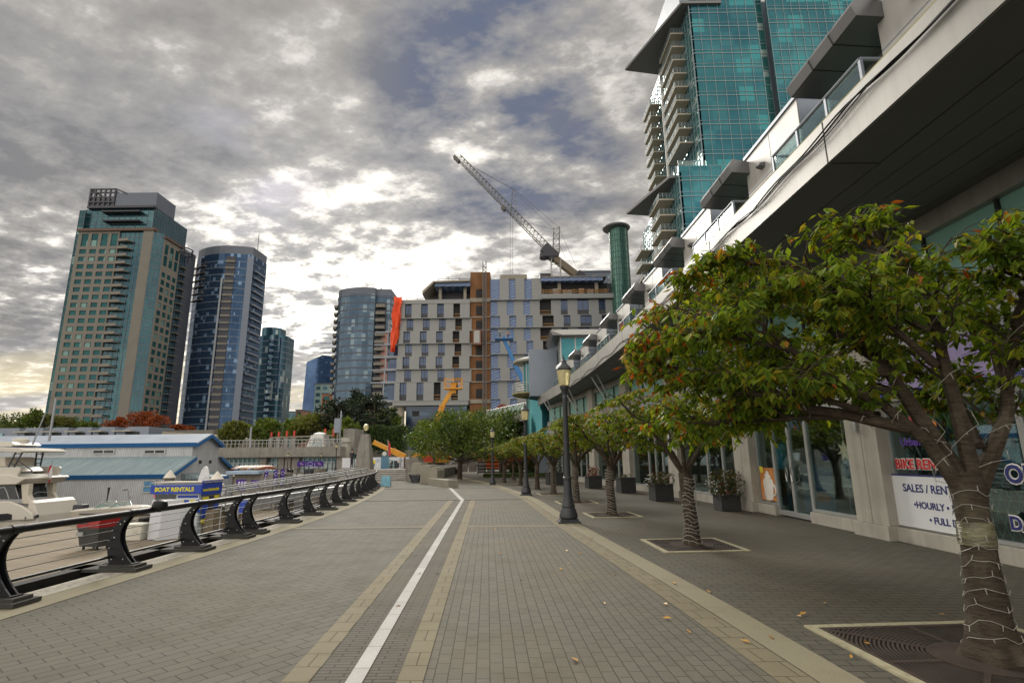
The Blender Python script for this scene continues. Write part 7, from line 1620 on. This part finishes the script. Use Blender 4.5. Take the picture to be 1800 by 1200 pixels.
m_ = MB(); m_.tube([yp(3,857,-.1),yp(10,856,-.1),yp(14,863,-.1),yp(18,876,-.1)], .03, 5); m_.tube([yp(36,874,.6),yp(40,866,1.2),yp(42,868,2),yp(44,876,2.4)], .03, 5); m_.tube([yp(11,857,.3),yp(20,856,.3),yp(26,876,.3)], .03, 5); m_.build("grab_rail", M_galv, ya)
m_ = MB(); m_.box(yp(66,0).x-.02,yp(66,0).x+.03,YY+1.2,YY+2.3,yp(66,900).z,yp(66,888).z); m_.build("name_board", pm("board_dark", (.06,.03,.035), .5, 0, .4, 8, .6), ya)
m_ = MB(); m_.box(yp(2,0).x-.5,yp(9,0).x,YY-.30,YY-.26,yp(5,895).z,yp(5,881).z); m_.build("name_board", pm("board_dark2", (.06,.03,.035), .5, 0, .4, 8, .6), ya)
m_ = MB(); q = yp(60,909,-.15); m_.tube([q-Vector((.4,0,0)), q-Vector((.1,0,0)), q+Vector((.1,0,.05)), q+Vector((.35,0,.1))], [.14,.05,.05,.12], 8); m_.build("fender", M_steel, ya)
m_ = MB(); m_.bar(yp(12,780,2),yp(38,720,2),.045,5); m_.bar(yp(10,780,2.2),yp(20,752,2.2),.03,5); m_.bar(yp(20,752,2.2),yp(10,756,2.2),.03,5); m_.build("antenna", M_lite, ya)
m_ = MB(); m_.bar(at(86,775,43),at(98,700,43),.09,5); tag(m_.build("sailboat_mast", M_lite, None), "thin sailboat mast rising behind the yacht antenna", "mast")
# stern flag, red white red
fg = thing("stern_flag", "drooping red and white flag on the yacht's stern staff", "flag", tuple(yp(52,848,2))); FX = -42
def yf_(px, py, dy): return yp(px+FX, py, dy)
m_ = MB(); m_.bar(yf_(78,858,2),yf_(92,810,2),.03,5); m_.build("staff", M_galv, fg)
rr = random.Random(3); A = [(90,816,84,828),(92,822,82,836),(92,832,83,842),(90,842,84,850)]; m_ = MB(); segs = [((88.5,817),(83,829)),((91.5,820),(82.5,835)),((92,832),(84,837.5)),((90.5,842),(84,846)),((87,849),(83.5,852))]
for i in range(4):
    (a0, b0), (a1, b1) = segs[i], segs[i+1]; N_ = 3
    m_.ext([yf_(*a0, 1.95), yf_(*a1, 1.95), yf_(*b1, 2.0), yf_(*b0, 2.0)], (0,.02,0), 1 if i in (1,2) else 0)
m_.build("cloth", [flat("flag_red", (.45,.02,.03), .7), flat("flag_white", (.62,.62,.66), .7)], fg)
# ---- small open speedboat
SY_ = 37.0; sb_ = thing("speedboat", "small white open speedboat with raked windscreens on the dock edge", "boat", (at(225,900,SY_).x,SY_,-2.4))
def sp(px, py, dy=0): p = at(px,py,SY_); return Vector((p.x,SY_+dy,p.z))
m_ = MB(); n_ = 12; rings = []
for k in range(n_+1):
    t_ = k/n_; px = 121+ (250-121)*t_; w = 1.15*(1-max(0,(t_-.45)/.55)**2.2)+.03; top_ = sp(px,899-6*math.sin(min(1,t_*1.15)*math.pi*.55)+ (0 if t_<.8 else 8*(t_-.8)),0).z; bot = sp(px, 911-6*max(0,(t_-.55))/.45,0).z
    c = sp(px,900,1.2); rings.append([Vector((c.x,c.y-w,top_)),Vector((c.x,c.y-w*.8,bot)),Vector((c.x,c.y,bot-.12)),Vector((c.x,c.y+w*.8,bot)),Vector((c.x,c.y+w,top_)),Vector((c.x,c.y+w*.6,top_+.1)),Vector((c.x,c.y-w*.6,top_+.1))])
vs = [p for q in rings for p in q]; fs = [(k*7+j,k*7+(j+1)%7,(k+1)*7+(j+1)%7,(k+1)*7+j) for k in range(n_) for j in range(7)] + [tuple(range(6,-1,-1)), tuple(n_*7+j for j in range(7))]
m_.add(vs, fs); m_.build("hull", M_gel, sb_, smooth=True)
for pa in (166,192):
    m_ = MB(); A, B_, C_ = sp(pa-6,893,.25), sp(pa+1,884,.5), sp(pa+19,895,1.2); D_ = sp(pa-6,893,2.2); E_ = sp(pa+1,884,1.9); m_.poly([A,B_,E_,D_]); m_.poly([A,B_,C_]); m_.poly([D_,C_,E_]); w = m_.build("windscreen", M_bal, sb_); f = MB(); f.bar(A,B_,.035,5); f.bar(B_,C_,.035,5); f.bar(E_,C_,.035,5); f.bar(B_,E_,.035,5); f.build("frame", M_galv, w)
m_ = MB(); q = sp(121,898,1.2); m_.box(q.x-.5,q.x+.15,q.y-.35,q.y+.35,q.z-.3,q.z+.35); m_.box(q.x-.35,q.x-.05,q.y-.12,q.y+.12,q.z-1.0,q.z-.3); m_.build("outboard_motor", M_steel, sb_, bevel=.08)
m_ = MB(); m_.tube([sp(140,903,-.02),sp(220,903,-.02),sp(300,906,.6)], .05, 5); m_.build("rubbing_band", M_steel, sb_)
m_ = MB(); c = sp(205,915,1.2); 
for dx in (-1.5,1.3): m_.box(c.x+dx,c.x+dx+.3,c.y-1,c.y+1,ZD,ZD+.35)
tag(m_.build("boat_cradle", M_wharf, None), "dark timber cradle under the small speedboat", "cradle")
tk = MB(); q = gr(238,893+8,ZD+1.2); p = at(250,888,26); 
# rubber bumper on the handrail joint: black hose reel seen over the rail
q = Vector((edgeX(9.35)-.47, 9.35, .92)); tk.lathe([(.02,-.1),(.1,-.06),(.12,0),(.1,.07),(.05,.1)], q, 12); tag(tk.build("hose_reel", M_black, None, smooth=True), "small black rounded hose reel fixed on the handrail joint", "light")
# ---- gangway and lower railings
gw_ = thing("gangway", "long galvanised gangway with sloping handrails down to the dock", "gangway", (-14,36,-1)); A0, B0 = Vector((-10.9,39.2,-.02)), Vector((-17.2,32.6,-.92)); d = (B0-A0); L = d.length; d.normalize(); sd = Vector((d.y,-d.x,0)).normalized(); upv = Vector((0,0,1))
m_ = MB(); m_.obox(A0,d,sd,d.cross(sd)*-1 if d.cross(sd).z < 0 else d.cross(sd), 0,L, -.75,.75, -.12,0); m_.obox(A0,d,sd,UP, 0,L, -.82,-.76, -.3,.1); m_.obox(A0,d,sd,UP, 0,L, .76,.82, -.3,.1); m_.build("deck", M_galv, gw_)
for s in (-.78,.78):
    m_ = MB()
    for h in (1.0,.78): m_.bar(A0+sd*s+upv*h, B0+sd*s+upv*h, .04, 6)
    m_.bar(B0+sd*s+upv*1.0, B0+sd*s, .04, 6); m_.bar(A0+sd*s+upv*1.0, A0+sd*s, .04, 6); k = 0
    while k < 8: m_.bar(A0+d*(L*k/8)+sd*s, A0+d*(L*(k+.45)/8)+sd*s+upv*.98, .035, 5); m_.bar(A0+d*(L*(k+.45)/8)+sd*s+upv*.4, A0+d*(L*(k+1)/8)+sd*s+upv*.4, .03, 5); k += 1
    m_.build("handrail", M_galv, gw_, smooth=True)
m_ = MB(); m_.box(-19.5,-16.8,31.4,33.6,ZD,-1.06); m_.build("landing", M_deck.mat, gw_)
for xx, yy in ((-12.3,37.6),(-14.2,35.5)): m_ = MB(); m_.bar((xx,yy,-4),(xx,yy,-.75),.16,8); m_.build("support_post", M_pile, gw_)
m_ = MB(); p, q = at(420,893,29), at(445,900,29); p2 = at(444,873,29); m_.box(p.x,p2.x,29,29.08,at(430,901,29).z,p2.z-.15); t = thing("blue_sign", "blue framed notice board below the gangway", "sign", (p.x,29,-2)); m_.build("board", M_kblue, t); m_ = MB()
m_.bar((p.x-.04,29.04,ZD),(p.x-.04,29.04,p2.z),.04,5); m_.bar((p2.x+.04,29.04,ZD),(p2.x+.04,29.04,p2.z),.04,5); m_.bar((p.x,29.04,p2.z),(p2.x,29.04,p2.z),.04,5); m_.build("frame", M_galv, t)
for x_, lb in ((434,"white side rail loop on the dock by the blue notice board"),):
    p = at(x_,880,27); m_ = MB(); m_.tube([(p.x-1.2,27,ZD),(p.x-1.2,27,p.z),(p.x+.8,27.4,p.z+.1)], .035, 6); tag(m_.build("hand_loop", M_galv, None, smooth=True), lb, "rail")
# second curved railing posts on the far side of the dock opening
for px, lb in ((506,"pair of dark curved quay posts beyond the gangway, outer one"),(513,"pair of dark curved quay posts beyond the gangway, inner one")):
    c = at(px,842,57); m_ = MB(); pr = [(p_.x,p_.y) for p_ in outer] + [(p_.x,p_.y) for p_ in inner]; m_.ext([Vector((c.x+a_*1.3,57,c.z-.2+b__*1.4)) for a_, b__ in prof_r] if 0 else [Vector((c.x+a_*1.4,57,c.z-.3+b__*1.6)) for a_, b__ in pr], (0,.3,0)); tag(m_.build("curved_post", M_black, None), lb, "post")
# ---- purple flags and banners
M_pur = pm("purple_cloth", (.055,.025,.20), .7, 0, .3, 2.5, .15); M_purw = flat("flag_lettering", (.5,.45,.65), .6)
for px0, px1, yt, yb, Y, lb in ((480,488,826,854,44.3,"purple feather flag with pale lettering, nearer the piling"),(492,500,824,853,44.6,"purple feather flag leaning, farther from the piling"),(464,471,828,839,45.4,"short purple banner hanging beside the floating kiosk")):
    a, b_, c_, d_ = at(px0,yb,Y), at(px1-2,yb,Y), at(px1+1,yt+2,Y), at(px0+2.5,yt+1,Y); t = thing("feather_flag", lb, "flag", tuple(a), 0, "purple flags on the dock"); m_ = MB(); m_.ext([a,b_,c_,(d_+c_)*.5+Vector((0,0,.12)),d_], (0,.03,0)); m_.build("cloth", M_pur, t); m_ = MB(); m_.bar(a+Vector((-.04,0,-1.6)), d_+Vector((-.04,0,0)), .03, 5); m_.build("pole", M_steel, t)
    m_ = MB(); c0 = (a+b_+c_+d_)/4; rg = [c0+Vector((.02,-.02,.35))+Vector((.13*math.cos(k*.5),0,.13*math.sin(k*.5))) for k in range(13)]; m_.tube(rg, .02, 4)
    for k in range(5): m_.box(c0.x-.06-.02*k,c0.x+.05-.02*k,Y-.03,Y-.01,c0.z-.05-.13*k,c0.z+.02-.13*k)
    m_.build("lettering", M_purw, t)
for k, (px0, px1, yt, yb, Y, lb) in enumerate(((414,432,842,863,42,"dark purple display panels under the floating kiosk roof"),(441,455,843,856,44,"faded purple panel beside the grey dock hut"))):
    a, b_ = at(px0,yb,Y), at(px1,yt,Y); m_ = MB(); m_.box(a.x,b_.x,Y,Y+.1,a.z,b_.z); t = thing("purple_panel", lb, "panel", tuple(a)); m_.build("board", M_pur, t); m_ = MB()
    for q in range(3): m_.box(a.x+.15+(b_.x-a.x)*q/3,a.x+.2+(b_.x-a.x)*(q+.4)/3,Y-.02,Y-.002,a.z+.25,b_.z-.15)
    m_.build("pale_print", M_purw, t)
bn = thing("banner_sign", "wide purple banner sign in three parts on two poles", "sign", tuple(at(545,818,60)))
for k in range(3):
    a, b_ = at(522+15.7*k,819.5,60), at(522+15.7*k+15.2,810,60); m_ = MB(); m_.box(a.x,b_.x,60,60.06,a.z,b_.z); pn = m_.build("panel", M_pur, bn); m_ = MB()
    if k != 1: m_.box(a.x+.3,b_.x-.35,59.96,59.998,(a.z+b_.z)/2+.05,(a.z+b_.z)/2+.14); m_.box(a.x+.35,b_.x-.2,59.96,59.998,(a.z+b_.z)/2-.12,(a.z+b_.z)/2-.03)
    else: m_.tube([Vector(((a.x+b_.x)/2+.28*math.cos(t_),59.97,(a.z+b_.z)/2-.1+.28*math.sin(t_))) for t_ in [q*math.pi/8 for q in range(9)]], .03, 4); m_.box(a.x+.2,b_.x-.2,59.96,59.998,a.z+.06,a.z+.13)
    m_.build("lettering", flat("banner_print%d" % k, (.35,.2,.35) if k != 1 else (.4,.4,.65), .6), pn)
m_ = MB()
for px in (523,568): p = at(px,812,60.1); m_.bar((p.x,60.15,zb),(p.x,60.15,p.z+.2),.06,6)
m_.build("pole", M_galv, bn)
# floating hut with a flat pale roof and hanging canoes row
hu = thing("dock_hut", "flat roofed grey dock hut with pale blue fascia behind the boathouse", "hut", tuple(at(430,850,46))); a, b_ = at(402,833,46), at(460,827,46); m_ = MB(); m_.box(a.x,b_.x,45.5,49,a.z,b_.z); m_.build("roof_fascia", pm("pale_blue_fascia", (.30,.40,.52), .5, 0, .4, 2, .2), hu)
m_ = MB(); m_.box(a.x+.4,b_.x+1.2,46.2,49.5,ZD,a.z-.01); m_.build("wall", M_conc_d, hu)
M_kay = [flat("kayak_%d" % k, c_, .5) for k, c_ in enumerate(((.35,.12,.06),(.5,.48,.44),(.14,.1,.1),(.4,.25,.1)))]
r = random.Random(12)
for k in range(9):
    x = a.x+.3+(b_.x-a.x-.6)*k/8; m_ = MB(); z = b_.z+.16; m_.tube([(x-.25,46.2,z),(x-.1,46.9,z+.06),(x,47.6,z+.08),(x+.1,48.3,z+.06),(x+.25,49,z)], [.03,.15,.19,.15,.03], 8); o = m_.build("kayak", M_kay[k % 4], None, smooth=True); tag(o, ["rust red kayak lying on the dock hut roof","pale grey kayak lying on the dock hut roof","near black kayak lying on the dock hut roof","ochre kayak lying on the dock hut roof"][k % 4], "kayak", ["rust red kayaks on the hut roof","pale kayaks on the hut roof","black kayaks on the hut roof","ochre kayaks on the hut roof"][k % 4])
# cafe umbrellas / tables on the lower quay
for px, lb in ((540,"round dark table and chairs on the lower quay under the banner"),(532,"second dark table and chairs on lower quay near the short lamp")):
    c = at(px,838,57.8); m_ = MB(); z = zb; m_.lathe([(.45,z+.72),(.45,z+.75)], (c.x,60.5,0), 12); m_.bar((c.x,60.5,z),(c.x,60.5,z+.72),.05,6)
    for a_ in (0,2.1,4.2): q = Vector((c.x+.85*math.cos(a_),60.5+.85*math.sin(a_),z)); m_.box(q.x-.22,q.x+.22,q.y-.22,q.y+.22,z+.42,z+.46); m_.box(q.x-.22,q.x+.22,q.y+.18,q.y+.22,z+.46,z+.9); [m_.bar(q+Vector((sx_*.2,sy_*.2,0)),q+Vector((sx_*.2,sy_*.2,.42)),.02,4) for sx_ in (-1,1) for sy_ in (-1,1)]
    tag(m_.build("cafe_table_set", M_steel, None), lb, "table set", "cafe tables on the lower quay")
# ================================================================== people
M_skin = flat("skin", (.42,.26,.18), .6); M_hair = flat("dark_hair", (.03,.022,.018), .7)
def person(label, loc, rz, top, legs, pose='stand', hat=None, s=1.0, shoes=(.03,.03,.03)):
    t = thing("person", label, "person", loc, rz); H = {'stand': 0, 'lean': 0}.get(pose, 0)
    V = {}; E_ = []
    def chain(names):
        for a, b in zip(names[:-1], names[1:]): E_.append((a,b))
    arm = {'stand': ((.24,.02,1.12),(.25,-.08,.88)), 'lean': ((.24,-.1,1.14),(.16,-.34,1.05)), 'hips': ((.36,.08,1.16),(.2,-.06,1.02)), 'phone': ((.25,.0,1.12),(.12,-.28,1.2))}[pose]
    P = {'pel':((0,0,.95),.125),'wst':((0,.0,1.1),.115),'chs':((0,.01,1.3),.14),'nk':((0,.01,1.47),.055),'hd0':((0,-.01,1.56),.075),'hd1':((0,-.02,1.66),.092),'hd2':((0,-.0,1.735),.06)}
    chain(['pel','wst','chs','nk','hd0','hd1','hd2'])
    for sd, k in ((1,'r'),(-1,'l')):
        P['hp'+k] = ((sd*.09,0,.9),.09); P['kn'+k] = ((sd*.11,-.03 if sd > 0 else .02,.5),.062); P['an'+k] = ((sd*.115,.02,.09),.042); P['to'+k] = ((sd*.13,-.15,.035),.034)
        chain(['pel','hp'+k,'kn'+k,'an'+k,'to'+k])
        e, h = arm; P['sh'+k] = ((sd*.175,.01,1.4),.06); P['el'+k] = ((sd*e[0],e[1],e[2]),.043); P['wr'+k] = ((sd*h[0],h[1],h[2]),.028); hd = (Vector(h)-Vector(e)).normalized()
        pm_ = Vector(h)+hd*.07; P['pa'+k] = ((sd*pm_.x,pm_.y,pm_.z),.03); chain(['chs','sh'+k,'el'+k,'wr'+k,'pa'+k])
        sv = hd.cross(Vector((1,0,0))); sv = sv.normalized() if sv.length > .1 else Vector((0,1,0))
        for f in range(4):
            b0 = pm_ + sv*((f-1.5)*.02) + hd*.02; tip = b0 + hd*(.075-.008*abs(f-1)) + Vector((-.02,0,0)); P['f%d%s' % (f,k)] = ((sd*b0.x,b0.y,b0.z),.009); P['g%d%s' % (f,k)] = ((sd*tip.x,tip.y,tip.z),.008); chain(['pa'+k,'f%d%s' % (f,k),'g%d%s' % (f,k)])
        th = pm_ - sv*.05 - hd*.01; P['th'+k] = ((sd*th.x,th.y,th.z),.01); chain(['wr'+k,'th'+k])
    names = list(P); idx = {n: i for i, n in enumerate(names)}; me = bpy.data.meshes.new("body"); me.from_pydata([P[n][0] for n in names], [(idx[a],idx[b]) for a, b in E_], []); o = bpy.data.objects.new("body", me); COL.objects.link(o)
    sk_ = o.modifiers.new("skin", 'SKIN'); 
    if not me.skin_vertices: me.attributes  # created with the modifier
    lay = me.skin_vertices[0] if len(me.skin_vertices) else None
    if lay is None: bpy.context.view_layer.objects.active = o; lay = me.skin_vertices[0]
    for n in names: rr = P[n][1]; lay.data[idx[n]].radius = (rr*(1.25 if n in ('pel','wst','chs') else 1), rr*(.85 if n in ('wst','chs','pel') else 1)); 
    lay.data[idx['pel']].use_root = True
    su = o.modifiers.new("sub", 'SUBSURF'); su.levels = su.render_levels = 1; bpy.context.view_layer.update()
    m2 = bpy.data.meshes.new_from_object(o.evaluated_get(bpy.context.evaluated_depsgraph_get())); bpy.data.objects.remove(o)
    for mm in (M_skin, flat("top_cloth", top, .8), flat("leg_cloth", legs, .8), flat("shoe", shoes, .7)): m2.materials.append(mm)
    for p in m2.polygons:
        c = p.center; p.material_index = 3 if c.z < .1 else 2 if c.z < 1.0 and abs(c.x) < .19 and c.y > -.2 else 0 if c.z > 1.47 or (abs(c.x) > .1 and (c - Vector((math.copysign(arm[1][0],c.x),arm[1][1],arm[1][2]))).length < .17) else 1
    m2.shade_smooth(); bo = bpy.data.objects.new("body", m2); COL.objects.link(bo); bo.parent = t
    fc = MB()
    for sx_ in (-.033,.033): fc.lathe([(.004,-.008),(.011,-.004),(.011,.004),(.004,.008)], (sx_,-.108,1.665), 6)
    fc.tube([(-.022,-.105,1.6),(0,-.112,1.597),(.022,-.105,1.6)], .005, 4); fc.build("eyes_and_mouth", M_hair, t, local=True)
    fc = MB(); fc.ext([(-.014,-.1,1.63),(.014,-.1,1.63),(0,-.1,1.67)], (0,-.026,0)); [fc.lathe([(.008,-.03),(.018,-.01),(.018,.02),(.008,.03)], (sx_,0,1.645), 6) for sx_ in (-.093,.093)]; fc.build("nose_and_ears", M_skin, t, local=True)
    hr_ = MB(); hr_.lathe([(.100,1.63),(.106,1.68),(.098,1.74),(.06,1.785),(.01,1.80)], (0,.02,0), 12); hr_.build("hat" if hat else "hair", flat("hat_cloth", hat, .8) if hat else M_hair, t, smooth=True, local=True)
    if s != 1: t.scale = (s,s,s)
    return t
p = at(618,827,46.5); person("person in black leaning at the plaza parapet, nearer the sign post", (at(618,820,48.5).x,48.5,.78), 2.6, (.02,.02,.025), (.025,.025,.03), 'lean')
person("person in dark coat beside the one in black at the parapet", (at(627.5,820,48.8).x,48.8,.78), -2.4, (.03,.03,.035), (.03,.03,.035), 'phone', s=.93)
c = at(391,846,34); person("person in white top and cap on the dock behind the thick piling", (at(392,846,35.2).x,35.2,-1.55), .6, (.6,.6,.6), (.05,.04,.04), 'hips', hat=(.6,.6,.6))
m_ = MB(); c = at(392,868,35.2); m_.box(c.x-.8,c.x+.9,34.6,36.0,ZD,-1.55); tag(m_.build("dock_step", M_deck.mat, None), "raised timber step under the person in the white top", "step")
person("person in white top and purple trousers on the lower quay", (at(553.5,830,61.5).x,61.5,zb), .3, (.5,.5,.55), (.08,.05,.18), 'stand')
bk = at(886,596,110)
person("worker in dark jacket and pale helmet in the blue lift basket", (bk.x-.9,110,bk.z), .2, (.05,.06,.09), (.04,.05,.08), 'lean', hat=(.6,.6,.55))
person("worker in orange vest in the blue lift basket", (bk.x+.9,110,bk.z), -.4, (.6,.2,.03), (.05,.06,.1), 'lean', hat=(.65,.5,.1))
# signpost beside the two people, site flag, worker signs
m_ = MB(); p = at(622.5,815,49); m_.bar((p.x,49,.78),(p.x,49,at(622,798,49).z),.05,6); m_.box(p.x-.22,p.x+.22,48.9,48.94,at(622,806,49).z,at(622,797,49).z); tag(m_.build("signpost", flat("teal_sign", (.05,.22,.22), .5), None), "teal signpost between the two people on the plaza", "sign")
m_ = MB(); p = at(683,805,56); q = at(682,772,56); m_.bar((p.x,56,.7),(q.x,56,q.z),.04,5); m_.ext([q, q+Vector((.25,0,-.5)), q+Vector((.35,0,-1.7)), q+Vector((.05,0,-1.5))], (0,.03,0), 1); tag(m_.build("site_flag", [M_galv, flat("site_red", (.5,.03,.03), .6)], None), "red flag on a pole over the white hoarding", "flag")
m_ = MB(); c = at(820,815,66); 
for k in range(6): m_.box(c.x-3+k*1.1,c.x-2.1+k*1.1,66,66.5,.02,1.2+.3*(k%2))
tag(m_.build("site_materials", pm("stacked_site_grey", (.12,.11,.10), .8, 0, .3, .8, .4), None), "dark stacks of site materials beneath the hotel", "materials")
sc_ = thing("scissor_lift", "white wheeled platform lift beside the yellow boom lift", "lift", tuple(at(786,820,57))); p = at(786,822,57); m_ = MB(); m_.box(p.x-1.0,p.x+1.1,56.6,57.6,.55,.95); m_.build("chassis", M_panel_w, sc_); m_ = MB(); m_.bar((p.x+.2,57,.95),(p.x+1.5,57,2.0),.12,5); m_.box(p.x+1.2,p.x+2.2,56.7,57.4,1.9,2.0); m_.build("arm", M_panel_w, sc_)
for dx in (-.7,.8): m_ = MB(); m_.tube([(p.x+dx,56.5,.32),(p.x+dx,56.8,.32)], .32, 14); m_.build("wheel", M_tyre, sc_)
